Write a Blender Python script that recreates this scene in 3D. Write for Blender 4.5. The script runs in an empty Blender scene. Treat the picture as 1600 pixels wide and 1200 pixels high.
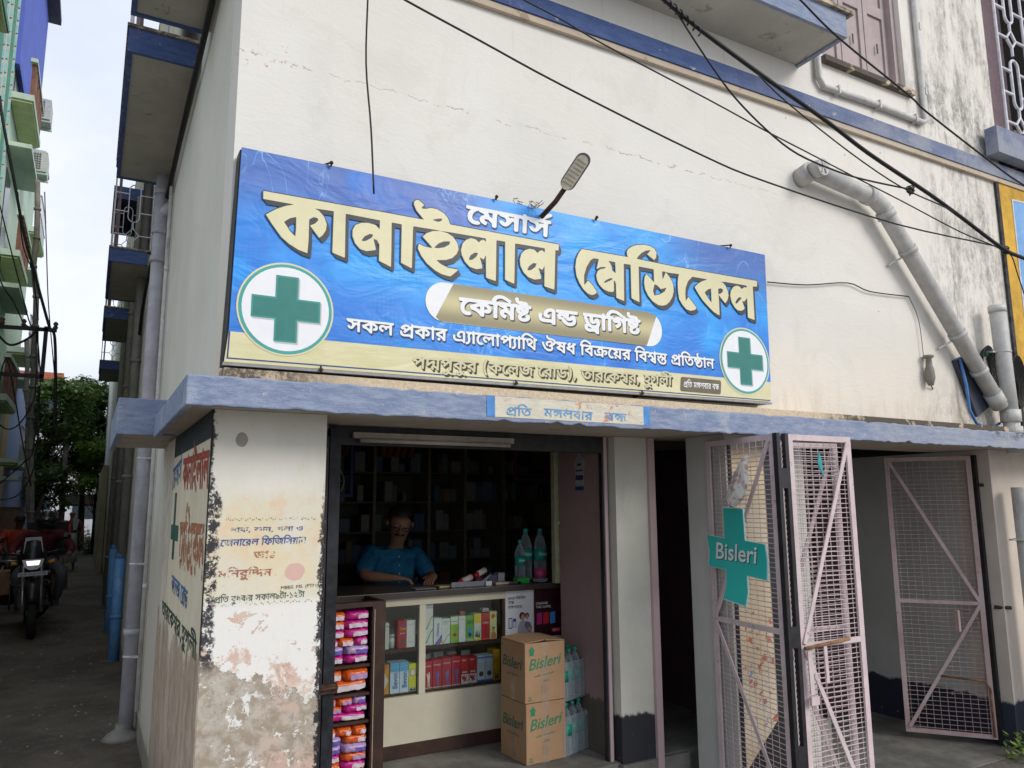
import bpy, bmesh, math, random
from mathutils import Vector, Matrix
random.seed(7)
SC = bpy.context.scene
COL = SC.collection
R_ = math.radians

# ------------------------------------------------------------ camera
cam = bpy.data.cameras.new("camera")
cam.sensor_width = 36.0
cam.lens = 36.0 * 1189.35 / 1600.0
cam.clip_end = 500
co = bpy.data.objects.new("camera", cam)
COL.objects.link(co)
YAW, PIT, ROL = R_(28.8975), R_(8.9539), R_(-0.3439)
f_ = Vector((math.sin(YAW) * math.cos(PIT), math.cos(YAW) * math.cos(PIT), math.sin(PIT)))
r_ = Vector((math.cos(YAW), -math.sin(YAW), 0))
u_ = r_.cross(f_)
r2 = math.cos(ROL) * r_ + math.sin(ROL) * u_
u2 = -math.sin(ROL) * r_ + math.cos(ROL) * u_
m = Matrix((r2, u2, -f_)).transposed().to_4x4()
m.translation = Vector((-0.4493, -3.2971, 1.9))
co.matrix_world = m
SC.camera = co

# ------------------------------------------------------------ sky, sun, exposure
SUN_EL, SUN_AZ = R_(30), R_(150)      # azimuth measured from +Y towards +X
world = bpy.data.worlds.new("World")
SC.world = world
world.use_nodes = True
nt = world.node_tree
for n in list(nt.nodes): nt.nodes.remove(n)
def N(t, **k):
    n = nt.nodes.new(t)
    for a, b in k.items(): setattr(n, a, b)
    return n
wo = N('ShaderNodeOutputWorld'); bg = N('ShaderNodeBackground')
sky = N('ShaderNodeTexSky', sky_type='NISHITA'); sky.sun_disc = False
sky.sun_elevation = SUN_EL; sky.sun_rotation = SUN_AZ
sky.dust_density = 3.0
tc = N('ShaderNodeTexCoord'); mp = N('ShaderNodeMapping'); mp.inputs['Scale'].default_value = (1, 1, 2.2)
no = N('ShaderNodeTexNoise'); no.inputs['Scale'].default_value = 1.7; no.inputs['Detail'].default_value = 6; no.inputs['Roughness'].default_value = .55
rp = N('ShaderNodeValToRGB')
rp.color_ramp.elements[0].position = .35; rp.color_ramp.elements[0].color = (6.1, 7.0, 8.5, 1)
rp.color_ramp.elements[1].position = .68; rp.color_ramp.elements[1].color = (8.9, 9.2, 9.9, 1)
mx = N('ShaderNodeMixRGB'); mx.inputs['Fac'].default_value = .88
nt.links.new(tc.outputs['Generated'], mp.inputs['Vector']); nt.links.new(mp.outputs[0], no.inputs['Vector'])
nt.links.new(no.outputs['Fac'], rp.inputs['Fac']); nt.links.new(sky.outputs[0], mx.inputs[1]); nt.links.new(rp.outputs[0], mx.inputs[2])
nt.links.new(mx.outputs[0], bg.inputs['Color']); bg.inputs['Strength'].default_value = .11
nt.links.new(bg.outputs[0], wo.inputs['Surface'])
sl = bpy.data.lights.new("sun", 'SUN'); sl.energy = 1.75; sl.angle = R_(24); sl.color = (1, .965, .91)
so = bpy.data.objects.new("sun", sl); COL.objects.link(so)
sd = Vector((math.sin(SUN_AZ) * math.cos(SUN_EL), math.cos(SUN_AZ) * math.cos(SUN_EL), math.sin(SUN_EL)))
so.rotation_euler = sd.to_track_quat('Z', 'Y').to_euler()
so.location = (3, -6, 12)
SC.view_settings.view_transform = 'Standard'; SC.view_settings.look = 'None'
SC.view_settings.exposure = 0.1; SC.view_settings.gamma = 1
SC.view_settings.use_curve_mapping = False
SC.render.engine = 'CYCLES'
SC.cycles.max_bounces = 6; SC.cycles.diffuse_bounces = 3; SC.cycles.transparent_max_bounces = 24
SC.cycles.use_denoising = True

# ------------------------------------------------------------ material helpers
class G:
    def __init__(s, name):
        s.m = bpy.data.materials.new(name); s.m.use_nodes = True
        s.t = s.m.node_tree
        for n in list(s.t.nodes): s.t.nodes.remove(n)
        c = s.n('ShaderNodeTexCoord'); s.co = c.outputs['Object']
        sp = s.n('ShaderNodeSeparateXYZ'); s.l(s.co, sp.inputs[0])
        s.x, s.y, s.z = sp.outputs
    def n(s, t, **k):
        n = s.t.nodes.new(t)
        for a, b in k.items(): setattr(n, a, b)
        return n
    def l(s, a, b): s.t.links.new(a, b)
    def put(s, sock, v):
        if isinstance(v, (int, float)): sock.default_value = v
        elif isinstance(v, (tuple, list)):
            sock.default_value = tuple(v) + ((1,) if len(v) == 3 and len(sock.default_value) == 4 else ())
        else: s.l(v, sock)
    def math(s, op, a, b=0.0, c=None, clamp=False):
        n = s.n('ShaderNodeMath', operation=op, use_clamp=clamp)
        s.put(n.inputs[0], a); s.put(n.inputs[1], b)
        if c is not None: s.put(n.inputs[2], c)
        return n.outputs[0]
    def add(s, a, b): return s.math('ADD', a, b)
    def sub(s, a, b): return s.math('SUBTRACT', a, b)
    def mul(s, a, b): return s.math('MULTIPLY', a, b)
    def vec(s, sc=(1, 1, 1), off=(0, 0, 0)):
        n = s.n('ShaderNodeMapping'); s.l(s.co, n.inputs[0]); n.inputs['Scale'].default_value = sc; n.inputs['Location'].default_value = off
        return n.outputs[0]
    def noise(s, scale, detail=4, rough=.6, dist=0, sc=None, off=(0, 0, 0)):
        n = s.n('ShaderNodeTexNoise'); s.l(s.vec(sc or (1, 1, 1), off), n.inputs['Vector'])
        n.inputs['Scale'].default_value = scale; n.inputs['Detail'].default_value = detail
        n.inputs['Roughness'].default_value = rough; n.inputs['Distortion'].default_value = dist
        return n.outputs['Fac']
    def voro(s, scale, feature='F1', sc=None):
        n = s.n('ShaderNodeTexVoronoi', feature=feature); s.l(s.vec(sc or (1, 1, 1)), n.inputs['Vector'])
        n.inputs['Scale'].default_value = scale
        return n.outputs['Distance']
    def sm(s, v, lo, hi):          # smoothstep lo..hi -> 0..1 (lo may exceed hi)
        n = s.n('ShaderNodeMapRange', interpolation_type='SMOOTHSTEP')
        if lo > hi:
            n.inputs['From Min'].default_value = hi; n.inputs['From Max'].default_value = lo
            n.inputs['To Min'].default_value = 1; n.inputs['To Max'].default_value = 0
        else:
            n.inputs['From Min'].default_value = lo; n.inputs['From Max'].default_value = hi
        s.put(n.inputs['Value'], v); return n.outputs[0]
    def band(s, v, lo, hi, e=.01):
        return s.mul(s.sm(v, lo - e, lo + e), s.sm(v, hi + e, hi - e))
    def mix(s, f, a, b):
        n = s.n('ShaderNodeMixRGB'); s.put(n.inputs[0], f); s.put(n.inputs[1], a); s.put(n.inputs[2], b)
        return n.outputs[0]
    def out(s, col, rough=.8, bump=None, bs=.3, bd=.01, metal=0, spec=.3, alpha=None, emis=None, trans=0, coat=0):
        b = s.n('ShaderNodeBsdfPrincipled'); o = s.n('ShaderNodeOutputMaterial')
        s.put(b.inputs['Base Color'], col); s.put(b.inputs['Roughness'], rough)
        b.inputs['Metallic'].default_value = metal; b.inputs['Specular IOR Level'].default_value = spec
        b.inputs['Transmission Weight'].default_value = trans; b.inputs['Coat Weight'].default_value = coat
        if alpha is not None: s.put(b.inputs['Alpha'], alpha)
        if emis: b.inputs['Emission Color'].default_value = tuple(emis[:3]) + (1,); b.inputs['Emission Strength'].default_value = emis[3]
        if bump is not None:
            n = s.n('ShaderNodeBump'); n.inputs['Strength'].default_value = bs; n.inputs['Distance'].default_value = bd
            s.l(bump, n.inputs['Height']); s.l(n.outputs[0], b.inputs['Normal'])
        s.l(b.outputs[0], o.inputs[0])
        return s.m
MC = {}
def mat(name, col, rough=.6, metal=0, var=.15, scale=20, bump=.15, spec=.3, coat=0):
    """plain painted or plastic surface with a little uneven grime"""
    if name in MC: return MC[name]
    g = G(name)
    n = g.noise(scale, 5, .65)
    n2 = g.noise(scale * .15, 3)
    dark = tuple(c * (1 - var * 1.6) for c in col); lite = tuple(min(1, c * (1 + var)) for c in col)
    c = g.mix(g.sm(g.add(g.mul(n, .6), g.mul(n2, .4)), .3, .7), dark, lite)
    MC[name] = g.out(c, rough, n, bump, .003, metal, spec, coat=coat)
    return MC[name]
def glass_mat():
    if 'glass' in MC: return MC['glass']
    g = G('clear_glass')
    t = g.n('ShaderNodeBsdfTransparent'); gl = g.n('ShaderNodeBsdfGlossy'); gl.inputs['Roughness'].default_value = .03
    fr = g.n('ShaderNodeFresnel'); fr.inputs[0].default_value = 1.45
    mxs = g.n('ShaderNodeMixShader'); o = g.n('ShaderNodeOutputMaterial')
    g.l(fr.outputs[0], mxs.inputs[0]); g.l(t.outputs[0], mxs.inputs[1]); g.l(gl.outputs[0], mxs.inputs[2]); g.l(mxs.outputs[0], o.inputs[0])
    t.inputs[0].default_value = (.93, .96, .95, 1)
    MC['glass'] = g.m; return g.m
def plastic_clear(name, tint):
    if name in MC: return MC[name]
    g = G(name)
    t = g.n('ShaderNodeBsdfTransparent'); t.inputs[0].default_value = tint + (1,)
    gl = g.n('ShaderNodeBsdfPrincipled'); gl.inputs['Roughness'].default_value = .12; gl.inputs['Base Color'].default_value = (.5, .58, .62, 1)
    lw = g.n('ShaderNodeLayerWeight'); lw.inputs[0].default_value = .35
    k = g.math('ADD', g.mul(lw.outputs['Facing'], .75), .1, clamp=True)
    mxs = g.n('ShaderNodeMixShader'); o = g.n('ShaderNodeOutputMaterial')
    g.l(k, mxs.inputs[0]); g.l(t.outputs[0], mxs.inputs[1]); g.l(gl.outputs[0], mxs.inputs[2]); g.l(mxs.outputs[0], o.inputs[0])
    MC[name] = g.m; return g.m

# ------------------------------------------------------------ mesh helpers
class MB:
    def __init__(s): s.v = []; s.f = []; s.sm = []; s.mi = []; s.cur = 0
    def face(s, idx, smooth=False): s.f.append(idx); s.sm.append(smooth); s.mi.append(s.cur)
    def box(s, x0, y0, z0, x1, y1, z1, M=None):
        if x1 < x0: x0, x1 = x1, x0
        if y1 < y0: y0, y1 = y1, y0
        if z1 < z0: z0, z1 = z1, z0
        b = len(s.v)
        P = [Vector(p) for p in ((x0,y0,z0),(x1,y0,z0),(x1,y1,z0),(x0,y1,z0),(x0,y0,z1),(x1,y0,z1),(x1,y1,z1),(x0,y1,z1))]
        if M is not None: P = [M @ p for p in P]
        s.v += P
        for q in ((0,3,2,1),(4,5,6,7),(0,1,5,4),(1,2,6,5),(2,3,7,6),(3,0,4,7)): s.face([b + i for i in q])
        return s
    def bar(s, a, b, w, d=None, up=(0, 0, 1)):
        """rectangular bar between two points: w across, d in depth"""
        a, b = Vector(a), Vector(b); d = d or w; t = (b - a); L = t.length; t.normalize()
        upv = Vector(up)
        if abs(t.dot(upv)) > .98: upv = Vector((0, 1, 0))
        x = t.cross(upv).normalized(); y = x.cross(t)
        M = Matrix((x, y, t)).transposed().to_4x4(); M.translation = a
        return s.box(-w/2, -d/2, 0, w/2, d/2, L, M)
    def cyl(s, a, b, r0, r1=None, n=12, caps=True, smooth=True):
        return s.tube([a, b], [r0, r1 if r1 is not None else r0], n, caps, smooth)
    def tube(s, pts, r, n=8, caps=True, smooth=True, closed=False):
        pts = [Vector(p) for p in pts]; k = len(pts)
        if not isinstance(r, (list, tuple)): r = [r] * k
        base = len(s.v); prev = None
        for i, p in enumerate(pts):
            if closed: t = (pts[(i + 1) % k] - pts[i - 1])
            else: t = (pts[min(i + 1, k - 1)] - pts[max(i - 1, 0)])
            t.normalize()
            if prev is None:
                a = Vector((0, 0, 1)) if abs(t.z) < .9 else Vector((1, 0, 0))
                x = t.cross(a).normalized()
            else:
                x = (prev - t * prev.dot(t)).normalized()
            prev = x; y = t.cross(x)
            for j in range(n):
                an = 2 * math.pi * j / n
                s.v.append(p + (x * math.cos(an) + y * math.sin(an)) * r[i])
        for i in range(k if closed else k - 1):
            i2 = (i + 1) % k
            for j in range(n):
                s.face([base + i * n + j, base + i * n + (j + 1) % n, base + i2 * n + (j + 1) % n, base + i2 * n + j], smooth)
        if caps and not closed:
            s.face([base + j for j in range(n)][::-1]); s.face([base + (k - 1) * n + j for j in range(n)])
        return s
    def lathe(s, prof, c=(0, 0, 0), n=16, M=None):
        """prof: (r, z) list round the vertical axis through c"""
        base = len(s.v); c = Vector(c)
        for r, z in prof:
            for j in range(n):
                a = 2 * math.pi * j / n; p = Vector((r * math.cos(a), r * math.sin(a), z))
                if M is not None: p = M @ p
                s.v.append(c + p)
        for i in range(len(prof) - 1):
            for j in range(n):
                s.face([base + i*n + j, base + i*n + (j+1) % n, base + (i+1)*n + (j+1) % n, base + (i+1)*n + j], True)
        s.face([base + j for j in range(n)][::-1]); s.face([base + (len(prof)-1)*n + j for j in range(n)])
        return s
    def prism(s, poly, a, b, axis='y'):
        """extrude a 2D polygon along an axis from a to b; poly in the other two coordinates"""
        base = len(s.v); n = len(poly)
        def P(p, t): return Vector((p[0], t, p[1])) if axis == 'y' else Vector((t, p[0], p[1])) if axis == 'x' else Vector((p[0], p[1], t))
        for t in (a, b): s.v += [P(p, t) for p in poly]
        s.face([base + i for i in range(n)]); s.face([base + n + i for i in range(n)][::-1])
        for i in range(n): s.face([base + i, base + n + i, base + n + (i+1) % n, base + (i+1) % n])
        return s
    def quad(s, *p):
        b = len(s.v); s.v += [Vector(q) for q in p]; s.face([b + i for i in range(len(p))]); return s
    def sphere(s, c, r, n=10, m=7, sc=(1, 1, 1)):
        c = Vector(c); base = len(s.v)
        for i in range(1, m):
            t = math.pi * i / m
            for j in range(n):
                a = 2 * math.pi * j / n
                s.v.append(c + Vector((r*sc[0]*math.sin(t)*math.cos(a), r*sc[1]*math.sin(t)*math.sin(a), r*sc[2]*math.cos(t))))
        for i in range(m - 2):
            for j in range(n): s.face([base+i*n+j, base+(i+1)*n+j, base+(i+1)*n+(j+1)%n, base+i*n+(j+1)%n], True)
        t = len(s.v); s.v += [c + Vector((0, 0, r*sc[2])), c - Vector((0, 0, r*sc[2]))]
        for j in range(n):
            s.face([t, base+j, base+(j+1)%n], True); s.face([t+1, base+(m-2)*n+(j+1)%n, base+(m-2)*n+j], True)
        return s
    def build(s, name, material, parent=None, bevel=0):
        me = bpy.data.meshes.new(name)
        me.from_pydata([tuple(v) for v in s.v], [], s.f)
        me.polygons.foreach_set('use_smooth', s.sm)
        ms = material if isinstance(material, (list, tuple)) else [material]
        for mm in ms: me.materials.append(mm)
        if len(ms) > 1: me.polygons.foreach_set('material_index', s.mi)
        me.update()
        bm = bmesh.new(); bm.from_mesh(me); bmesh.ops.recalc_face_normals(bm, faces=bm.faces); bm.to_mesh(me); bm.free()
        o = bpy.data.objects.new(name, me); COL.objects.link(o)
        if parent is not None:
            o.parent = parent
            q = parent; off = Vector((0, 0, 0))
            while q is not None: off += q.location; q = q.parent
            o.location = -off
        if bevel:
            b = o.modifiers.new('bevel', 'BEVEL'); b.width = bevel; b.segments = 2; b.limit_method = 'ANGLE'
        return o
def tag(o, label=None, cat=None, group=None, kind=None):
    if label: o['label'] = label
    if cat: o['category'] = cat
    if group: o['group'] = group
    if kind: o['kind'] = kind
    return o
def thing(name, loc, label, cat, group=None):
    o = bpy.data.objects.new(name, None); o.empty_display_size = .1; COL.objects.link(o); o.location = loc
    return tag(o, label, cat, group)
def kids(o): return [c for c in COL.objects if c.parent == o]
def copy_tree(o, loc=None, label=None, par=None):
    c = o.copy(); COL.objects.link(c)
    if par is not None: c.parent = par
    if loc is not None: c.location = loc
    if label: c['label'] = label
    for k in list(kids(o)): copy_tree(k, par=c)
    return c

# ------------------------------------------------------------ lettering outlines (flat print), in metres on their planes
TXT = {'title':[[1931,5935,-57,8,-67,26,-86,57,-58,67,-33,62,5,33,5,15,53,-17,67,-4,15,6,-99,91,41,41,62,31,71,13,76,-7,62,-28,45,-55,14,-57,-21,-52,-46,-48,-68,-30,-81,-12,-10,-6,43,-30,72,-24,106,-3,-5,-10,-73,-68],[1369,5939,-105,38,-8,6,1,148,-26,41,-24,4,-7,-2,25,-95,-13,-7,-76,-21,-57,11,-10,8,-37,37,-26,62,-1,57,20,43,7,10,51,29,67,11,67,-9,38,-34,2,26,0,53,-2,8,-315,4,-2,-7,0,-72,4,-319,-2,-7,-4,-2,-96,26,-11,7,2,374,-5,3,-28,0,-137,-6,41,-17,45,-45,24,-62,-5,-57,-25,-47,-29,-31,-5,1,-81,96,42,24,16,19,13,19,-7,15,-7,3,-28,2,-38,-29,1,-195,-6,-111,-76,18,-43,21,-38,19,-67,50,-83,103,-51,71,1,5,6,4,75,58,85,46,60,20,-21,3,-229,0,-5,2,-1,5,-2,57,3,7,962,6,14,2,477,0,6,4,-75,76,-25,53,2,28,20,20,19,3,10,-2,52,-35,-25,-29,6,-9,5,-2,33,5,48,18,62,0,76,-29,39,-40,22,-52,6,-7,371,0,19,4,57,-3,772,0,8,-4,-8,-62,-34,-1,-3,-3,-18,-396,-2,-19,-5,-5,-105,19,-7,5,5,200,-3,7,-24,-42,-9,1,-29,12,-7,-1,28,-86,0,-14,-4,-10,-64,-16,-19,0,-62,14,-53,41,-35,61,-8,62,14,57,5,12,39,41,57,25,57,-2,33,-27,5,1,19,22,33,14,29,-18,3,3,1,24,-1,15,-3,2,-324,-4,-21,-3,-11,-386,-3,-28,-3,-3,-90,26,-8,5,3,386,-10,2,-85,-2,-4,-14,-5,-300,-2,-81,-4,-24,-90,18,-13,6,-2,219,-6,-5,-17,-36,-10,0,-28,12,-4,-5,25,-81,-2,-21,-62,-17,-72,14,-49,43,-33,58,-10,52,16,62,3,9,35,39,38,20,15,5,9,1,43,-5,33,-25,19,24,29,12,5,1,19,-15,4,0,0,30,-9,3,-81,0,-290,-3,-100,-4,-48,2,-230,-4,-4,-43,-3,-257,-2,-95,-4,-13,-102,37,1,367,-8,3,-81,0,-10,-2,2,-282,0,-129],[3988,5954,-83,20,0,152,-17,35,-9,-1,-3,-5,0,-105,-7,-11,-14,-9,-57,-1,-53,15,-19,10,-44,39,-24,43,-7,47,2,15,19,38,7,5,28,21,57,16,11,15,-6,2,-62,-10,-47,-26,-2,5,28,100,-3,7,-65,-2,-42,-33,-51,-81,-31,-91,-2,-81,5,-28,24,34,19,19,5,4,5,-1,58,-51,43,-53,-4,-9,-11,-16,-48,-20,-52,10,-55,40,-48,62,-32,66,-4,15,-11,81,14,90,33,72,41,49,600,6,3,2,-10,19,-4,38,17,28,13,12,43,30,66,28,110,22,81,-4,57,-19,29,-40,-9,-62,-24,-28,-6,-2,-95,48,3,6,48,48,-3,2,-10,-1,-57,-14,-62,-39,-45,-44,-22,-28,5,-4,515,-8,1223,11,81,0,7,-4,-7,-67,-66,-8,-6,-6,0,-314,-1,-86,-3,-8,-100,16,-5,4,4,202,0,29,-4,10,-4,-9,-40,-44,-8,-2,-25,7,0,-10,30,-76,-6,-14,-47,-25,-57,-2,-47,27,-45,57,-5,14,-14,62,10,57,6,13,35,44,51,26,28,1,24,-2,38,-28,43,29,38,0,3,13,-3,12,-338,-2,-71,-5,33,-14,35,-30,33,-61,6,-48,-19,-57,-30,-38,-11,-7,-47,39,-48,47,-5,0,4,-56,-1,-142,-2,-43,-5,-3,-81,30,-85,58,-82,65,-64,74,-45,61,7,10,45,40,66,38,77,31,-10,3,-214,-1,-69,-63,-38,-81,-10,-72,2,-85,43,54,105,-103,7,-13,-2,-8,-29,-21,-57,-15,-65,10,-51,43,-42,57,-5,10,-12,81,0,100,11,71,12,29,0,7,-81,0,-14,-4,-81,1,-34,3,-35,-2,3,-81,4,-9,47,88,54,-51,25,-33,23,-53,2,-71,-22,-67,-44,-63,-47,-39,-57,-18,-53,0,-9,1,-76,33,-62,60,-36,64,-9,53,-2,24,11,62,20,33,6,3,53,-39,47,-40,3,9,0,138,-8,3,-195,1,-5,-4,-2,-9,-4,-386,-3,-5,-100,29,-4,9,2,362,-3,7,-19,0,-67,-3,-5,-4,-8,-404,-1,-6,-5,-3],[4424,6069,7,-3,24,7,52,17,19,11,48,29,26,44,-2,3,-5,-1,-72,-25,-52,38,-29,6,-8,-2,-22,-76],[501,6083,3,0,1,5,3,72,-2,90,-4,7,-50,-21,-45,-38,-1,-5,48,-67],[5262,6093,5,0,3,24,1,133,-2,10,-52,-22,-47,-40,36,-48],[2812,6121,9,-4,34,12,43,35,19,40,-38,1,-29,-21,-26,-24,-15,-29,-1,-5],[3748,6121,2,-3,14,2,67,33,20,11,10,19,-6,2,-43,-13,-51,-32],[2163,6126,6,-1,28,11,34,29,7,9,14,28,-2,9,-33,-2,-43,-33,-18,-40],[5654,6126,6,0,20,10,33,33,37,30,3,3,-3,4,-19,9,-33,-12,-38,-41,-12,-26,0,-5],[1095,6140,7,-1,26,6,46,33,10,10,9,19,1,10,-30,1,-47,-30,-24,-38,-2,-5],[1795,6193,7,-4,38,3,58,19,50,34,10,29,-3,3,-19,-1,-42,-7,-58,-31],[5383,6207,5,-2,33,14,24,19,11,12,0,24,-39,9,-32,-14,-3,-9],[3895,6250,7,-2,3,7,-2,114,-86,1,1,-6,31,-38,11,-56],[1800,6455,31,-4,19,8,17,10,7,20,-10,2,-28,-6,-53,-19,-8,-6]],
'l1':[[2214,6499,-24,5,-15,8,-17,14,-11,18,-5,30,5,27,11,21,21,24,-43,1,-7,4,-1,24,10,7,626,5,6,14,15,6,20,-3,11,-15,146,1,5,1,-6,12,6,10,117,55,16,0,16,-16,-6,-13,-92,-47,73,-1,12,-11,-1,-15,-5,-6,-33,-6,-11,-134,-11,-12,-27,0,-12,8,4,81,-11,10,-8,-1,-41,-45,-24,-16,-36,-4,-28,11,-23,23,3,12,28,11,11,-4,14,-13,10,-1,16,13,-2,18,-6,12,-9,7,-52,10,-7,5,-2,7,-10,2,-12,-1,-3,-4,-9,-131,-5,-9,-10,-4,-24,0,-11,6,6,129,-13,12,-24,1,-6,-5,-10,-134,-13,-9,-30,0,-9,11,5,75,-4,9,-9,4,-5,-1,-41,-45,-19,-13,-24,-7,-28,3,-30,19,-10,12,0,9,15,9,16,6,12,-5,12,-13,13,0,13,12,-5,27,-18,13,-44,7,-9,6,-2,7,-16,1,-8,-5,-9,-128,-7,-12,-15,-4,-24,3,-5,6,-3,30,-32,29,-23,7,-21,-3,-4,-7,3,-9,27,-14,-1,-9,-10,-18,-7,-5,-12,1,-34,15,-18,21,-3,15,4,15,18,21,33,15,-12,12,-40,9,-11,13,-27,-11,-24,-18,-14,-21,-5,-30,6,-18,10,-9,22,-5,32,4,16,-16,0,-9,-22,-13],[2410,6597,5,-1,1,4,3,48,-52,-1,11,-15,8,-23],[2613,6634,27,8,24,-2,2,10,-62,1,-4,-2],[2957,6637,26,7,24,-2,3,11,-63,0,-3,-1]],
'l3':[[3639,5550,-8,4,-10,12,-7,3,-20,1,-35,-4,-20,0,-25,7,-18,13,-7,13,-2,9,2,26,5,6,5,2,16,0,-19,31,-15,37,2,9,11,6,-17,2,-7,5,-1,20,6,7,12,2,212,2,11,-2,4,14,6,3,7,1,11,0,6,-2,10,-13,18,0,-3,10,2,7,17,21,14,13,19,11,16,6,11,2,25,2,34,-5,30,-11,49,-27,8,-11,16,0,7,-2,8,-13,5,-1,71,2,-23,3,-18,7,-12,10,-6,11,-2,22,4,11,10,4,20,-1,7,-3,3,-5,0,-15,3,-5,10,-3,47,-1,21,-3,10,-3,10,-8,11,-21,21,0,8,-4,2,-6,-2,-18,-3,-4,-5,-2,-21,-2,0,-26,-12,-19,-16,-11,-41,-20,-12,-10,0,-9,11,-5,16,0,16,5,6,6,-8,9,0,7,14,14,7,4,9,-1,9,-5,12,-13,3,-11,-1,-11,-12,-18,-12,-9,-13,-6,-30,-5,-18,0,-26,5,-11,6,-11,11,-5,11,-1,15,2,9,10,15,-17,9,-12,15,-4,14,3,23,-2,1,-22,-2,-2,-120,-5,-9,-12,-2,-18,1,-7,6,0,92,-21,21,-18,10,-5,0,16,-11,7,-12,-1,-23,-6,-11,-17,-15,-18,-11,-16,-6,-7,2,-5,4,-11,12,-2,8,5,7,30,14,3,9,-10,3,-25,-6,-9,2,-24,17,-2,7,6,10,-16,1,-4,-2,-2,-122,-3,-5,-4,-3,-23,-1,-9,2,-5,9,1,120,-4,1,-29,-1,-3,-123,-2,-3,-6,-5,-21,-1,-9,2,-5,9,1,105,-6,11,-5,4,-6,1,-94,-1,-1,-7,1,-31,14,7,19,19,24,4,9,-4,7,-9,12,-24,2,-24,-5,-15,-9,-14,-1,-71,-4,-5,-6,-3],[2747,5584,-13,2,-18,6,-12,10,-5,7,-4,11,0,13,12,23,-17,9,-11,13,-5,16,3,22,-5,2,-18,-2,-2,-120,-2,-6,-5,-4,-25,-1,-9,3,-3,7,-1,23,-24,23,-20,10,-16,0,-5,-4,-1,-4,3,-8,19,-8,4,-6,-1,-9,-8,-16,-7,-3,-4,0,-16,5,-16,9,-11,10,-7,11,-3,11,1,11,4,11,8,9,11,8,18,7,1,2,-4,6,-8,4,-32,8,-3,2,-2,7,-6,2,-13,-2,-2,-120,-2,-6,-5,-4,-30,0,-4,3,-3,5,1,120,-1,3,-5,0,-60,-2,21,-11,16,-14,7,-13,2,-11,-3,-17,-11,-15,-8,-6,-11,-3,-13,-3,-16,0,-12,3,-4,4,-3,-37,-5,-6,-9,-2,-24,1,-20,22,-24,17,-27,12,-30,7,-4,4,-10,20,-1,7,5,6,39,18,43,16,-9,1,-78,0,-11,-3,-14,-7,-10,-9,-13,-16,-6,-14,-2,-11,2,-16,6,-13,13,-8,11,-2,21,5,9,-2,10,-13,2,-9,-8,-8,-16,-6,-25,-2,-16,2,-16,5,-13,9,-10,10,-9,15,-5,25,1,23,9,22,16,20,-31,2,-7,2,-5,7,1,17,5,6,7,2,342,4,-3,10,3,7,16,21,14,13,12,8,16,7,16,4,16,1,25,0,21,-4,25,-9,22,-11,35,-22,2,-7,-10,-13,0,-3,107,1,-13,2,-23,7,-13,11,-7,10,-3,18,3,16,5,4,7,1,20,-1,8,-6,1,-17,5,-6,20,-3,46,-1,16,-3,16,-12,8,-19,23,0,6,-3,3,-5,0,-17,-2,-6,-7,-3,-22,-2,1,-22,-9,-19,-17,-14,-48,-24,-8,-7,-1,-4,2,-6,11,-4,16,0,14,4,8,7,-10,11,2,7,15,13,11,3,16,-9,8,-10,3,-15,-4,-15,-17,-16,-16,-8,-28,-6],[3099,5591,-6,4,-8,11,-11,4,-78,-4,-18,2,-16,5,-11,6,-12,11,-8,22,0,21,3,16,9,6,11,1,14,-2,7,-4,3,-6,-3,-27,6,-10,7,-4,16,-2,48,4,38,-1,2,69,-2,8,-3,2,-14,0,-16,-6,-12,-10,-7,-11,1,-6,20,-1,6,-4,3,-18,-2,-6,-5,-4,-9,-2,-21,0,-16,3,-16,11,-6,14,-1,14,3,10,14,21,15,12,13,8,18,7,14,3,23,0,20,-5,16,-11,7,-13,-1,-130,-3,-5,-5,-3],[3288,5598,-27,7,-19,10,-19,16,-23,30,-9,-6,-9,-1,-7,3,-11,9,-9,16,0,13,7,15,13,12,-26,1,-8,4,-2,5,0,15,5,8,10,2,239,3,9,-2,3,-3,2,-5,0,-17,-3,-4,-7,-4,-93,-1,-6,-1,-1,-32,4,-5,11,6,21,20,23,4,9,-3,10,-13,8,-17,3,-11,0,-20,-3,-12,-7,-13,-7,-7,-17,-12,-13,-5,-19,-4],[3542,5601,23,0,16,2,1,2,-24,7,-25,12,-1,-14,3,-6],[3625,5602,3,1,-1,3,-7,-2],[3295,5634,24,1,13,6,9,10,2,9,-1,6,-28,-13,-11,-3,-14,1,-17,5,-10,8,-9,12,-23,13,-13,4,-15,-1,0,-5,8,-6,16,5,9,-1,19,-27,10,-11,13,-9],[3593,5641,15,-1,14,2,9,4,10,10,2,9,-1,4,-22,-11,-16,-5,-14,0,-18,6,-9,7,-7,11,-2,13,0,35,-8,2,-25,-2,17,-40,15,-23,9,-9,10,-6],[2277,5644,2,0,1,4,-1,33,-42,-15],[2326,5648,9,7,21,2,3,6,-1,6,-6,6,-10,5,-15,4,-2,-4],[2604,5673,3,-1,2,3,0,41,-4,1,-34,-1,-1,-1,10,-14,6,-19],[2732,5686,11,0,-24,10,4,-7],[4107,5700,11,0,-23,10,0,-3,3,-3],[2775,5710,2,0,0,2,-5,4,-7,2,-4,-1],[4150,5724,2,0,0,2,-4,4,-11,2,-1,-1],[3248,5720,5,0,1,2,-7,1,-3,-1],[3865,5743,3,0,16,12,11,6,23,6,21,0,13,-2,32,-13,0,17,-9,-5,-9,-1,-36,21,-28,12,-18,4,-27,0,-21,-8,-10,-8,-8,-11,9,-9,25,0,8,-2,4,-6],[2460,5751,133,2,-28,17,-23,10,-20,6,-16,1,-21,-3,-16,-8,-15,-16,0,-3]],
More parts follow.
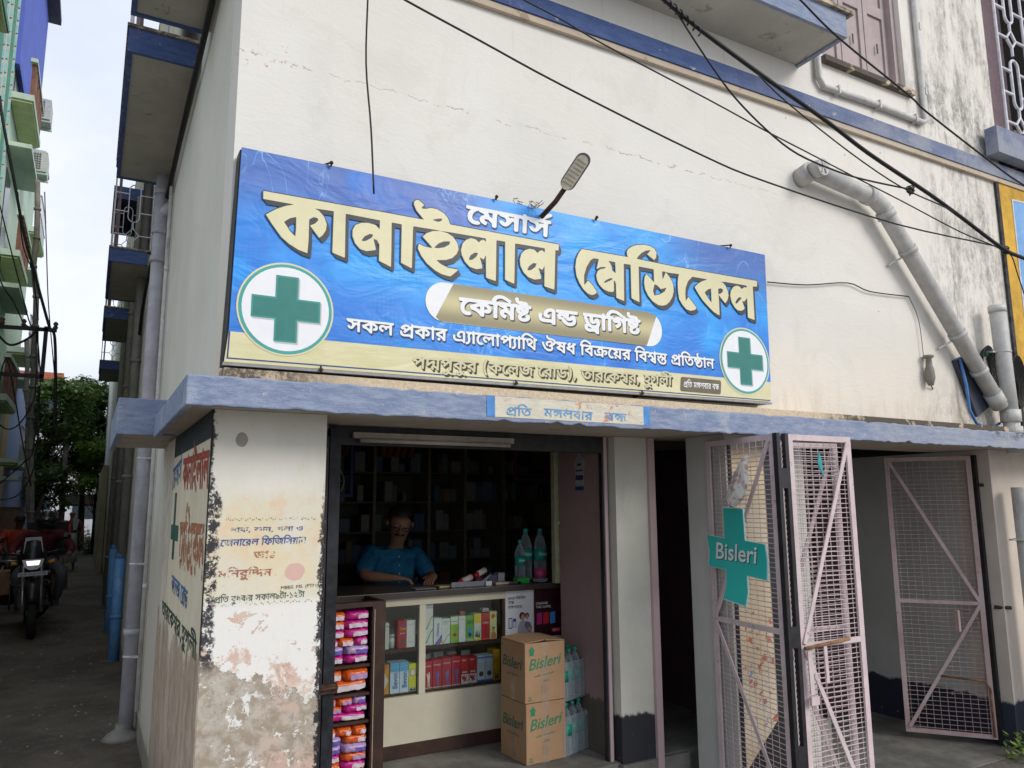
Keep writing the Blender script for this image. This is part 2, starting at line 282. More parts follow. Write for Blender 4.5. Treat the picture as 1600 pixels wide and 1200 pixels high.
'l4':[[2137,5295,-5,3,-5,12,5,5,18,8,3,6,1,9,-6,35,1,14,4,12,-16,1,-5,3,-1,12,6,6,61,-2,3,10,10,4,5,-2,7,-9,4,-1,218,0,13,-2,3,11,7,3,8,-1,5,-9,16,-2,6,-5,0,-10,-4,-4,-16,-3,-1,-88,-6,-6,-10,0,-6,6,-1,77,-6,10,-8,3,-14,-2,0,-89,-4,-4,-10,-1,-5,1,-4,4,0,52,-7,7,-12,0,-4,-14,-14,-4,-5,4,-6,11,-5,5,-10,2,-8,-2,-3,-5,1,-7,20,-16,-5,-12,-5,-3,-13,4,-13,9,-7,10,-4,13,6,16,16,12,20,2,23,-9,18,7,16,-3,1,10,-91,2,-18,-1,-13,-8,-11,-12,-8,-21,0,-12,7,-16,12,-6,20,2,8,-10,-2,-7,-13,-5,-21,0,-10,3,-14,11,-10,19,-1,19,4,21,15,21,-33,1,-5,-1,0,-3,0,-86,-5,-5,-13,-1,-6,6,0,79,-7,9,-7,2,-9,-6,-5,-12,7,-39,-4,-23,-15,-17],[2633,5297,-6,4,-2,12,21,10,6,11,-7,45,6,21,-15,1,-15,-2,0,-88,-6,-6,-10,0,-8,6,0,58,-5,9,-5,0,-47,-38,-10,6,-5,7,8,11,0,9,-5,2,-16,-2,-13,12,-1,5,5,7,27,21,21,5,18,-2,13,-6,12,-9,3,3,0,18,8,6,8,-1,10,-10,72,-2,2,2,2,8,8,3,8,-2,5,-8,18,-1,-2,13,23,27,23,11,28,0,26,-9,33,-20,5,-7,-6,-9,-9,-2,-31,19,-25,8,-16,-1,-10,-4,-10,-9,-6,-9,8,-8,21,-1,5,-9,13,8,18,3,15,-2,16,-7,10,-15,0,-15,-6,-12,-18,-14,29,-18,2,90,6,4,7,-1,11,-11,13,0,5,-3,0,-14,-5,-3,-14,-2,-1,-86,-3,-7,-18,0,-16,16,-15,11,-37,14,-6,17,5,7,-13,11,-4,17,-7,1,-8,0,-1,-4,-1,-86,-5,-6,-14,1,-4,7,0,87,-21,1,-5,0,-2,-4,0,-86,-6,-6,-13,1,-4,7,-1,77,-7,10,-8,1,-6,-4,-6,-11,0,-17,5,-23,0,-19,-3,-7,-12,-14,-14,-7],[4502,5300,-22,7,-14,10,-17,21,-9,18,3,4,12,6,-14,16,1,7,14,6,11,-11,9,0,7,12,0,7,-4,2,-58,-2,0,-96,-4,-5,-8,-1,-10,1,-15,11,-31,10,-5,5,-4,14,33,19,-17,4,-12,8,-18,-11,-13,-1,-5,3,-3,15,23,10,1,9,-3,5,-13,2,-27,-2,0,-89,-4,-5,-10,-1,-8,2,-15,18,-13,9,-39,15,-8,15,0,5,4,5,57,26,-76,1,-3,-4,0,-86,-7,-6,-13,1,-4,7,0,86,-16,3,-4,4,1,12,10,5,-4,11,12,17,18,15,15,6,15,2,26,-4,18,-8,29,-18,5,-5,0,-4,-11,-11,-38,23,-16,5,-20,0,-16,-7,-9,-11,-2,-4,9,-8,126,0,20,2,15,-3,14,-8,10,7,13,4,15,-2,10,-5,3,13,8,4,7,-2,8,-10,157,-1,3,-5,0,-11,-6,-3,-12,-2,0,-23,-10,-14,13,-19,1,-12,-4,-16,-11,-11,-13,-6,-15,-3],[1579,5296,-15,14,-52,-2,-18,3,-13,7,-8,9,-3,24,3,7,6,3,14,-3,3,-21,11,-8,41,2,26,-1,0,37,-6,10,-4,-1,-47,-38,-10,6,-5,7,8,11,0,9,-6,2,-15,-2,-13,12,0,7,11,12,15,11,13,6,15,2,16,-2,12,-6,13,-10,3,2,1,23,9,3,5,-1,11,-10,169,0,10,-2,3,10,8,4,7,-1,8,-11,126,0,8,-3,0,-14,-5,-3,-14,-2,-1,-88,-6,-6,-15,1,-13,16,-16,12,-15,7,-23,7,-9,16,4,9,56,27,-78,-1,0,-89,-4,-4,-5,-2,-10,2,-4,4,0,77,-3,7,-9,6,-44,-1,18,-9,13,-12,6,-12,0,-14,-5,-9,-11,-9,-10,-2,-16,1,-3,5,1,12,5,3,13,2,3,6,-8,12,-18,6,-2,-69,-4,-5,-10,-1,-7,1,-14,17,-17,13,-18,8,-16,4,-10,19,5,7,59,26,-77,1,-4,-4,0,-93,-6,-6],[4746,5303,-15,13,-52,-2,-18,3,-17,12,-6,16,2,19,6,3,5,0,8,-2,2,-4,1,-16,7,-8,15,-3,31,3,23,-3,3,4,0,35,-5,9,-5,-1,-47,-37,-15,13,9,11,-1,9,-21,1,-11,9,-3,7,19,20,21,11,15,2,16,-2,12,-6,13,-9,3,3,0,18,5,5,11,0,7,-10,18,0,-3,13,12,16,14,13,21,9,28,0,18,-5,23,-12,21,-14,3,-5,-8,-11,-6,-2,-41,25,-13,3,-18,0,-15,-6,-12,-14,0,-4,7,-6,203,1,-6,14,0,17,11,14,10,5,12,-10,0,-5,-8,-9,-2,-7,14,-19,67,-3,2,10,10,4,6,-1,6,-9,4,-2,126,1,5,-2,3,-4,0,-10,-3,-4,-16,-3,-1,-88,-6,-6,-10,0,-7,3,-2,38,-22,17,-16,3,-9,-4,0,-9,14,-12,-5,-12,-5,-3,-7,1,-11,7,-11,16,0,14,3,9,8,7,11,5,23,1,25,-12,3,2,0,21,-3,4,-89,-2,0,-88,-3,-5,-8,-1,-10,1,-3,4,-1,80,-4,7,-5,3,-34,-1,19,-28,3,-14,-1,-19,-6,-14,-12,-11,-13,-6,-20,-3,-26,6,-18,14,-7,14,6,14,-17,12,-8,12,-1,11,3,12,-2,1,-44,-1,16,-8,12,-16,4,-13,-2,-19,-6,-12,-13,-11,-16,-6,-20,0,-23,5,-24,19,-18,30,-5,17,0,7,16,5,5,-3,12,-28,11,-18,10,-8,13,-5,18,0,14,8,4,14,-5,16,-10,6,-10,0,-4,-4,-2,-11,-5,-4,-10,-2,-8,8,0,14,5,9,14,10,-83,1,-2,-90,-3,-5,-8,-1,-8,1,-4,5,-1,89,-20,1,-5,-1,-2,-3,0,-93,-6,-6],[1078,5303,-4,5,0,51,-7,7,-7,0,-21,-30,-13,-10,-20,0,-18,14,-4,10,9,7,8,1,9,-11,6,-1,8,6,3,7,-3,12,-5,9,-11,5,-20,4,-5,8,-8,4,-1,12,6,5,424,1,6,-1,4,-4,-2,-13,-17,-4,0,-88,-6,-6,-13,0,-5,3,-1,54,-7,7,-8,2,-5,-2,-3,-14,-5,-3,-7,-1,-7,4,-4,9,-7,7,-8,2,-9,-2,-4,-7,3,-7,15,-9,3,-5,-4,-12,-7,-3,-20,9,-10,11,-4,9,1,17,6,9,9,7,21,4,13,-2,13,-6,18,6,15,-3,2,10,-4,2,-140,-2,14,-7,15,-12,6,-11,0,-19,-6,-9,-10,-7,-18,-2,-8,2,-3,4,3,12,5,3,11,2,3,7,-3,7,-5,4,-13,6,-5,-1,-1,-68,-5,-5,-7,-1,-11,3,-14,17,-16,12,-34,12,-8,16,0,4,4,5,59,26,-78,1,-3,-4,0,-86,-7,-6],[1846,5305,-7,7,1,11,9,8,13,-1,7,-9,0,-9,-10,-9],[2106,5304,-10,12,-8,3,-49,-3,-15,2,-13,6,-7,7,-7,11,-1,19,2,14,8,3,14,-5,0,-24,9,-9,10,-3,46,3,13,-3,2,13,-2,49,-7,3,-11,-3,-10,-5,-8,-10,-1,-9,14,-4,4,-5,0,-10,-6,-4,-13,-1,-16,7,-7,11,-1,13,10,19,21,16,24,5,20,-5,10,-9,3,-9,0,-89,-5,-5],[3224,5307,-18,16,-15,9,-36,11,-6,4,-6,11,1,7,31,19,-28,10,-5,7,-8,1,-14,-18,-23,-14,7,-19,0,-9,-6,-12,-15,-12,-23,-5,-13,0,-21,6,-26,18,-18,28,-11,26,0,9,12,5,7,0,17,-37,11,-17,16,-12,26,-4,15,5,4,4,0,10,-4,5,-15,-3,-8,14,3,5,20,11,3,7,-2,7,-6,3,-8,0,-21,-10,-3,-7,9,-9,-4,-12,-6,-3,-11,4,-10,9,-3,11,3,12,10,11,11,7,25,8,18,-2,8,-3,10,-9,5,-11,6,6,0,7,-3,7,-10,6,-49,7,-13,7,-7,8,-4,9,0,12,3,5,13,1,5,-3,4,-15,7,-4,56,-10,10,-6,13,-14,126,0,5,-5,-1,-12,-18,-4,-1,-89,-5,-6],[3340,5307,-17,19,-11,9,-18,8,-21,6,-9,14,-2,5,3,5,18,11,-6,10,-1,11,5,10,10,7,18,3,8,-2,2,-3,-2,-15,-16,-4,0,-5,5,-2,29,10,2,15,5,4,31,0,7,-3,-1,-14,-6,-3,-10,-1,-3,-3,0,-87,-7,-6],[3450,5307,-4,8,-1,86,-18,5,-1,11,4,5,6,2,-4,12,14,19,17,13,16,6,28,0,18,-5,31,-17,12,-9,3,-4,-6,-10,-7,-3,-41,24,-13,4,-18,0,-15,-7,-12,-13,0,-5,7,-6,612,1,5,-1,3,-4,0,-10,-3,-4,-17,-3,-1,-88,-5,-6,-16,1,-11,14,-17,14,-15,7,-24,7,-7,14,-1,7,3,4,58,26,-14,2,-65,-2,-1,-89,-3,-4,-6,-2,-12,2,-13,13,-21,13,-36,11,-9,14,1,7,30,18,-27,10,-5,8,-8,0,-8,-3,-13,-10,-8,-12,-5,-14,0,-16,5,-12,6,-6,13,-2,13,3,5,-4,6,-9,-9,-8,-18,-4,-13,2,-15,8,-10,11,-6,14,0,30,16,32,-87,-1,10,-18,20,6,13,-2,8,-4,8,-8,3,-14,-2,-9,-7,-10,-12,-8,-13,-4,-5,4,-4,11,4,5,13,6,2,7,-2,4,-6,1,-12,-5,-9,-14,-1,-37,-3,-5,-11,-1,-5,1,-7,10,-8,4,-44,-3,-20,5,-15,12,-5,16,2,21,5,3,5,0,11,-5,1,-19,6,-9,10,-3,31,3,23,-2,1,37,-2,7,-14,1,-13,-8,-3,-9,16,-3,3,-14,-6,-5,-18,0,-15,8,-5,14,5,16,18,16,-77,2,-3,-4,0,-86,-5,-5,-10,-1,-8,3,-12,14,-15,12,-20,9,-17,5,-10,18,5,7,57,26,-78,1,-2,-90,-6,-5],[3872,5308,-8,7,0,12,9,7,12,0,9,-9,-1,-12,-8,-6],[3993,5309,-8,7,0,9,8,9,13,0,8,-7,1,-11,-9,-9],[4506,5321,19,-1,10,3,8,8,1,9,-6,11,-13,2,-5,-4,0,-9,-3,-5,-13,-3,-5,3,-3,7,0,12,11,14,-8,8,-13,-12,-20,-2,-1,-3,17,-26,10,-7],[4393,5330,4,0,-1,13,-16,-6],[5034,5332,13,-1,10,3,7,5,4,7,2,9,-1,12,-9,17,-3,-1,-4,-16,-7,-10,-12,-9,-15,-7,4,-5],[3218,5340,4,2,-1,14,-17,14,-6,0,-19,-9],[3924,5341,3,0,0,5,0,56,-29,1,15,-15,1,-9,-3,-5,-24,-12],[1185,5341,2,4,-1,30,-34,-13],[3334,5345,3,4,-2,31,-36,-14],[3558,5345,2,5,-2,31,-35,-15],[4263,5347,2,-1,2,3,-2,33,-37,-15],[1681,5344,3,-2,3,2,0,31,-8,0,-27,-12],[1889,5344,4,-2,2,2,-1,33,-36,-14],[4036,5348,3,-2,3,2,-2,33,-36,-14],[4386,5365,3,-1,8,4,0,21,-11,13,-10,3,-8,0,-5,-5,-1,-9,6,-6,18,-6],[2810,5374,11,-1,18,8,4,7,-2,10,-13,4,-12,-2,-2,-5,4,-9],[5004,5378,18,0,-27,13,2,-8],[4529,5382,9,1,4,4,-1,9,-4,7,-27,1,-1,-3,7,-12],[1532,5379,16,11,0,5,-18,5,-17,-5,-1,-2,13,-6],[2555,5381,16,11,1,5,-19,5,-17,-5,-1,-2,13,-6],[4699,5385,16,11,1,5,-19,5,-16,-5,-2,-2,10,-4],[1044,5383,11,5,18,-2,0,11,-39,1,-1,-1],[3215,5387,4,-3,3,2,0,15,-11,1,-19,-1],[5030,5397,3,0,-2,8,-12,-1]],
'l5':[[1919,4982,-9,4,-7,7,-2,7,2,11,7,8,6,3,12,3,16,-1,6,8,14,1,3,51,-7,10,-40,-34,-6,-4,-4,2,-9,9,8,13,-1,7,-5,1,-14,-1,-12,10,-1,4,17,18,14,9,15,5,20,-2,14,-6,11,-9,3,24,2,2,6,1,6,0,5,-10,2,0,259,4,7,-3,0,-10,-2,-3,-17,-3,-3,-83,-5,-6,-14,1,-12,15,-13,10,-15,8,-20,5,-3,5,-5,11,1,4,6,5,55,24,-108,-2,17,-6,7,-5,8,-8,5,-12,-1,-15,-9,-11,-13,-4,-15,0,-4,4,2,10,4,4,12,1,3,3,0,5,-4,8,-5,3,-11,4,-5,-1,-3,-57,2,-3,10,-1,2,-3,0,-13,29,-19,1,-6,-10,-8,-25,15,-15,-12,-14,-4,-11,0,-8,2,-8,5,-4,6,-1,9,2,7,4,6,9,5,17,4,-10,15,-13,10,-13,7,-22,6,-7,17,2,4,12,7,50,21,-78,-1,-5,-84,-5,-5,-13,0,-1,-7,27,-20,3,-3,0,-4,-7,-7,-4,-2,-25,15,-9,-8,-8,-5,-10,-2],[4277,5022,-9,4,-7,7,-2,11,3,9,6,6,8,4,10,2,16,-1,5,8,-4,3,-12,6,-31,8,-3,4,1,7,2,4,4,2,18,-1,24,2,9,7,2,10,-3,6,-7,3,-16,1,-7,-3,-1,-7,-2,-4,-10,-3,-5,1,-4,6,0,10,5,8,9,7,0,2,-6,2,-18,1,-3,4,0,9,3,3,5,1,95,1,2,-2,0,-7,-1,-5,-2,-2,-49,-3,13,-2,10,-5,6,-5,6,-9,1,-13,-3,-10,-8,-10,-12,-9,25,-14,9,-7,-2,-5,-8,-8,-4,0,-9,6,-1,-4,27,-20,3,-3,0,-4,-7,-7,-4,-2,-25,16,-8,-9,-8,-5,-10,-2],[1923,4999,12,0,5,4,1,2,-10,3,-8,-2,-2,-4],[2061,5001,12,1,5,5,0,2,-11,1,-5,-1,-4,-4],[4282,5039,11,1,5,3,1,4,-11,1,-6,-1,-3,-4],[2349,5010,-8,3,-7,11,-8,18,-6,27,0,27,5,27,11,25,13,17,12,2,6,-2,1,-3,-18,-35,-8,-35,1,-25,4,-18,6,-16,9,-18,-3,-5],[3284,5026,-5,1,-1,4,12,20,7,16,6,20,2,20,-5,34,-16,38,4,3,11,1,6,-4,6,-8,11,-26,4,-19,1,-29,-6,-27,-13,-29,-12,-14],[3349,5030,-4,4,10,36,6,4,15,0,3,-3,0,-6,-14,-31,-6,-5],[4157,5044,-2,4,10,38,4,2,18,0,2,-7,-15,-35,-5,-3],[1841,5017,-3,2,-1,5,-11,11,-13,7,-6,0,-5,-2,9,-11,-6,-9,-3,-3,-7,1,-11,9,-3,8,0,8,4,8,11,9,-1,21,-19,-10,-24,-20,-6,0,-8,5,-3,4,1,50,-22,-1,-4,-83,-5,-6,-12,0,-4,4,2,56,-7,10,-42,-36,-4,-2,-5,1,-8,9,8,13,-1,7,-5,2,-14,-2,-12,10,-1,6,24,22,12,6,10,2,12,0,12,-3,21,-14,2,23,5,4,10,0,5,-9,2,-1,164,2,2,-4,-1,-11,-4,-2,-11,-1,-3,-2,-4,-89,-5,-5],[4012,5054,-17,11,-26,8,-7,13,0,4,4,3,31,15,-16,3,-14,9,-12,-9,-8,-2,-10,-1,-5,3,0,13,4,2,14,4,4,4,0,10,-7,4,-63,-2,17,-7,11,-9,9,-14,-1,-15,-5,-9,-8,-6,-12,-2,-14,0,-2,4,2,11,5,3,12,2,2,8,-3,5,-5,5,-11,4,-6,1,-3,-64,-4,-5,-4,-1,-11,1,-12,15,-17,13,-15,7,-14,3,-4,5,-4,11,2,5,9,6,53,22,-66,0,-10,-2,-10,-7,-8,-8,-7,-13,-3,-11,2,-16,5,-9,12,-5,16,3,4,-3,4,-7,0,-4,-4,-4,-20,-4,-12,1,-12,6,-11,13,-4,12,-1,18,3,11,6,14,11,14,-36,-1,-4,-83,-3,-5,-10,-1,-7,2,-12,16,-14,10,-13,6,-20,6,-8,15,1,4,6,5,55,24,-75,0,-2,-3,-4,-81,-4,-5,-10,-1,-4,1,-2,5,2,72,-6,10,-8,2,-124,-2,-5,4,0,9,4,4,4,1,126,2,10,-2,1,10,7,3,8,-1,5,-9,2,-1,318,6,21,1,12,-2,10,-7,12,8,10,2,10,0,15,-6,2,13,7,3,8,-1,4,-9,3,0,116,2,6,-5,-1,-11,-3,-2,-15,-2,-3,-81,-3,-6,-16,-1,-10,14,-15,12,-15,7,-20,6,-4,4,-4,11,2,6,5,3,55,25,-76,0,-2,-3,-4,-89,-5,-5],[2171,5028,-8,5,-2,6,1,5,8,8,9,1,9,-6,1,-9,-3,-6,-5,-3],[2453,5033,-6,2,-12,15,-12,10,-16,8,-18,5,-8,17,3,4,9,5,52,22,-68,1,-4,4,1,9,6,4,495,9,4,-1,3,-4,-1,-9,-3,-4,-56,-2,12,-6,23,-1,8,-11,1,-3,-5,-11,-4,-16,0,-15,4,-18,-1,-3,-5,-3,-12,-1,-4,10,-3,24,4,29,-17,1,4,-16,-2,-14,-7,-11,-14,-10,-14,-3,-21,0,-14,4,-13,9,-12,14,-9,18,-6,20,5,6,10,2,4,-2,14,-33,8,-10,9,-7,12,-3,14,1,10,4,4,8,0,6,-16,-6,-11,0,-11,3,-7,5,-5,7,0,13,4,9,8,9,-7,1,-60,-2,-4,-83,-3,-5,-4,-1,-10,1,-3,4,1,49,-7,6,-6,2,-4,-2,-3,-3,-1,-11,-5,-2,-7,-1,-6,3,-4,10,-5,5,-8,2,-8,-2,-4,-6,1,-8,4,-3,10,-5,3,-4,-4,-11,-6,-4,-10,4,-12,9,-7,9,-1,9,3,14,7,9,9,5,7,2,16,0,18,-8,14,7,15,-3,2,2,0,9,-94,0,-8,-2,-15,-11,-10,-14,-4,-11,1,-18,4,-9,4,-4,12,-3,12,3,4,-1,6,-11,-3,-4,-8,-4,-12,-2,-14,2,-9,4,-10,9,-6,11,-2,9,-1,14,4,16,7,13,9,11,-55,0,-12,-1,18,-7,14,-12,6,-14,-2,-13,-4,-8,-9,-6,-12,-2,-12,1,-3,3,1,11,5,3,12,2,2,2,1,6,-3,5,-5,5,-16,5,-2,-3,-2,-61,-5,-5],[2965,5042,-8,2,-9,6,-8,8,-5,9,-2,14,2,22,6,12,12,15,-26,1,-3,4,1,7,3,6,170,4,11,-2,2,10,3,2,6,1,6,-1,4,-9,3,-1,136,3,6,-3,0,-11,-5,-4,-59,-3,-1,-28,4,-1,6,2,16,16,10,2,4,-1,4,-5,6,-14,2,-17,-4,-13,-12,-15,-12,-7,-12,-2,-12,-1,-21,5,-16,10,-13,18,-7,13,-8,26,3,5,12,3,6,-3,5,-17,9,-20,7,-11,6,-4,10,-4,18,-1,12,4,6,7,2,9,-2,9,-14,-10,-12,-3,-12,1,-8,6,-4,9,0,30,-1,3,-57,-2,-4,-83,-2,-4,-6,-2,-10,1,-3,5,3,74,-4,7,-4,2,-18,-1,-3,-83,-4,-5,-8,-1,-8,3,-12,15,-17,12,-31,10,-7,17,4,5,14,8,44,19,-65,0,-15,-7,-14,-15,-6,-14,-1,-17,3,-8,6,-8,11,-3,14,3,6,-4,3,-8,-4,-4,-8,-4],[3017,5042,-6,3,-4,5,0,9,7,7,11,1,8,-6,1,-9,-6,-7,-6,-3],[3642,5053,-8,6,-1,10,8,8,5,2,6,-1,8,-7,0,-10,-9,-7],[4073,5061,-8,5,0,11,7,7,10,1,8,-4,2,-6,0,-5,-4,-5,-5,-4],[4434,5067,-4,1,-3,4,2,60,-11,15,-8,6,-16,4,-11,-4,17,-3,10,-11,1,-15,-3,-7,-6,-7,-12,-10,-12,-5,-4,2,-7,10,2,6,18,10,3,5,0,3,-8,3,-18,-4,-15,13,2,5,7,10,17,13,12,4,14,0,14,-4,15,-9,2,19,3,4,4,0,8,-1,5,-9,107,2,1,2,-5,2,-32,0,-11,3,-9,5,-3,9,3,11,8,7,6,3,18,5,24,1,27,-3,21,-8,12,-10,4,-6,6,-19,12,-1,5,-3,1,-10,-2,-3,-17,-3,-3,-82,-3,-6,-12,-1,-6,5,3,81,-2,3,-24,-1,-3,-83,-4,-5,-10,-1,-5,2,-2,3,1,47,-5,7,-6,3,-6,-2,-3,-3,-1,-11,-4,-2,-10,-1,-4,3,-3,9,-5,6,-9,2,-8,-2,-4,-4,0,-8,3,-4,12,-6,3,-4,-4,-11,-6,-3,-10,3,-10,7,-7,7,-3,11,0,9,3,7,6,8,8,5,10,3,15,0,18,-7,14,6,15,-2,2,1,0,9,-104,0,-4,-1,0,-2,-4,-81,-3,-5],[3506,5060,-10,2,-13,5,-18,16,-9,15,-8,21,-2,9,4,5,11,3,4,-2,10,-26,9,-16,13,-10,12,-3,15,1,10,5,6,10,0,13,-7,10,-5,3,-8,0,-7,-3,-1,-13,-4,-2,-12,-1,-4,5,-1,11,2,6,4,6,16,9,16,1,14,-5,11,-9,5,-10,3,-10,-1,-13,-7,-16,-10,-9,-12,-6,-14,-2],[4011,5078,1,15,-18,-7,1,-1],[1834,5051,2,-1,3,3,1,58,-82,-1,-1,-26,2,-3,30,19,17,7,5,0,12,-13,-6,-18,0,-16],[2068,5061,2,0,0,3,1,31,-36,-15,18,-9],[2212,5063,1,-1,2,3,1,33,-3,0,-10,-4,-25,-12,20,-9],[2445,5067,1,0,1,4,0,30,-16,-5,-19,-10,15,-6],[3058,5078,2,0,0,3,1,31,-20,-6,-18,-9,19,-8],[3684,5088,2,4,1,31,-17,-5,-20,-10,19,-9],[3850,5091,2,4,1,27,-2,3,-34,-15,18,-8],[4115,5096,2,0,0,3,0,32,-26,-10,-10,-6,20,-9],[4000,5110,2,0,11,4,1,20,-5,7,-7,6,-6,2,-8,0,-6,-3,-2,-9,5,-7,12,-2,5,-4,1,-5],[2777,5100,9,0,18,10,8,0,-15,13,-17,-10,-4,-8],[1651,5090,2,-2,2,1,13,12,2,3,-9,5,-9,1,-10,-2,-8,-4,-1,-2,10,-3],[1927,5094,2,-1,2,1,13,12,2,3,-9,4,-9,2,-10,-2,-8,-4,-1,-2,10,-4],[4581,5178,23,-1,3,3,-7,14,-13,8,-12,3,-15,2,-20,0,-17,-5,3,-2,32,0,9,-3,11,-9]],
'l6':[[4843,5065,-4,6,-3,3,-22,-2,-6,4,-3,5,-1,13,1,4,2,2,4,-2,0,-10,4,-6,19,1,8,-2,2,25,-3,6,-21,-23,-3,5,3,9,-1,5,-7,0,-5,6,3,6,9,11,7,3,8,-1,10,-11,3,17,3,1,3,-6,9,0,0,1,-2,6,7,12,8,9,9,2,8,-2,7,-5,10,-10,2,-4,-4,-5,-15,14,-11,2,-6,-4,-6,-7,-1,-5,3,-4,57,0,3,-2,-1,-5,-1,-2,-57,-2,-4,-50,-2,-4,-4,0,-1,2,3,52,-10,1,-2,-3,-4,-53,-2,-3],[4981,5070,-1,2,0,10,-1,4,-10,12,-6,0,-2,-4,0,-7,5,-5,-2,-7,-3,0,-6,7,-2,7,1,8,4,7,6,4,0,2,-2,6,-8,4,-1,4,-4,2,1,6,1,2,194,2,6,-2,1,6,3,3,5,-7,47,0,3,-2,-1,-6,-7,-2,-3,-50,-2,-4,-5,0,-8,14,-8,7,-7,3,-2,3,-1,6,1,4,27,16,-17,2,-19,-2,-3,-50,-3,-4,-4,2,3,47,-3,6,-9,-1,-3,-50,-3,-4,-4,1,-9,15,-14,9,-3,9,2,3,8,7,18,10,-35,0,-4,-50,-1,-4,-3,0,-3,2,2,30,-2,4,-6,1,-3,-8,-2,-2,-3,1,-4,10,-3,1,-4,-1,-2,-3,0,-5,6,-10,-1,-5,-2,-2,-9,9,-2,8,1,9,7,8,7,2,8,-6,7,4,7,-2,0,10,-44,-1,-4,-7,4,-9,-4,-15,1,-20,-4,-4,-3,3,-2,13,2,18,-7,-5,-12,-18,-8,-1,-6,9,4,4,5,-4,4,2,3,6,0,10,-2,5,-5,1,-2,-2,-2,-7,-4,-2,-2,4,0,6,5,10,-3,3,-9,0,-2,-3,-4,-50,-1,-2],[5173,5072,-3,3,0,5,5,5,3,-1,2,-4,-1,-5,-3,-3],[5257,5073,-5,10,-6,7,-13,7,-2,9,6,7,22,13,-29,1,-1,4,1,5,98,1,3,-2,-2,-7,-16,0,-2,-3,0,-9,10,4,5,-7,-3,-13,0,-19,-1,-1,-4,-1,-2,4,1,25,-7,-3,-2,-29,-1,-3,-5,0,-9,9,-9,4,-3,10,15,11,0,3,-6,5,-4,1,-4,-3,2,-7,-4,-6,-5,8,0,8,4,7,6,3,-16,1,-2,-3,-3,-50,-2,-2],[4901,5075,-9,5,-6,8,-6,18,-1,10,1,2,4,2,2,-2,5,-23,5,-7,6,-3,5,0,6,3,3,7,1,7,-3,8,-5,3,-4,-3,-2,-8,-5,-1,-1,2,0,7,2,7,8,5,5,0,6,-3,4,-7,2,-14,-4,-13,-8,-8],[5299,5088,2,-2,0,2,0,12,-9,-5,0,-2],[5128,5090,2,3,0,21,-17,-11],[5191,5090,1,-1,1,3,0,22,-17,-10],[5256,5091,1,0,1,2,1,21,-5,-1,-13,-9],[4980,5099,1,2,2,23,-16,0,4,-7,1,-10],[5023,5109,2,-1,5,5,-7,4,-6,8,-5,-1,8,-7],[4827,5109,8,9,0,3,-8,4,-9,-6,5,-3],[5301,5116,1,-1,1,3,0,9,-14,-1],[5029,5123,5,1,-6,1,-1,-1]],
'p1':[[253,3583,-2,2,4,12,1,1,7,0,2,-3,-7,-10],[432,3584,-2,1,5,12,2,1,6,0,1,-1,-1,-3,-5,-9,-2,-1],[149,3590,-1,1,0,11,-7,5,-8,2,-6,-2,0,-3,5,-4,-4,-4,-7,4,-3,5,2,5,8,4,9,0,11,-4,1,10,-33,0,-2,2,2,3,49,1,5,-1,1,3,3,2,7,-4,68,0,3,-1,0,-3,-2,-1,-24,-1,14,-5,5,-4,1,-4,-1,-4,-3,-3,-4,-1,-7,0,-2,1,0,3,8,2,1,5,-6,3,-7,0,-1,-21,-3,-2,-4,0,-12,10,-14,3,-4,6,2,2,26,8,1,1,-37,0,-2,-28,-2,-2,-3,-1,-3,3,1,25,-3,3,-8,0,-2,-1,-1,-28],[327,3590,-12,10,-15,4,-3,5,2,2,28,9,-32,1,-2,3,2,2,64,0,6,0,1,0,2,4,2,0,5,-3,52,0,4,-2,-1,-3,-7,-1,-2,-29,-2,-2,-4,0,-2,2,0,11,-9,6,-8,1,-4,-2,-1,-3,6,-4,-3,-4,-7,3,-4,5,2,6,8,4,9,0,11,-4,1,10,-3,0,-37,-1,-1,-28,-4,-2,-4,1,1,26,-2,2,-4,2,-24,-1,10,-2,6,-4,4,-5,0,-4,-3,-3,-4,-2,-9,0,-1,3,7,2,2,3,-4,4,-8,2,-2,-23,-2,-1],[512,3591,-1,2,0,20,-8,7,-8,2,-7,-2,10,-2,4,-3,0,-3,-3,-6,-8,-4,-4,-1,-3,3,1,2,8,4,1,2,-3,2,-10,-1,-5,4,3,4,10,5,12,1,10,-5,2,7,1,2,3,0,5,-4,64,0,5,-1,2,4,3,1,5,-4,5,0,2,-1,-1,-4,-7,-1,-2,-28,-2,-2,-4,0,-1,1,1,26,-3,3,-6,1,-4,-1,-2,-28,-2,-2,-4,0,-2,1,1,17,-5,3,-5,-1,-2,-4,-4,-1,-2,1,-4,5,-5,1,-4,-1,-1,-5,7,-5,-3,-4,-9,4,-4,6,2,5,5,4,10,1,9,-3,7,3,8,-2,0,6,-47,0,-2,-1,-1,-1,-2,-28,-2,-1],[659,3594,-9,3,-8,6,-5,5,-5,11,3,3,4,-1,7,-13,8,-7,7,-2,9,0,6,3,0,4,-1,3,-7,-1,-2,3,9,5,2,3,-1,2,-7,2,-9,-3,-2,-4,3,-3,-2,-3,-7,2,-3,5,4,4,8,5,8,2,8,-1,5,-2,3,-3,0,-5,-4,-5,3,-4,0,-7,-3,-3,-6,-3,-5,-1],[215,3600,1,2,0,11,-18,-5],[324,3601,2,-1,0,2,1,11,-4,0,-15,-5]],
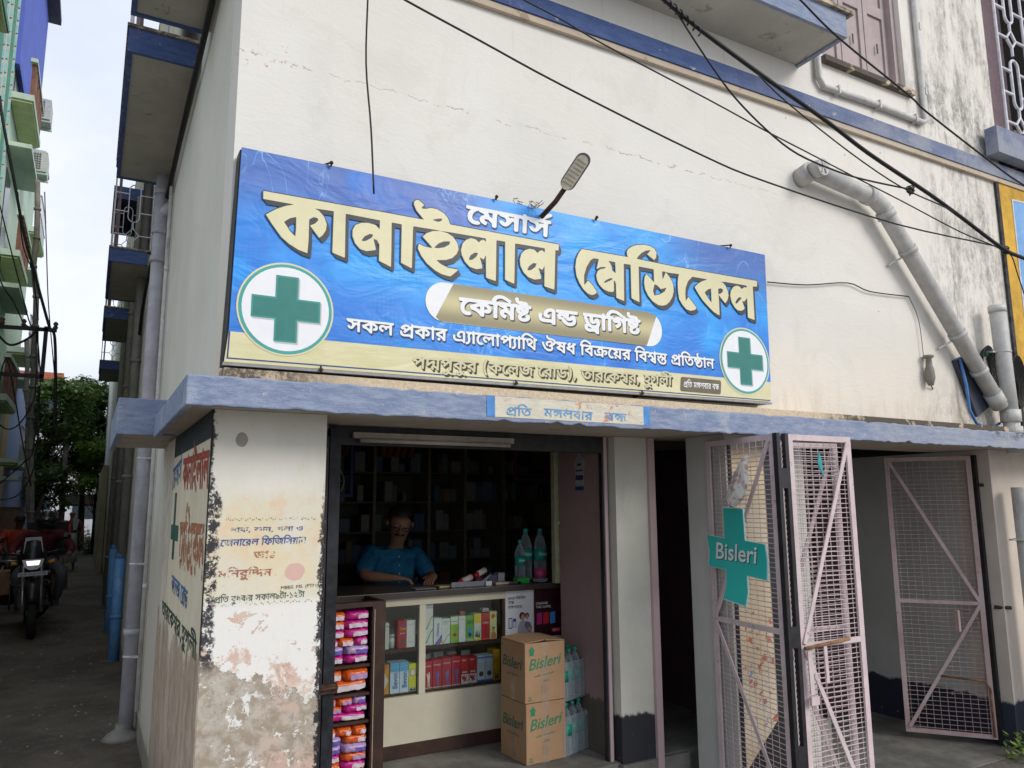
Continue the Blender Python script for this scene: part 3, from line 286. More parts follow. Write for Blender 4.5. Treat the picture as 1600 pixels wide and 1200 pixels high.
'p2':[[55,3481,-6,4,-4,10,0,11,2,7,8,12,-11,1,0,5,3,3,146,0,1,0,1,6,4,1,2,-1,3,-5,131,1,3,-2,-1,-6,-7,0,-1,-2,-5,-41,-3,-2,-3,0,-2,2,3,23,-3,5,-5,0,-4,-7,-3,-1,-7,9,-2,1,-4,-2,-2,-2,0,-4,7,-7,-2,-5,-3,-1,-8,5,-3,9,2,8,6,6,8,2,9,-4,7,2,7,-1,2,6,-3,1,-44,-1,-6,-42,-4,-2,-4,0,-4,7,-5,6,-15,7,-2,7,1,3,5,3,23,11,-31,-1,-10,-8,-5,-11,-1,-9,2,-5,5,-2,7,1,3,-4,-2,-4,-9,-2,-10,4,-3,5,-2,7,3,16,7,13,-15,-1,-5,-42,-4,-2,-4,0,0,2,4,37,-3,5,-8,0,-6,-42,-1,-2,-4,0,-3,2,1,16,-6,7,-6,3,-6,-2,-1,-4,5,-7,-4,-6,-5,2,-3,4,-2,7,3,9,7,5,9,0,11,-5,2,13,-55,-1,3,-3,11,-1,3,-5,-4,-16,0,-15,-2,-3,-3,-1,-3,2,-1,11,2,19,-7,0,1,-11,-2,-6,-5,-5,-8,-4,-10,0,-9,4,-6,7,-5,12,0,11,7,1,5,-18,8,-8,6,-1,6,2,4,4,0,4,-10,-3,-9,3,-1,4,0,7,5,9,-23,0,-5,-2,-7,-7,-4,-6,-2,-10,1,-5,3,-4,4,-2,7,1,2,-6,-5,-3],[240,3483,-2,4,1,4,5,3,4,-1,1,-3,-1,-5,-3,-3],[360,3484,4,43,-7,2,0,5,4,3,0,7,6,8,6,5,9,4,9,0,9,-3,9,-7,5,-7,-2,-4,-3,-1,-15,12,-10,1,-7,-2,-6,-6,-1,-3,3,-4,73,1,-1,6,6,9,9,6,10,3,9,-2,9,-5,10,-7,0,-4,-2,-3,-3,-1,-13,10,-11,3,-6,-2,-7,-5,-2,-4,3,-4,78,0,1,0,-1,7,8,10,8,6,11,1,8,-1,10,-6,8,-7,0,-4,-2,-2,-3,-1,-12,10,-12,3,-6,-2,-6,-5,-3,-4,3,-5,111,0,1,0,2,6,3,1,2,-1,2,-4,50,0,4,-3,-2,-5,-6,-1,-1,-2,-5,-40,-3,-2,-5,0,1,16,-2,5,-7,6,-6,0,-4,-3,0,-4,5,-5,-5,-6,-7,4,-2,7,0,6,3,5,8,5,9,0,9,-6,2,14,-2,0,-35,-1,-5,-42,-4,-2,-3,1,-1,1,4,37,-4,5,-7,0,-5,-42,-1,-2,-4,0,-3,1,-12,11,-15,6,-1,8,13,10,-11,5,-1,3,-7,0,-6,-42,-6,-3,-3,3,3,24,-1,2,-4,1,-14,-17,-9,-2,-5,3,-3,7,2,3,4,1,5,-5,2,0,5,5,-1,8,-4,5,-10,3,-1,4,-6,0,-6,-43,-1,-1,-3,-1,-4,2,4,42,-28,0,3,-3,11,-1,3,-6,-5,-13,0,-18,-2,-2,-4,-1,-2,2,-1,12,3,17,-7,1,1,-7,-2,-8,-3,-6,-7,-5,-8,-1,-9,1,-6,3,-6,7,-4,10,-2,12,7,3,2,-2,4,-16,6,-7,10,-2,5,2,3,3,1,4,-12,-3,-5,2,-3,3,-1,8,5,11,-28,-1,-5,-42,-3,-2,-6,2,5,42,-28,0,8,-2,7,-6,3,-7,-1,-6,-2,-5,-4,-4,-6,-1,-4,1,-1,2,0,4,7,2,2,4,-3,6,-7,3,-4,-33,-6,-2,-3,1,-11,11,-14,6,-2,8,14,10,-11,5,-2,3,-6,0,-6,-42,-3,-2],[610,3486,-2,4,2,5,4,3,5,-2,1,-4,-2,-5,-4,-2],[405,3499,2,-1,1,1,3,29,-13,0,5,-6,1,-5,-1,-3,-11,-5,0,-2],[632,3501,3,0,3,29,-13,0,-1,0,7,-7,0,-4,-2,-3,-10,-5],[260,3500,2,1,1,16,-16,-8],[97,3512,4,-1,8,5,5,0,-8,7,-7,-6],[489,3515,4,-1,11,5,-6,7,-8,-5],[576,3523,1,-1,7,3,5,-1,1,6,-17,0]],
'p3':[[397,3377,-2,3,3,38,-6,6,-45,0,0,-16,5,0,13,9,9,0,6,-6,2,-9,-1,-9,-8,-8,-10,-5,-15,-2,-16,3,-12,6,-11,15,-6,13,1,5,11,1,14,-25,14,-7,12,0,8,3,5,5,0,7,-2,0,-12,-6,-15,1,-6,7,0,18,-33,1,-2,2,2,6,89,1,8,-1,3,6,6,1,4,-1,3,-5,11,-1,0,-8,-11,-1,-1,-2,-3,-43,-4,-2],[440,3377,-12,6,-1,9,2,5,7,4,16,2,7,-2,5,-5,0,-10,-8,-7,-8,-2],[442,3386,5,-1,4,2,1,5,-2,2,-6,0,-4,-2],[440,3408,-6,3,-4,4,-1,6,2,6,11,6,15,0,9,-7,0,-11,-9,-6,-6,-2],[444,3417,5,-1,4,2,0,6,-5,1,-4,-1,-2,-4]],
'p4':[[219,3215,-9,3,-4,6,2,7,8,6,-7,4,0,6,6,3,7,-1,3,-5,-2,-7,9,0,5,6,-11,9,-22,8,-4,9,8,5,31,11,-49,0,-3,-45,-5,-2,-6,2,0,18,-12,8,-8,2,-7,-2,-1,-5,7,-6,-6,-7,-10,6,-5,8,4,9,11,6,12,0,15,-6,1,14,-52,1,-3,-46,-7,-2,-5,2,1,46,-15,0,-3,-46,-2,-1,-7,-1,-3,3,-1,10,-8,8,-8,3,-7,1,-4,-3,1,-5,8,-6,-3,-7,-8,1,-7,5,-4,7,1,8,4,5,11,5,0,1,-3,4,-13,4,-2,4,-5,2,0,5,2,2,72,1,-2,7,8,9,12,7,12,2,15,-1,11,-4,17,-10,1,-5,-6,-3,-23,12,-15,2,-9,-3,-8,-6,-2,-3,4,-4,143,-1,0,7,13,13,8,4,15,1,12,-2,14,-6,13,-8,0,-3,-6,-4,-20,11,-17,3,-11,-3,-7,-6,-2,-3,6,-4,167,-2,0,-8,-9,-1,-2,-1,-2,-44,-4,-2,-7,0,-1,19,-12,9,-9,2,-6,-2,0,-5,8,-6,-7,-7,-10,5,-4,7,2,11,10,6,14,0,15,-6,0,14,-115,1,1,-12,22,10,5,1,6,-7,-4,-10,1,-2,24,10,4,-1,4,-3,1,-3,-4,-16,2,-11,-2,-3,-6,-1,-5,4,-2,20,-20,-11,-8,4,-2,16,-21,-12,-9,3,0,22,-2,2,-12,0,-2,-45,-4,-3,-8,1,1,47,-15,0,-3,-45,-7,-3,0,-3,17,-12,1,-3,-3,-4,-4,0,-14,8,-10,-7],[219,3224,6,-1,6,4,-10,1,-3,-1],[239,3256,1,-1,1,2,0,18,-23,-9],[81,3265,1,21,-20,0,8,-15]],
'p6':[[156,3031,-4,1,-3,4,0,7,5,5,10,1,3,5,-7,8,-12,6,-2,7,7,5,16,9,-25,0,-1,2,0,3,2,2,36,0,2,-1,-1,-4,-6,-2,-2,-36,-4,-4,0,-2,1,-2,8,-8,2,-2,-4,-4,-9,7,-5,-6],[157,3037,3,1,3,3,-3,1,-5,0,-1,-4],[53,3046,-3,5,-3,2,-19,-1,-5,2,-3,4,-1,9,0,3,3,1,3,-1,0,-7,3,-4,17,0,7,-1,1,18,-3,4,-17,-16,-3,3,2,6,0,4,-6,0,-5,5,2,4,8,8,6,2,6,-1,9,-7,3,12,2,0,3,-4,7,0,1,0,-2,5,5,9,7,6,8,1,7,-1,6,-3,9,-8,1,-3,-3,-3,-13,10,-10,1,-5,-2,-4,-6,-1,-3,3,-3,48,0,3,-2,-1,-3,-1,-2,-49,-1,-2,-36,-1,-3,-4,1,-1,1,2,37,-9,1,-2,-2,-1,-39,-2,-2],[659,3052,-10,8,-17,7,2,5,14,0,3,1,3,3,-1,5,-12,4,-4,4,-1,5,4,5,4,-3,0,-4,11,-4,4,-5,1,-8,-8,-10,9,-8,0,-3],[206,3050,-9,12,-12,6,-2,3,0,5,6,4,-2,10,5,6,6,1,2,-2,-1,-4,-5,-2,0,-3,1,-2,11,4,1,7,2,2,47,0,4,-2,1,5,3,2,3,-5,41,0,2,-2,-1,-4,-5,-2,-2,-36,-1,-2,-5,0,-4,7,-5,5,-11,6,-3,6,5,5,18,10,-29,0,-2,-37,-1,-2,-3,-1,-2,3,1,33,-3,4,-6,0,-3,-37,-1,-2,-2,-1,-2,1,-8,11,-13,7,-2,6,4,4,19,10,-27,1,-3,-1,-2,-37,-2,-2],[280,3051,-2,2,0,4,2,3,3,0,3,-3,0,-4,-3,-2],[359,3051,-2,3,1,20,-3,4,-3,-2,-7,-11,-4,-4,-6,0,-5,5,-2,3,2,2,3,1,3,-4,3,-1,3,5,1,2,-3,9,-4,2,-6,2,-1,3,-3,2,0,3,3,2,91,1,5,-2,1,5,2,2,4,-5,49,0,2,-1,1,-3,4,4,4,-3,-1,-5,20,-9,4,-5,2,-6,-2,-8,-5,-5,-7,-4,-10,-1,-3,5,6,5,0,6,-3,2,-3,-1,-1,-1,-1,-5,-4,-1,-2,6,2,4,8,4,6,-1,4,-5,0,-10,5,1,2,3,1,4,-1,5,-4,3,-18,8,-4,8,-5,-1,-3,-38,-1,-1,-3,0,-2,2,1,21,-2,3,-5,0,-2,-6,-3,-1,-2,1,-3,7,-4,1,-3,-1,-1,-3,0,-4,6,-6,-3,-5,-7,5,-3,9,2,6,4,4,7,2,8,-4,5,3,6,-2,0,7,-37,0,-2,-2,-1,-36,-2,-1,-3,0,-1,2,1,31,-1,4,-3,2,-17,0,-2,-1,9,-5,5,-5,1,-4,0,-5,-1,-4,-4,-3,-7,-1,-1,2,0,3,5,2,2,4,-2,5,-7,3,-2,-29,-2,-2,-3,0,-9,12,-5,3,-7,3,-3,6,4,4,20,11,-29,1,-3,-38,-1,-2],[559,3052,-1,3,1,32,-3,5,-25,-1,-2,-25,1,-4,7,-1,4,3,3,5,1,7,-1,2,-6,1,-1,3,2,3,7,0,3,-2,2,-4,0,-7,-4,-9,-8,-7,-8,-2,-3,1,-3,3,-2,6,1,27,-5,1,-1,5,3,1,20,0,2,2,-1,2,-13,0,-5,3,-4,6,0,6,1,2,5,-1,0,-6,2,-2,14,-1,4,-1,2,-3,2,-6,9,-2,1,5,2,1,2,-1,2,-3,6,-2,-1,-5,-5,-1,-2,-37],[606,3053,-4,1,-3,4,-1,4,2,5,6,4,2,-5,-3,-5,4,-1,5,2,2,5,-1,5,-15,15,0,8,4,4,4,-3,-2,-4,1,-3,12,-12,3,-9,-1,-8,-4,-4,-6,-3],[706,3053,-1,3,1,31,-1,3,-3,2,-24,0,-2,-23,1,-6,3,-2,5,2,6,8,0,7,-5,1,-2,2,0,3,2,2,6,0,4,-3,2,-5,-1,-7,-5,-9,-6,-6,-10,-1,-5,4,-1,9,1,23,-5,2,-1,4,3,2,21,0,1,2,-2,2,-12,0,-6,3,-3,5,-1,4,2,4,4,0,1,-7,3,-2,16,-1,3,-3,2,-7,9,0,1,3,3,2,3,-4,5,-1,1,-1,-1,-5,-5,-1,-2,-37,-2,-2],[103,3053,-8,4,-6,6,-5,13,-2,7,1,2,4,1,1,-1,6,-17,4,-5,5,-3,4,0,5,3,3,5,0,5,-2,6,-5,2,-3,-2,-1,-6,-5,-1,-1,2,0,5,2,4,6,4,4,0,6,-2,3,-5,3,-10,-3,-9,-7,-6],[167,3063,1,3,0,15,-14,-8,7,-4],[204,3064,2,2,0,15,-15,-8],[241,3064,1,-1,1,2,0,16,-15,-8,8,-4],[295,3064,1,0,0,1,1,16,-4,-1,-11,-6],[392,3065,2,-1,0,2,0,16,-14,-8],[574,3071,-1,3,0,3,2,1,12,0,2,-1,0,-4,-2,-2],[38,3078,7,6,0,3,-7,2,-7,-4,4,-2],[347,3082,1,-1,5,4,5,-1,1,6,-16,0]],
'f1':[[2393,4573,-7,8,-8,2,-45,-1,-12,4,-7,7,-3,16,1,4,5,2,8,-2,1,-12,8,-7,40,1,16,-3,2,30,-6,7,-42,-27,-7,6,6,10,-2,6,-14,0,-11,8,5,8,19,12,14,3,15,-1,22,-13,5,20,6,1,8,-7,17,-1,2,1,-5,8,13,14,17,10,18,2,17,-2,15,-6,21,-13,3,-5,-8,-5,-32,17,-22,3,-13,-4,-10,-9,-2,-6,6,-5,118,-1,6,-3,-1,-6,-3,-2,-118,-1,-4,-59,-4,-4,-8,0,-3,2,3,61,-22,2,-3,-3,-3,-64,-5,-3],[2514,4583,-20,6,-13,10,-14,22,-3,12,2,2,8,2,5,-2,13,-28,10,-9,12,-3,10,0,13,3,6,9,1,8,-6,10,-12,3,-8,-3,-3,-9,-10,-2,-3,3,0,8,5,8,15,6,10,0,12,-4,10,-8,5,-16,-7,-16,-16,-10],[2357,4626,17,10,0,4,-18,4,-17,-6,10,-4]],
'f2':[[2768,4585,-3,3,-1,14,-12,12,-10,6,-11,0,-7,-5,2,-8,10,-6,-3,-9,-8,0,-13,9,-4,10,0,7,6,7,16,7,1,3,-5,6,-16,6,-11,9,0,6,4,3,407,-8,10,-2,3,8,6,2,12,-8,97,-2,6,-3,-2,-7,-13,-3,-4,-61,-4,-4,-10,2,-15,14,-12,8,-23,7,-7,11,3,4,10,5,44,15,-17,1,-57,0,-3,-61,-2,-3,-5,-1,-8,2,2,57,-6,7,-18,0,-4,-61,-3,-4,-7,-1,-24,21,-30,11,-7,11,3,4,15,6,40,13,-72,3,-5,-65,-9,-2,-6,3,1,36,-8,7,-10,-1,-4,-9,-7,-3,-5,2,-7,12,-7,2,-10,-2,-4,-5,2,-6,14,-10,-6,-9,-16,7,-7,7,-3,8,2,10,13,10,15,2,20,-8,13,5,13,-2,3,2,0,8,-94,3,-9,-10,10,-10,-7,-16,2,-27,-10,-4,-5,3,-2,10,2,28,-15,-5,-25,-22,-18,0,-11,10,10,6,10,-6,6,2,8,10,-2,10,-3,5,-13,2,-4,-2,-2,-7,-10,-4,-5,11,10,14,-6,3,-20,1,-4,-4,-3,-60],[3172,4578,-5,2,-2,6,6,7,7,1,6,-4,2,-6,-5,-6],[3076,4602,3,0,1,2,1,27,-15,-3,-23,-9,19,-8],[3208,4600,3,4,0,25,-36,-12],[2764,4620,3,4,1,27,-32,0,8,-8,4,-12],[2854,4631,3,-2,12,6,-18,6,-8,9,-13,0,17,-9],[2867,4647,9,2,-11,1,-3,-1]],
'f3':[[3461,4585,-33,22,-34,9,-8,10,4,4,17,6,50,13,-74,3,-5,4,3,6,254,-3,8,-3,-4,-8,-43,0,-4,-3,1,-10,28,4,9,-6,-6,-20,4,-20,-3,-2,-10,-1,-6,5,-1,30,-16,-4,-3,-33,-4,-4,-11,0,-18,9,-29,8,-9,12,36,12,2,3,-14,6,-15,2,-8,-4,5,-8,-11,-6,-12,9,-1,10,10,7,14,4,-41,2,-5,-3,-4,-60,-3,-2],[3564,4602,5,-2,3,2,-2,15,-24,-7,1,-2],[3452,4608,4,-1,1,3,0,25,-28,-5,-17,-6,19,-6],[3567,4636,3,-2,3,3,-2,12,-37,-1,21,-6]],
's1':[[2843,3976,44,29,26,56,1,58,-27,60,56,3,6,23,-8,10,-570,49,-30,-7,-1,26,-12,11,-27,-23,-156,13,-7,4,17,24,-6,10,-91,78,-12,0,-11,-13,2,-14,91,-84,-82,3,-15,-8,3,-26,27,-8,-21,-191,7,-14,17,-2,8,7,15,114,22,18,17,-12,38,-78,28,-10,24,8,32,35,-20,18,-26,-23,-17,4,-13,26,11,38,17,19,48,11,14,17,18,1,19,-7,-21,-190,7,-15,17,-1,9,6,22,178,16,20,24,1,19,-7,-21,-190,7,-15,17,-1,9,6,14,115,17,17,19,-8,25,-60,21,-27,29,-4,24,12,23,24,-1,11,-16,13,-26,-23,-17,2,-13,22,6,32,23,32,48,11,13,17,12,1,26,-7,-22,-191,6,-13,25,1,11,45,36,37,23,13,29,-3,10,-21,-9,-19,-27,-17,5,-26,17,-2,28,17,18,25,5,31,-11,26,-32,26,0,10,15,19,43,14,7,13,12,3,23,-11,26,-36,10,-33,0,-39,-10,-31,-15,-19,-25,-8,-28,8,-15,-12,-2,-13,18,-15],[2660,4102,-4,7,10,89,73,-5,-22,-25,-14,-38],[2484,4168,-27,23,-30,-7,1,34,89,-8],[2153,4197,-28,23,-30,-8,1,35,90,-7]],
's2':[[715,3919,102,60,119,46,6,32,-8,17,-99,-4,-27,13,-5,18,17,32,45,11,20,-10,7,-31,40,-2,14,18,8,31,-19,47,17,4,56,-3,-46,-235,7,-16,38,0,19,17,43,211,27,27,33,-3,-46,-234,8,-16,14,-2,37,11,24,94,61,51,32,9,22,-12,-5,-18,-40,-37,8,-31,16,-11,51,31,33,44,4,55,-23,30,-31,12,-37,0,-66,-27,5,52,207,4,-45,-235,9,-15,26,-3,15,2,14,17,47,219,20,18,54,3,30,-4,-74,-65,-16,-38,0,-39,32,-33,29,-5,40,12,-4,-73,17,-11,31,2,83,78,100,44,27,38,-5,33,-105,59,141,9,18,16,5,24,-19,21,-386,-7,-7,27,-17,5,-15,-3,-36,-29,-319,-7,-10,26,-13,7,-24,-6,-20,-24,-103,0,62,23,33,33,18,62,-29,16,-30,-17,-19,-42,-116,-16,-32,-22,-34,-42,-379,-8,-7,28,-17,5,-15,-3,-36,-29,-357,-7,-18,-18,-5,-26,8,-14,33,-6,0,-9,-44,-227,8,-16,30,-2,20,11,31,141,22,23,22,-3,3,-35,26,-10,22,11,34,43,24,6,13,-8,-5,-28,-52,-44,4,-31,15,-12,59,30,43,54,6,54,-28,39,-57,10,-58,-24,-28,14,-45,-3,2,16,9,4,254,0,-45,-235,9,-15,18,-3,23,2,14,17,44,211,23,26,31,2,4,-11,-45,-227,9,-15,26,-3,16,2,14,17,27,133,15,19,26,5,6,-39,27,-11,22,12,34,44,31,2,3,-30,-56,-47,5,-32,17,-10,68,38,19,21,18,39,-1,45,-31,34,-51,10,-58,-25,-35,14,-38,-3,4,19,280,5,21,-4,-56,-56,-15,-54,6,-28,28,-34,-94,-72,16,-33],[1673,4075,-7,-4,-2,12,17,65,59,-33],[1594,4082,-45,22,16,28,41,19,4,-15]],
's3':[[1641,3201,58,44,41,65,33,119,-12,120,63,14,18,39,-3,30,-21,11,-443,4,7,46,-22,76,-27,44,-50,26,-82,-11,-81,-47,-79,-70,-8,-26,9,-33,-7,-2,-1013,6,-17,-4,-18,-24,-5,-47,39,-19,-71,-325,13,-26,32,2,21,22,42,186,22,29,24,1,-1,-52,33,-16,20,15,36,58,26,10,14,-9,-4,-37,-63,-65,1,-44,14,-17,64,38,52,76,12,72,-27,59,-51,17,-71,-32,-27,19,-40,-3,-1,22,15,6,313,-9,-79,-77,-24,-52,-7,-54,13,-44,21,-17,56,2,23,35,-21,-129,21,-16,33,5,49,64,55,50,89,43,37,58,7,22,-7,21,-106,88,151,2,39,-47,8,-109,-22,-65,-22,-32,-31,-15,-45,8,-28,-35,-6,-22,8,-23,52,-18,32,5,37,23,59,77,38,129,-8,123,198,-5,-25,-97,-19,10,-24,55,-34,6,-34,-38,-36,-75,-14,-76,11,-65,25,-36,58,-20,76,19,57,46,58,75,56,108,22,54,-15,33,51,1,-70,-326,6,-22,17,-5,25,3,18,23,73,325,57,1,-69,-326,8,-24,23,-3,29,15,18,65,21,33,75,67,23,-1,9,-24,-11,-23,-45,-41,6,-63,33,7,49,40,33,58,10,54,-10,40,-34,47,18,25,53,23,39,31,42,-69,6,-43,-13,-76,-34,-65,-29,-15,-46,8,-23,-25,-11,-32,6,-22,23,-15],[1003,3316,-35,-6,-36,17,-9,33,10,43,39,-37,56,3,45,55,35,130,57,-1,-90,-173,-28,-35],[510,3374,-8,11,27,89,53,-46],[428,3375,-11,23,-31,6,-3,14,24,43,44,22],[1425,3432,23,119,65,2,-44,-89],[1289,3650,-214,2,78,67,87,33,30,-9,26,-28,10,-43]],
's4':[[2201,2922,47,43,60,24,11,21,-2,8,-15,9,-83,31,115,6,6,6,1,12,-9,7,-806,-18,-16,-8,0,-14,9,-5,87,0,-20,-10,-39,-4,-16,-17,7,-51,-13,-46,11,-10,15,1,7,10,13,46,-2,38,9,5,19,0,-8,-30,1,-17,8,-16,17,-13,24,-5,34,1,30,10,21,13,24,27,26,47,1,12,-14,5,-15,-5,-26,-47,-34,-30,-40,-6,-18,8,-7,13,4,9,38,-9,35,13,9,14,2,17,-15,29,14,2,97,1,-10,-131,13,-6,14,2,4,5,8,76,16,12,14,0,8,-22,14,-4,10,4,9,15,13,11,15,3,11,-4,1,-20,-30,-23,12,-19,35,16,20,30,-4,29,-19,14,-34,4,-35,-14,-23,8,-25,-4,-5,2,2,16,155,6,15,-4,25,-18,13,-25,2,-17,-6,-25,-14,-17,-20,-6,-24,3,-12,-11,1,-13,33,-7,19,3,22,10,15,13,12,21,6,22,-1,29,-22,42,116,2,-35,-13,-26,-20,-13,-23,2,-21,20,-18,19,-3,20,4,1,20,-24,6,-4,13,15,17,28,9,-6,-101,10,-6],[1361,2903,26,14,10,12,16,35,-2,38,-21,37,44,5,5,17,-5,6,-277,-5,-20,-4,-5,17,-12,3,-21,-17,-234,-9,-3,-17,7,-6,98,0,-6,-46,-14,2,-22,22,-19,3,-11,-6,-14,-23,-7,-26,4,-25,17,-20,21,-9,33,-4,40,10,27,18,23,26,32,64,-24,10,-8,-7,-28,-55,-30,-28,-20,-8,-24,-1,-16,5,-12,13,3,28,32,-18,25,1,15,7,12,22,8,48,94,0,-10,-131,11,-6,21,7,12,118,18,15,24,0,-9,-132,2,-4,15,-2,14,3,48,41,60,23,11,23,-9,12,-88,36,107,4,21,-5,23,-21,10,-21,1,-25,-8,-21,-12,-13,-16,-6,-29,2,-11,-18,23,-11],[1274,2901,12,13,-3,13,-16,9,-15,-4,-9,-10,1,-17,10,-6],[2214,2974,-4,-2,-2,6,7,49,55,-22],[1208,2951,-5,8,7,46,57,-24],[1674,3003,-14,-3,-32,16,-12,-1,28,23,28,-16,5,-10]],
's5':[[1041,2527,45,12,11,12,-2,19,-28,13,-81,4,-7,10,52,13,84,13,7,17,-19,6,-50,-3,-57,3,-25,9,-5,12,20,14,42,6,30,-5,7,-16,32,-3,17,3,8,24,-29,19,70,8,4,19,-277,3,-9,-14,5,-10,118,-2,-64,-15,-20,-12,-13,-19,5,-19,17,-13,32,-11,-98,-30,-3,-8,18,-11,41,5,2,-6,-84,-26,-4,-12,12,-8,16,-1,69,20,38,-17,40,-5],[1035,2551,-31,0,-15,8,42,3,11,-3],[1235,2561,6,9,-15,50,-54,2,-12,-13,27,-43,15,-6],[1638,2576,69,21,58,8,21,14,0,13,-78,21,77,16,62,-14,31,2,6,20,-47,10,-9,9,8,11,22,6,165,-3,-80,-22,-23,-16,-9,-19,5,-15,24,-13,40,-4,34,3,4,21,-41,5,-7,11,20,12,58,9,-14,-91,5,-6,17,-1,30,3,74,36,102,20,21,21,-15,12,-144,34,183,1,57,-21,25,-27,-13,-38,-46,-16,-49,3,-22,-14,10,-10,48,-5,64,7,29,12,24,19,14,42,-34,47,96,-2,-19,-118,6,-6,24,-1,23,3,73,34,102,20,24,19,-2,12,-150,38,205,0,-15,-120,10,-6,24,-1,23,7,19,104,21,14,124,1,-44,-10,-36,-18,-18,-22,-2,-19,16,-23,23,-12,48,-9,48,-2,68,10,44,16,59,42,22,35,-26,6,-23,-2,-58,-54,-30,-15,-34,-9,-57,0,-30,9,-11,19,14,20,20,8,31,3,18,-8,0,-15,45,-3,14,14,-3,19,-12,9,-40,11,198,1,12,6,2,12,-18,7,-368,0,-8,0,-5,15,-17,1,-16,-1,-18,-12,-17,-2,-923,4,-67,-11,-55,11,-75,-6,-1,17,-20,3,-16,-1,-27,-14,-327,0,-12,-6,1,-16,46,-4,2,-4,-18,-119,52,0,64,31,60,16,50,7,21,15,1,16,-150,38,197,1,13,-5,-21,-128,17,-5],[2677,2585,16,12,-4,14,-23,6,-33,-3,-15,-9,1,-16,25,-6],[1484,2587,15,9,-2,18,-23,7,-33,-4,-17,-13,5,-12,22,-6],[635,2589,24,90,65,31,40,6,26,-6,-53,-7,-22,-12,-6,-27,18,-16,62,-19,32,15,1,8,-50,17,-2,10,21,5,56,-3,40,17,-17,18,-47,21,-71,5,-85,-18,1,28,-20,4,-17,-1,-27,-15,-285,2,1,4,25,4,98,1,39,14,5,19,-12,12,-39,9,-73,5,-107,-5,-59,-11,-47,-21,-27,-29,-46,-5,-3,-20,44,-4,1,-4,-15,-120,41,-1,12,6,27,120,65,-1,-19,-119,5,-6,24,-1,28,6,13,66,23,13,25,1,12,-22,33,-3,45,26,25,4,16,-3,9,-5,-1,-12,-53,-23,7,-15,11,-3,60,13,35,24,0,27,-31,17,-48,6,-76,-11,-31,7,-50,-2,2,15,271,0,22,-1,3,-4,-19,-119],[1671,2615,-19,-3,3,19,45,-8],[2570,2636,-17,0,10,44,39,-5,57,-16],[2112,2637,-16,0,9,42,91,-19],[1378,2639,-16,-3,-1,3,9,44,56,-8,41,-13],[1687,2657,-26,4,6,31,35,18,41,2,15,-7,0,-9,-19,-10,-42,-6],[254,2742,-58,-1,-10,5,17,15,49,17,107,7,56,-4,8,-5,-124,-6,-26,-9]]}
def contours(key):
    out = []
    for q in TXT[key]:
        x, y = q[0], q[1]; c = [(x / 2000, y / 2000)]
        for i in range(2, len(q), 2): x += q[i]; y += q[i + 1]; c.append((x / 2000, y / 2000))
        out.append(c)
    return out
def fill(polys):
    """closed outlines with holes -> vertices and faces, by Blender's curve filler"""
    cu = bpy.data.curves.new('fill', 'CURVE'); cu.dimensions = '2D'; cu.fill_mode = 'BOTH'
    for c in polys:
        s = cu.splines.new('POLY'); s.points.add(len(c) - 1)
        for i, (a, b) in enumerate(c): s.points[i].co = (a, b, 0, 1)
        s.use_cyclic_u = True
    o = bpy.data.objects.new('fill', cu); COL.objects.link(o)
    dg = bpy.context.evaluated_depsgraph_get()
    me = bpy.data.meshes.new_from_object(o.evaluated_get(dg))
    V = [tuple(v.co) for v in me.vertices]; F = [tuple(p.vertices) for p in me.polygons]
    bpy.data.objects.remove(o); bpy.data.curves.remove(cu); bpy.data.meshes.remove(me)
    return V, F
def decal(name, polys, material, parent, plane, d, clip=None):
    V, F = fill(polys)
    b = MB()
    b.v = [Vector((a, d, c)) if plane == 'y' else Vector((d, a, c)) for a, c, _ in V]
    for q in F: b.face(list(q))
    return b.build(name, material, parent)
def text_polys(s, size, shear=0, xs=1.0, off=0):
    cu = bpy.data.curves.new('txt', 'FONT'); cu.body = s; cu.size = size; cu.shear = shear; cu.offset = off; cu.resolution_u = 3
    o = bpy.data.objects.new('txt', cu); COL.objects.link(o)
    dg = bpy.context.evaluated_depsgraph_get()
    me = bpy.data.meshes.new_from_object(o.evaluated_get(dg))
    V = [(v.co.x * xs, v.co.y) for v in me.vertices]; F = [tuple(p.vertices) for p in me.polygons]
    bpy.data.objects.remove(o); bpy.data.curves.remove(cu); bpy.data.meshes.remove(me)
    return V, F
def latin(name, s, material, parent, origin, ex, ez, width=None, height=None, size=1, shear=0, off=0):
    """flat Latin lettering: origin, unit vectors along and up; fitted to width (and height of a capital)"""
    V, F = text_polys(s, 1, shear, 1, off)
    w = max(v[0] for v in V) - min(v[0] for v in V); x0 = min(v[0] for v in V)
    hh = .70
    sx = width / w if width else size; sy = height / hh if height else sx
    b = MB(); O, X, Zv = Vector(origin), Vector(ex), Vector(ez)
    b.v = [O + X * ((v[0] - x0) * sx) + Zv * (v[1] * sy) for v in V]
    for q in F: b.face(list(q))
    return b.build(name, material, parent)

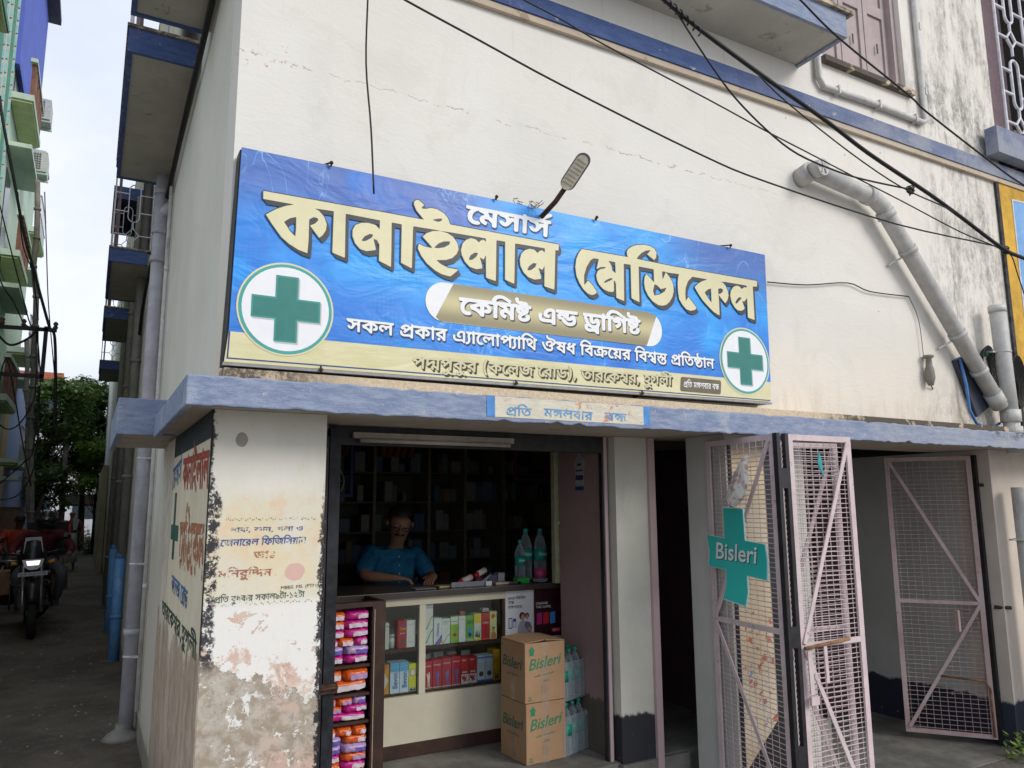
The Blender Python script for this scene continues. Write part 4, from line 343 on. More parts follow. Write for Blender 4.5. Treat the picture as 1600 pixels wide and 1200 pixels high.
# ============================================================ MATERIALS OF THE PLACE
def wall_front_mat():
    g = G('lime_plaster_front')
    fine = g.noise(70, 5, .7, sc=(.35, 1, 1)); mid = g.noise(6, 4, .6); big = g.noise(1.1, 4, .55)
    base = g.mix(g.sm(big, .3, .7), (.745, .72, .66), (.79, .77, .72))
    warm = g.mul(g.sm(g.z, 3.3, 2.35), g.sm(big, .25, .6))
    base = g.mix(g.mul(warm, .45), base, (.74, .60, .44))
    base = g.mix(g.mul(g.sm(g.x, 2.5, 5.5), .35), base, (.75, .66, .55))
    streak = g.noise(9, 6, .72, sc=(1, 1, .16)); blot = g.add(g.mul(g.noise(4, 6, .8, .25, sc=(1, 1, .6)), .6), g.mul(g.noise(30, 5, .85, sc=(1, 1, .5), off=(2, 2, 2)), .4))
    area = g.mul(g.sm(g.x, 4.6, 5.5), g.sm(g.z, 2.6, 3.3))
    mold = g.mul(area, g.sm(g.add(g.mul(streak, .45), g.mul(blot, .65)), .49, .70))
    area2 = g.mul(g.band(g.x, 4.9, 6.1, .25), g.band(g.z, 4.55, 5.35, .35))
    mold = g.math('MAXIMUM', mold, g.mul(area2, g.sm(g.add(g.mul(blot, .7), g.mul(streak, .35)), .46, .60)))
    area3 = g.mul(g.band(g.x, 5.0, 6.0, .2), g.band(g.z, 3.35, 4.45, .25))
    mold = g.math('MAXIMUM', mold, g.mul(g.mul(area3, g.sm(g.add(g.mul(blot, .7), g.mul(streak, .35)), .46, .62)), .85))
    right = g.mul(g.mul(g.sm(g.x, 5.2, 5.8), g.sm(g.add(streak, g.mul(blot, .4)), .60, .95)), .7)
    mold = g.math('MAXIMUM', mold, right)
    foot = g.mul(g.mul(g.sm(g.x, 4.3, 5.4), g.sm(g.z, 2.95, 2.45)), g.sm(blot, .40, .6))
    mold = g.math('MAXIMUM', mold, foot)
    under = g.mul(g.mul(g.sm(g.z, 4.40, 4.53), g.sm(g.x, 1.8, .3)), g.mul(g.sm(streak, .5, .75), .3))
    col = g.mix(g.mul(mold, .82), base, (.13, .125, .115))
    col = g.mix(under, col, (.36, .33, .25))
    col = g.mix(g.mul(g.sm(fine, .62, .8), .18), col, (.50, .46, .40))
    wob = g.noise(7, 4, .7, sc=(1, 1, 1), off=(3, 0, 0))
    cz = g.math('ABSOLUTE', g.sub(g.z, g.add(3.83, g.mul(wob, .12))))
    dash = g.sm(g.noise(16, 2), .47, .55)
    crack = g.mul(g.mul(g.sm(cz, .006, .0005), dash), g.mul(g.sm(g.x, 3.6, 3.0), g.add(.35, g.mul(g.sm(big, .4, .6), .65))))
    v1 = g.math('ABSOLUTE', g.sub(g.x, g.add(5.18, g.mul(g.noise(4, 3), .12))))
    crack = g.math('MAXIMUM', crack, g.mul(g.sm(v1, .006, .001), g.band(g.z, 2.6, 3.9, .1)))
    col = g.mix(g.mul(crack, .6), col, (.36, .26, .19))
    rain = g.mul(g.mul(g.sm(g.z, 3.9, 4.5), g.sm(g.noise(14, 5, .7, sc=(1, 1, .05), off=(1, 0, 2)), .56, .70)), .30)
    col = g.mix(rain, col, (.44, .41, .34))
    col = g.mix(g.mul(g.sm(g.noise(2.3, 5, .7, 1, off=(8, 0, 8)), .52, .66), .22), col, (.60, .57, .49))
    col = g.mix(g.mul(g.mul(g.sm(g.z, 2.75, 2.46), g.sm(streak, .45, .62)), .5), col, (.62, .52, .40))
    chip = g.mul(g.sm(g.noise(22, 4, .7), .60, .64), g.mul(g.band(g.z, 3.84, 3.98, .02), g.sm(g.x, .30, .2)))
    col = g.mix(chip, col, (.55, .30, .22))
    sp = g.sm(g.voro(3.3), .030, .012)
    col = g.mix(g.mul(sp, .7), col, (.16, .12, .10))
    trow = g.noise(11, 5, .7, .8, sc=(.45, 1, 1))
    h = g.add(g.add(g.mul(fine, .5), g.mul(trow, 1.1)), g.mul(crack, -2))
    return g.out(col, .9, h, .40, .007)
def wall_side_mat():
    g = G('lime_plaster_side')
    big = g.noise(1.3, 4); fine = g.noise(60, 4, .7); st = g.noise(8, 5, .7, sc=(1, 1, .12))
    base = g.mix(g.sm(big, .3, .7), (.66, .66, .58), (.74, .73, .66))
    base = g.mix(g.mul(g.sm(st, .55, .75), .35), base, (.52, .53, .42))
    low = g.sm(g.add(g.z, g.mul(g.sub(big, .5), .9)), 2.1, 1.5)
    base = g.mix(g.mul(low, .7), base, (.46, .41, .34))
    scr = g.mul(g.band(g.z, 1.35, 2.1, .12), g.mul(g.band(g.y, 1.5, 2.4, .25), g.sm(g.noise(30, 5, .75, sc=(1, 1, .4)), .52, .6)))
    base = g.mix(g.mul(scr, .7), base, (.22, .24, .27))
    damp = g.sm(g.add(g.z, g.mul(g.noise(3, 4), .5)), .75, .35)
    base = g.mix(g.mul(damp, .8), base, (.20, .17, .13))
    plin = g.sm(g.add(g.z, g.mul(g.noise(6, 3), .06)), .36, .33)
    base = g.mix(g.mul(plin, .6), base, (.12, .115, .10))
    return g.out(base, .9, g.add(fine, st), .3, .006)
def pillar_mat():
    """front of the corner pillar: old advert paint flaking from grey render"""
    g = G('flaking_advert_plaster')
    n1 = g.noise(5, 6, .7); n2 = g.noise(14, 6, .72, .4); n3 = g.noise(40, 5, .75); n4 = g.noise(3, 4, .6, off=(4, 2, 1)); n5 = g.noise(9, 6, .7, .6, off=(7, 0, 3))
    col = g.mix(g.sm(n4, .35, .65), (.68, .66, .58), (.74, .72, .65))
    yel = g.mul(g.band(g.z, 1.46, 1.93, .05), g.sm(g.add(g.mul(n1, .5), g.mul(n4, .5)), .36, .56))
    col = g.mix(g.mul(yel, .75), col, (.72, .60, .36))
    col = g.mix(g.mul(g.band(g.z, 1.70, 1.95, .06), g.mul(g.sm(n2, .5, .62), .45)), col, (.76, .50, .32))
    wht = g.band(g.z, 1.18, 1.52, .03)
    col = g.mix(g.mul(wht, .9), col, (.80, .78, .74))
    stain = g.mul(g.sm(g.noise(7, 5, .7, sc=(1, 1, .2)), .55, .72), .35)
    col = g.mix(stain, col, (.60, .50, .34))
    oran = g.mul(g.band(g.z, 1.17, 1.50, .06), g.sm(g.add(g.mul(n5, .8), g.mul(n3, .2)), .60, .615))
    col = g.mix(g.mul(oran, .8), col, (.64, .38, .25))
    # boundary of the bare cement
    zz = g.add(g.add(g.z, g.mul(g.sub(n1, .5), .34)), g.add(g.mul(g.sub(n2, .5), .16), g.mul(g.sub(g.x, .2), .32)))
    edge = g.sm(zz, 1.215, 1.203); pinkz = g.sm(zz, 1.32, 1.30)
    pk = g.mul(pinkz, g.sm(g.add(g.mul(n5, .5), g.mul(n2, .5)), .50, .53))
    col = g.mix(g.mul(pk, .8), col, g.mix(g.sm(n3, .4, .6), (.60, .38, .30), (.66, .52, .42)))
    cem = g.mix(g.sm(n2, .4, .62), (.34, .28, .215), (.50, .45, .385))
    cem = g.mix(g.mul(g.sm(n3, .5, .7), .4), cem, (.20, .175, .14))
    col = g.mix(edge, col, cem)
    wp = g.mul(edge, g.sm(g.add(g.mul(n5, .65), g.mul(n3, .35)), .555, .58)); col = g.mix(wp, col, (.74, .73, .70))
    rp_ = g.mul(edge, g.mul(g.sm(g.x, .15, .3), g.sm(g.add(g.mul(n4, .5), g.mul(n2, .5)), .50, .53))); col = g.mix(g.mul(rp_, .8), col, (.58, .40, .33))
    # black border strips
    wl = g.add(g.x, g.add(g.mul(g.sub(n2, .5), .07), g.mul(g.sub(n3, .5), .05)))
    wid = g.add(-.024, g.mul(g.sm(g.z, 2.05, 1.90), .034))
    fl = g.sm(g.add(g.mul(g.noise(60, 5, .85), .6), g.mul(g.noise(22, 4, .7), .4)), .56, .52)
    fl2 = g.math('MAXIMUM', fl, g.sm(g.z, 1.98, 2.1))
    s1 = g.mul(g.mul(g.sm(g.sub(wl, wid), .006, -.006), g.sm(g.add(g.z, g.mul(n1, .12)), 1.30, 1.36)), fl2)
    s2 = g.mul(g.mul(g.sm(g.add(wl, g.mul(g.sm(g.z, 2.0, 1.7), .004)), .417, .424), g.sm(g.z, 2.05, 1.8)), fl)
    blk = g.math('MAXIMUM', s1, s2)
    col = g.mix(g.mul(blk, .96), col, (.020, .022, .030))
    # patched hole near the top
    dx = g.sub(g.x, .083); dz = g.sub(g.z, 2.165)
    rr = g.math('SQRT', g.add(g.mul(g.mul(dx, dx), 1.6), g.mul(g.mul(dz, dz), .9)))
    pat = g.sm(g.add(rr, g.mul(g.sub(n2, .5), .03)), .030, .027)
    col = g.mix(pat, col, (.33, .31, .26))
    # pink blob painted over part of the name
    dx = g.sub(g.x, .315); dz = g.sub(g.z, 1.632)
    rr = g.math('SQRT', g.add(g.mul(dx, dx), g.mul(g.mul(dz, dz), 1.2)))
    pat2 = g.sm(g.add(rr, g.mul(g.sub(n2, .5), .03)), .040, .037)
    col = g.mix(g.mul(pat2, .85), col, (.66, .40, .36))
    sp = g.sm(g.voro(16), .07, .03)
    col = g.mix(g.mul(sp, .35), col, (.30, .26, .22))
    h = g.add(g.mul(n3, .35), g.add(g.mul(edge, -1.0), g.add(g.mul(pat, -1.2), g.mul(oran, -.6))))
    return g.out(col, .9, h, .6, .006)
def pillar_side_mat():
    g = G('advert_panel_side')
    n1 = g.noise(4, 6, .7); n2 = g.noise(12, 6, .7, .4); n3 = g.noise(40, 4, .7); st = g.add(g.mul(g.noise(7, 5, .7, sc=(1, 1, .3)), .6), g.mul(g.noise(24, 4, .7, sc=(1, 1, .5)), .4))
    cream = g.mix(g.sm(st, .40, .66), (.66, .58, .42), (.72, .66, .52))
    grey = g.mix(g.sm(n1, .35, .65), (.52, .46, .37), (.63, .58, .49))
    inpan = g.band(g.y, -.05, 1.45, .004)
    col = g.mix(inpan, grey, cream)
    scr = g.mul(g.mul(g.sm(g.y, 1.5, 1.6), g.band(g.z, 1.5, 2.1, .1)), g.sm(g.noise(28, 5, .8, sc=(1, 1, .35)), .50, .60))
    col = g.mix(g.mul(scr, .7), col, (.24, .26, .28))
    topb = g.mul(inpan, g.sm(g.z, 2.165, 2.172)); col = g.mix(topb, col, (.035, .045, .05))
    rb = g.mul(g.sm(g.add(g.y, g.mul(g.sub(n3, .5), .01)), -.030, -.034), g.sm(g.z, 1.25, 1.35)); col = g.mix(rb, col, (.03, .03, .035))
    lb = g.band(g.y, 1.44, 1.452, .002); col = g.mix(g.mul(lb, g.sm(g.z, 1.4, 1.5)), col, (.08, .08, .09))
    zz = g.add(g.z, g.add(g.mul(g.sub(n1, .5), .55), g.add(g.mul(g.sub(st, .5), .5), g.mul(g.sub(g.y, .5), .02))))
    dz = g.sm(g.y, .2, 1.5)
    ed = g.sm(zz, 1.30, 1.27)
    cem = g.mix(g.sm(st, .4, .6), (.34, .255, .185), (.50, .42, .33))
    cem = g.mix(g.mul(g.sm(g.z, .8, .3), .7), cem, (.16, .14, .115))
    col = g.mix(ed, col, cem)
    return g.out(col, .9, g.add(g.mul(n3, .4), g.mul(ed, -1)), .5, .006)
def blue_paint(name, a=(.185, .235, .365), b=(.30, .345, .455), dirt=.6):
    g = G(name)
    br = g.noise(30, 5, .75, sc=(.25, 1, 1)); n = g.noise(3, 5, .65); fine = g.noise(90, 4, .7)
    col = g.mix(g.sm(br, .35, .65), a, b)
    col = g.mix(g.mul(g.sm(n, .55, .7), dirt), col, (.46, .47, .50))
    col = g.mix(g.mul(g.sm(g.noise(9, 5, .8), .66, .7), .7), col, (.10, .09, .09))
    far = g.mul(g.sm(g.x, 2.4, 5.2), g.add(.35, g.mul(g.sm(n, .4, .6), .4)))
    col = g.mix(far, col, (.36, .37, .40))
    col = g.mix(g.mul(g.sm(g.noise(16, 6, .8), .62, .66), .8), col, (.52, .50, .46))
    col = g.mix(g.mul(g.mul(g.sm(g.x, 4.7, 5.2), g.band(g.z, 2.33, 2.42, .03)), g.sm(g.noise(20, 5, .8), .45, .6)), col, (.07, .065, .06))
    return g.out(col, .85, g.add(br, g.mul(fine, .4)), .8, .008)
def ledge_mat():
    g = G('weathered_ledge')
    n = g.noise(7, 6, .75, .6); f = g.noise(55, 5, .8)
    col = g.mix(g.sm(f, .35, .65), (.50, .40, .28), (.66, .55, .41))
    left = g.sm(g.add(g.x, g.mul(n, .5)), .85, .45); right = g.mul(g.sm(g.add(g.x, g.mul(n, 1.2)), 4.0, 4.4), g.sm(n, .36, .46))
    mk = g.math('MAXIMUM', g.mul(left, g.sm(g.add(g.mul(f, .6), g.mul(n, .4)), .40, .56)), g.mul(right, g.sm(g.add(g.mul(f, .3), g.mul(n, .7)), .38, .46)))
    col = g.mix(g.mul(mk, .9), col, (.05, .045, .04))
    return g.out(col, .92, f, .6, .006)
def soffit_mat(name='soffit_distemper', col=(.50, .44, .36)):
    g = G(name)
    n = g.noise(3, 5, .7); f = g.noise(30, 4, .7)
    c = g.mix(g.sm(n, .35, .65), tuple(v * .85 for v in col), col)
    c = g.mix(g.mul(g.sm(g.noise(7, 5, .75, 1), .60, .66), .5), c, (.20, .14, .09))
    return g.out(c, .9, f, .3, .004)
def ground_mat():
    g = G('old_concrete_lane')
    n = g.noise(1.2, 6, .7); m_ = g.noise(6, 6, .75); f = g.noise(60, 5, .8); pb = g.voro(26)
    c = g.mix(g.sm(n, .35, .65), (.07, .06, .047), (.13, .112, .088))
    c = g.mix(g.mul(g.sm(m_, .52, .64), .55), c, (.16, .12, .088))
    c = g.mix(g.mul(g.sm(g.noise(2.2, 5, .7, 1, off=(5, 5, 0)), .55, .65), .5), c, (.06, .07, .045))
    c = g.mix(g.mul(g.sm(pb, .10, .05), g.sm(g.noise(9, 3), .56, .62)), c, (.28, .24, .20))
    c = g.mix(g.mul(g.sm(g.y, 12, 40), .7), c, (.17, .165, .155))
    c = g.mix(g.mul(g.sm(g.y, .6, -1.2), g.sm(n, .2, .6)), c, (.30, .28, .25))  # unseen street before the shop made paler to bounce light under the canopy
    return g.out(c, .9, g.add(f, g.add(m_, g.mul(pb, -.6))), .7, .012)
def floor_mat():
    g = G('cement_floor')
    n = g.noise(3, 6, .7); f = g.noise(40, 5, .75)
    c = g.mix(g.sm(n, .35, .65), (.12, .115, .10), (.22, .21, .185))
    c = g.mix(g.mul(g.sm(f, .6, .7), .4), c, (.07, .065, .055))
    return g.out(c, .8, f, .4, .005)
def pale_wall(name, col, low=None, lowz=.5, dirt=.35):
    g = G(name)
    n = g.noise(2.4, 5, .65); f = g.noise(45, 4, .7); st = g.noise(9, 5, .7, sc=(1, 1, .15))
    c = g.mix(g.sm(n, .3, .7), tuple(v * .86 for v in col), col)
    c = g.mix(g.mul(g.sm(st, .55, .75), dirt), c, tuple(v * .62 for v in col))
    if low: c = g.mix(g.mul(g.sm(g.add(g.z, g.add(g.mul(g.sub(f, .5), .05), g.mul(g.sub(st, .5), .10))), lowz + .012, lowz - .012), g.sm(g.noise(17, 5, .75), .70, .66)), c, low)
    return g.out(c, .85, f, .3, .005)
def paint_letters(name, col, wear=.5, sc=30, col2=None):
    """brush paint worn through to whatever lies behind it"""
    g = G(name)
    n = g.noise(sc, 5, .75); k = g.sm(g.add(n, g.mul(g.sub(g.noise(6, 3), .5), .35)), wear + .05, wear - .05)
    c = g.mix(g.sm(g.noise(18, 4), .35, .65), col, col2 or tuple(v * .75 + .05 for v in col))
    return g.out(c, .8, alpha=k)

M_front, M_side, M_pil, M_pilside = wall_front_mat(), wall_side_mat(), pillar_mat(), pillar_side_mat()
M_fascia = blue_paint('blue_fascia_paint'); M_band = blue_paint('blue_cornice_paint', (.055, .095, .235), (.085, .13, .29), .12)
M_ledge, M_soffit, M_ground, M_floor = ledge_mat(), soffit_mat(), ground_mat(), floor_mat()
M_balsof = soffit_mat('balcony_soffit_distemper', (.44, .42, .36))
M_rsof = soffit_mat('front_balcony_soffit', (.55, .53, .47))
M_pink = pale_wall('pink_door_paint', (.52, .38, .38)); M_jamb = pale_wall('pink_jamb_distemper', (.30, .20, .19), (.10, .085, .07), .80)
M_creamw = pale_wall('cream_jamb', (.60, .58, .50), (.03, .03, .035), .74)
M_p2 = pale_wall('grey_column_distemper', (.52, .51, .47))
M_porch = pale_wall('porch_wall_distemper', (.55, .56, .52), (.03, .035, .055), .47)
M_rpil = pale_wall('cream_right_pillar', (.66, .58, .50), (.035, .04, .06), .47)
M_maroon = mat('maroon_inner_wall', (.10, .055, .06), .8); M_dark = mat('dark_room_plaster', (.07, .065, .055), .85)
M_black = mat('black_enamel', (.018, .018, .022), .45, var=.4, spec=.4)
def gate_mat(name, a, rustf):
    g = G(name); n = g.noise(11, 5, .7); r = g.noise(26, 6, .8)
    c = g.mix(g.sm(n, .3, .7), tuple(v * .82 for v in a), a); c = g.mix(g.mul(g.sm(g.noise(4, 3), .45, .65), .4), c, (.60, .54, .52)); c = g.mix(g.mul(g.sm(r, .60, .66), rustf), c, (.20, .085, .04))
    return g.out(c, .6, r, .3, .002)
M_gate = gate_mat('pink_gate_enamel', (.66, .53, .54), .7)
M_wire = mat('black_cable', (.012, .012, .014), .5)
M_pvc = None

# ============================================================ GROUND
gb = MB(); gb.quad((-60, -30, .15), (80, -30, .15), (80, 120, .15), (-60, 120, .15))
tag(gb.build('alley_ground', M_ground), kind='structure')

# ============================================================ MAIN BUILDING
B = thing('main_building', (0, 0, 0), 'cream plastered two storey building with blue cornice and canopy over the chemist shop', 'building')
W = MB()                                             # front wall with the upper window opening and a niche at right
wx0, wx1, wz0, wz1 = 3.91, 4.86, 5.03, 7.2
W.box(0, 0, 2.375, wx0, .25, 9); W.box(wx1, 0, 2.375, 6.05, .25, 9); W.box(wx0, 0, 2.375, wx1, .25, wz0); W.box(wx0, 0, wz1, wx1, .25, 9)
W.box(6.05, 0, 2.375, 9.5, .25, 4.62)
W.box(6.05, 1.5, 4.62, 9.5, 1.7, 9); W.box(6.05, .25, 4.62, 6.2, 1.5, 9)
W.build('front_wall', M_front, B)
S = MB(); S.box(0, .25, 2.375, .22, 34, 9); S.box(0, 1.9, 0, .22, 34, 2.375); S.build('side_wall', M_side, B)
b = MB(); b.box(-.035, -.04, 4.545, 6.9, -.002, 4.66); b.build('cornice', M_band, B)
b = MB(); b.box(.002, -.03, 4.505, 6.9, -.002, 4.543); b.build('cornice_drip', soffit_mat('drip_distemper', (.55, .46, .36)), B)
b = MB(); b.box(-.012, -.13, 2.377, 6.5, -.001, 2.445); b.build('ledge', M_ledge, B)
# canopy slab: blue fascia, cream soffit
b = MB(); rf = random.Random(31); base = 0; nn_ = 170
for i in range(nn_ + 1):
    x = -.165 + i * 6.765 / nn_; a, c_ = rf.gauss(0, .0022), rf.gauss(0, .0022)
    if rf.random() < .05 and i > 2: c_ -= rf.uniform(.004, .012)
    if rf.random() < .05 and i > 2: a += rf.uniform(.004, .012)
    b.v += [Vector((x, -.335, 2.262 + a)), Vector((x, -.335 + rf.gauss(0, .0012), 2.32)), Vector((x, -.335, 2.376 + c_)), Vector((x, -.30, 2.378 + c_)), Vector((x, -.30, 2.262 + a))]
for i in range(nn_):
    for k in range(5): b.face([i*5+k, (i+1)*5+k, (i+1)*5+(k+1)%5, i*5+(k+1)%5])
b.face([0, 1, 2, 3, 4])
b.box(-.165, -.30, 2.262, -.135, 1.2, 2.378)
b.box(-.345, 1.2, 2.275, -.06, 1.23, 2.47); b.box(-.345, 1.23, 2.275, -.315, 2.6, 2.47)
b.build('canopy_fascia', M_fascia, B, bevel=.006)
b = MB(); b.box(-.134, -.299, 2.285, 6.6, .40, 2.372); b.box(-.134, .40, 2.285, -.001, 1.199, 2.372); b.box(-.314, 1.231, 2.30, -.001, 2.6, 2.46)
b.build('canopy_slab', M_soffit, B)
# corner pillar with the advert
b = MB(); b.box(-.03, -.055, 0, .43, .28, 2.284); b.build('corner_pillar', M_pil, B)
b = MB(); b.box(-.0335, -.053, 0, -.0305, 1.9, 2.2845); b.box(-.03, .28, 0, .22, 1.9, 2.2845); b.build('side_panel', M_pilside, B)
b = MB(); b.box(.4305, .10, .2, .433, .279, 2.25); b.build('pillar_edge_trim', M_black, B)
# right jamb block, cream strip, door post
b = MB(); b.box(2.185, .36, .3, 2.19, .86, 2.284); b.box(2.19, .84, .3, 2.43, .86, 2.284); b.build('jamb_wall', M_jamb, B)
b = MB(); b.box(2.2, .28, .3, 2.43, .839, 2.283); b.build('cream_jamb', M_creamw, B)
b = MB(); b.box(2.431, .26, .42, 2.475, .33, 2.283); b.box(2.1625, .335, .50, 2.1835, .36, 2.283); b.build('door_post', M_pink, B)
b = MB(); b.box(2.152, .345, .50, 2.184, .375, 2.19); b.box(.44, .34, 2.19, 2.184, .40, 2.283); b.build('black_frame', M_black, B)
b = MB(); b.box(2.66, -.13, 0, 3.02, .19, 2.283); b.box(3.02, -.10, 0, 3.32, .40, 2.283); b.build('middle_pillar', M_p2, B)
b = MB(); b.box(2.70, -.136, .3, 2.95, -.131, 2.20)
g = G('painted_pillar_notice'); n2 = g.noise(13, 5, .7, .5); n3 = g.noise(18, 5, .8, off=(3, 3, 3))
c = g.mix(g.sm(g.noise(4, 4), .35, .65), (.62, .50, .33), (.70, .60, .44))
c = g.mix(g.mul(g.band(g.z, .7, 1.35, .05), g.sm(n2, .58, .60)), c, (.50, .14, .07))
c = g.mix(g.mul(g.band(g.z, .6, 1.4, .05), g.sm(n3, .60, .62)), c, (.13, .30, .48))
c = g.mix(g.sm(g.add(g.z, g.mul(g.x, -.9)), -1.93, -1.935), c, (.03, .03, .03))
b.build('painted_notice', g.out(c, .85), B)
b = MB(); b.box(2.675, -.138, .3, 2.699, -.131, 2.22); b.box(2.951, -.138, .3, 3.01, -.131, 2.22); b.build('notice_border', M_black, B)
# right pillar and porch
b = MB(); b.box(5.46, 0, 0, 6.6, .28, 2.283); b.build('right_pillar', M_rpil, B)
b = MB(); b.box(5.461, .28, 0, 5.70, 1.25, 2.283); b.build('porch_side_wall', M_porch, B)
b = MB(); b.box(3.321, 1.25, 0, 5.70, 1.35, 2.283); b.build('porch_back_wall', mat('porch_back_paint', (.13, .075, .08), .8), B)
b = MB(); b.box(4.2, 1.235, .16, 5.0, 1.248, 2.05); b.build('porch_door', mat('brown_inner_door', (.05, .025, .02), .6), B)
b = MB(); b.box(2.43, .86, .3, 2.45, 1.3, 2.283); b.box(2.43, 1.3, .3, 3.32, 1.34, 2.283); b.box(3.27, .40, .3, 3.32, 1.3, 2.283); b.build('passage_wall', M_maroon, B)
# shop room: floor, walls, ceiling
b = MB(); b.box(.22, .30, 0, 3.9, 4.6, .50); b.box(2.19, .262, 0, 2.66, .2995, .495); b.build('shop_floor', M_floor, B)
b = MB(); b.box(3.32, -.05, 0, 5.46, 1.25, .155); b.box(1.0, -.05, 0, 2.66, .26, .30); b.build('porch_floor', M_floor, B)
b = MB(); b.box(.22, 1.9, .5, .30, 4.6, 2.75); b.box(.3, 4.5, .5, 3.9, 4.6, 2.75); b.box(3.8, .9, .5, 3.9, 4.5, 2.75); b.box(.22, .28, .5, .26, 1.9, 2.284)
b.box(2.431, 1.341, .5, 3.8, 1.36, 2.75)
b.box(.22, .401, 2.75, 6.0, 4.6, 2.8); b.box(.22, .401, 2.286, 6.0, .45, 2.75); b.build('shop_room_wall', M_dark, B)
b = MB(); b.box(2.160, .88, 1.406, 2.235, .92, 2.28); b.build('cupboard_edge', mat('olive_cupboard_paint', (.34, .33, .20), .6), B)
b = MB(); b.lathe([(.008, 0), (.012, .015), (.0, .02)], (2.18, .875, 1.78), 8, Matrix.Rotation(R_(90), 3, 'X')); b.build('cupboard_knob', mat('ivory_knob', (.5, .45, .35), .4), B)
# roof over everything so that no light falls in
b = MB(); b.box(.0, .25, 9, 9.5, 34, 9.2); b.box(9.4, .25, 0, 9.6, 34, 9); b.box(0, 33.8, 0, 9.4, 34, 9); b.build('roof', M_dark, B)
# right edge: painted sign of the neighbour with its border
b = MB(); b.box(5.935, -.02, 2.45, 5.975, -.002, 4.50); b.build('sign_border', mat('black_sign_border', (.06, .06, .06), .9, var=.5), B)
NB = thing('painted_wall_sign', (6.3, 0, 2.5), 'yellow painted wall advertisement with a blue panel at the right edge', 'sign')
b = MB(); b.box(5.976, -.018, 2.45, 7.4, -.002, 4.505); b.build('yellow_field', mat('yellow_ochre_paint', (.62, .36, .05), .8, var=.2, scale=9), NB)
b = MB(); b.prism([(6.16, 4.38), (7.2, 4.45), (7.2, 2.9), (6.14, 2.9)], -.022, -.0185); b.build('blue_field', mat('sky_blue_sign_paint', (.22, .42, .72), .8, var=.1), NB)
b = MB(); b.prism([(6.145, 4.395), (7.2, 4.46), (7.2, 4.452), (6.158, 4.382), (6.14, 2.9), (6.128, 2.9)], -.0235, -.0182); b.build('white_line', mat('white_sign_paint', (.7, .7, .68), .8), NB)
b = MB(); b.prism([(6.30, 4.22), (6.44, 4.26), (6.44, 4.12), (6.36, 4.10)], -.024, -.0225); b.prism([(6.33, 3.95), (6.47, 4.0), (6.47, 3.7), (6.38, 3.78)], -.024, -.0225); b.build('white_lettering', mat('white_sign_paint', (.7, .7, .68)), NB)

# upper window with brown shutters
WN = MB(); WN.box(wx0 - .03, -.05, wz0 - .05, wx1 + .04, .02, wz0 - .01); WN.build('window_sill', M_ledge, B)
M_sh = mat('mauve_shutter_paint', (.40, .325, .315), .6, var=.1, scale=8)
b = MB(); b.box(wx0 + .01, .16, wz0, wx1 - .01, .2, wz1); b.box(wx0 + .001, .04, wz0, wx0 + .05, .159, wz1); b.box(wx1 - .05, .04, wz0, wx1 - .001, .159, wz1); b.build('window_frame', M_sh, B)
for i in range(3):
    x0 = wx0 + .055 + i * .285
    sh = MB()
    sh.box(x0, .10, wz0 + .005, x0 + .275, .125, wz1)
    for (a, c, d, e) in ((.0, .05, 0, 2.1), (.225, .275, 0, 2.1)): sh.box(x0 + a, .085, wz0 + .006, x0 + c, .0995, wz0 + e)
    for zz in (0.005, .62, 1.25): sh.box(x0 + .051, .085, wz0 + zz, x0 + .224, .0995, wz0 + zz + .09)
    o = sh.build('shutter', M_sh, B)
    k = MB(); k.box(x0 + .13, .078, wz0 + .30, x0 + .14, .084, wz0 + .38); k.build('shutter_bolt', M_black, o)
# right balcony with ornamental grille, left balconies down the lane
M_grille = mat('white_grille_enamel', (.66, .66, .72), .5)
M_recess = mat('mauve_balcony_wall', (.24, .17, .19), .8)
def hexgrille(b, P, w, h, r=.009):
    """ornamental grille in local (u, v): P maps to a point"""
    def line(*pts): b.tube([P(*q) for q in pts], r, 6, False)
    for u in (0, w): line((u, 0), (u, h))
    for v in (0, h): line((0, v), (w, v))
    n = max(1, int(round(w / .42))); cw = w / n
    for i in range(n):
        cx = cw * (i + .5)
        v = 0
        while v < h - .3:
            line((cx, v), (cx, v + .08)); line((cx, v + .08), (cx - .07, v + .16), (cx, v + .24), (cx + .07, v + .16), (cx, v + .08))
            line((cx - .07, v + .16), (cx - cw / 2, v + .16)); line((cx + .07, v + .16), (cx + cw / 2, v + .16)); line((cx, v + .24), (cx, v + .32))
            t0, t1 = v + .32, min(v + .78, h)
            pts = [(cx + .06 * math.cos(a), t1 - .06 + .06 * math.sin(a)) for a in [R_(q) for q in range(0, 181, 30)]]
            pts += [(cx + .06 * math.cos(a), t0 + .06 + .06 * math.sin(a)) for a in [R_(q) for q in range(180, 361, 30)]]
            line(*(pts + [pts[0]]))
            for q in (t0 + .12, t1 - .12): line((cx - .06, q), (cx - cw / 2, q)); line((cx + .06, q), (cx + cw / 2, q))
            if i: line((cx - cw / 2, v), (cx - cw / 2, min(v + .8, h)))
            v += .82
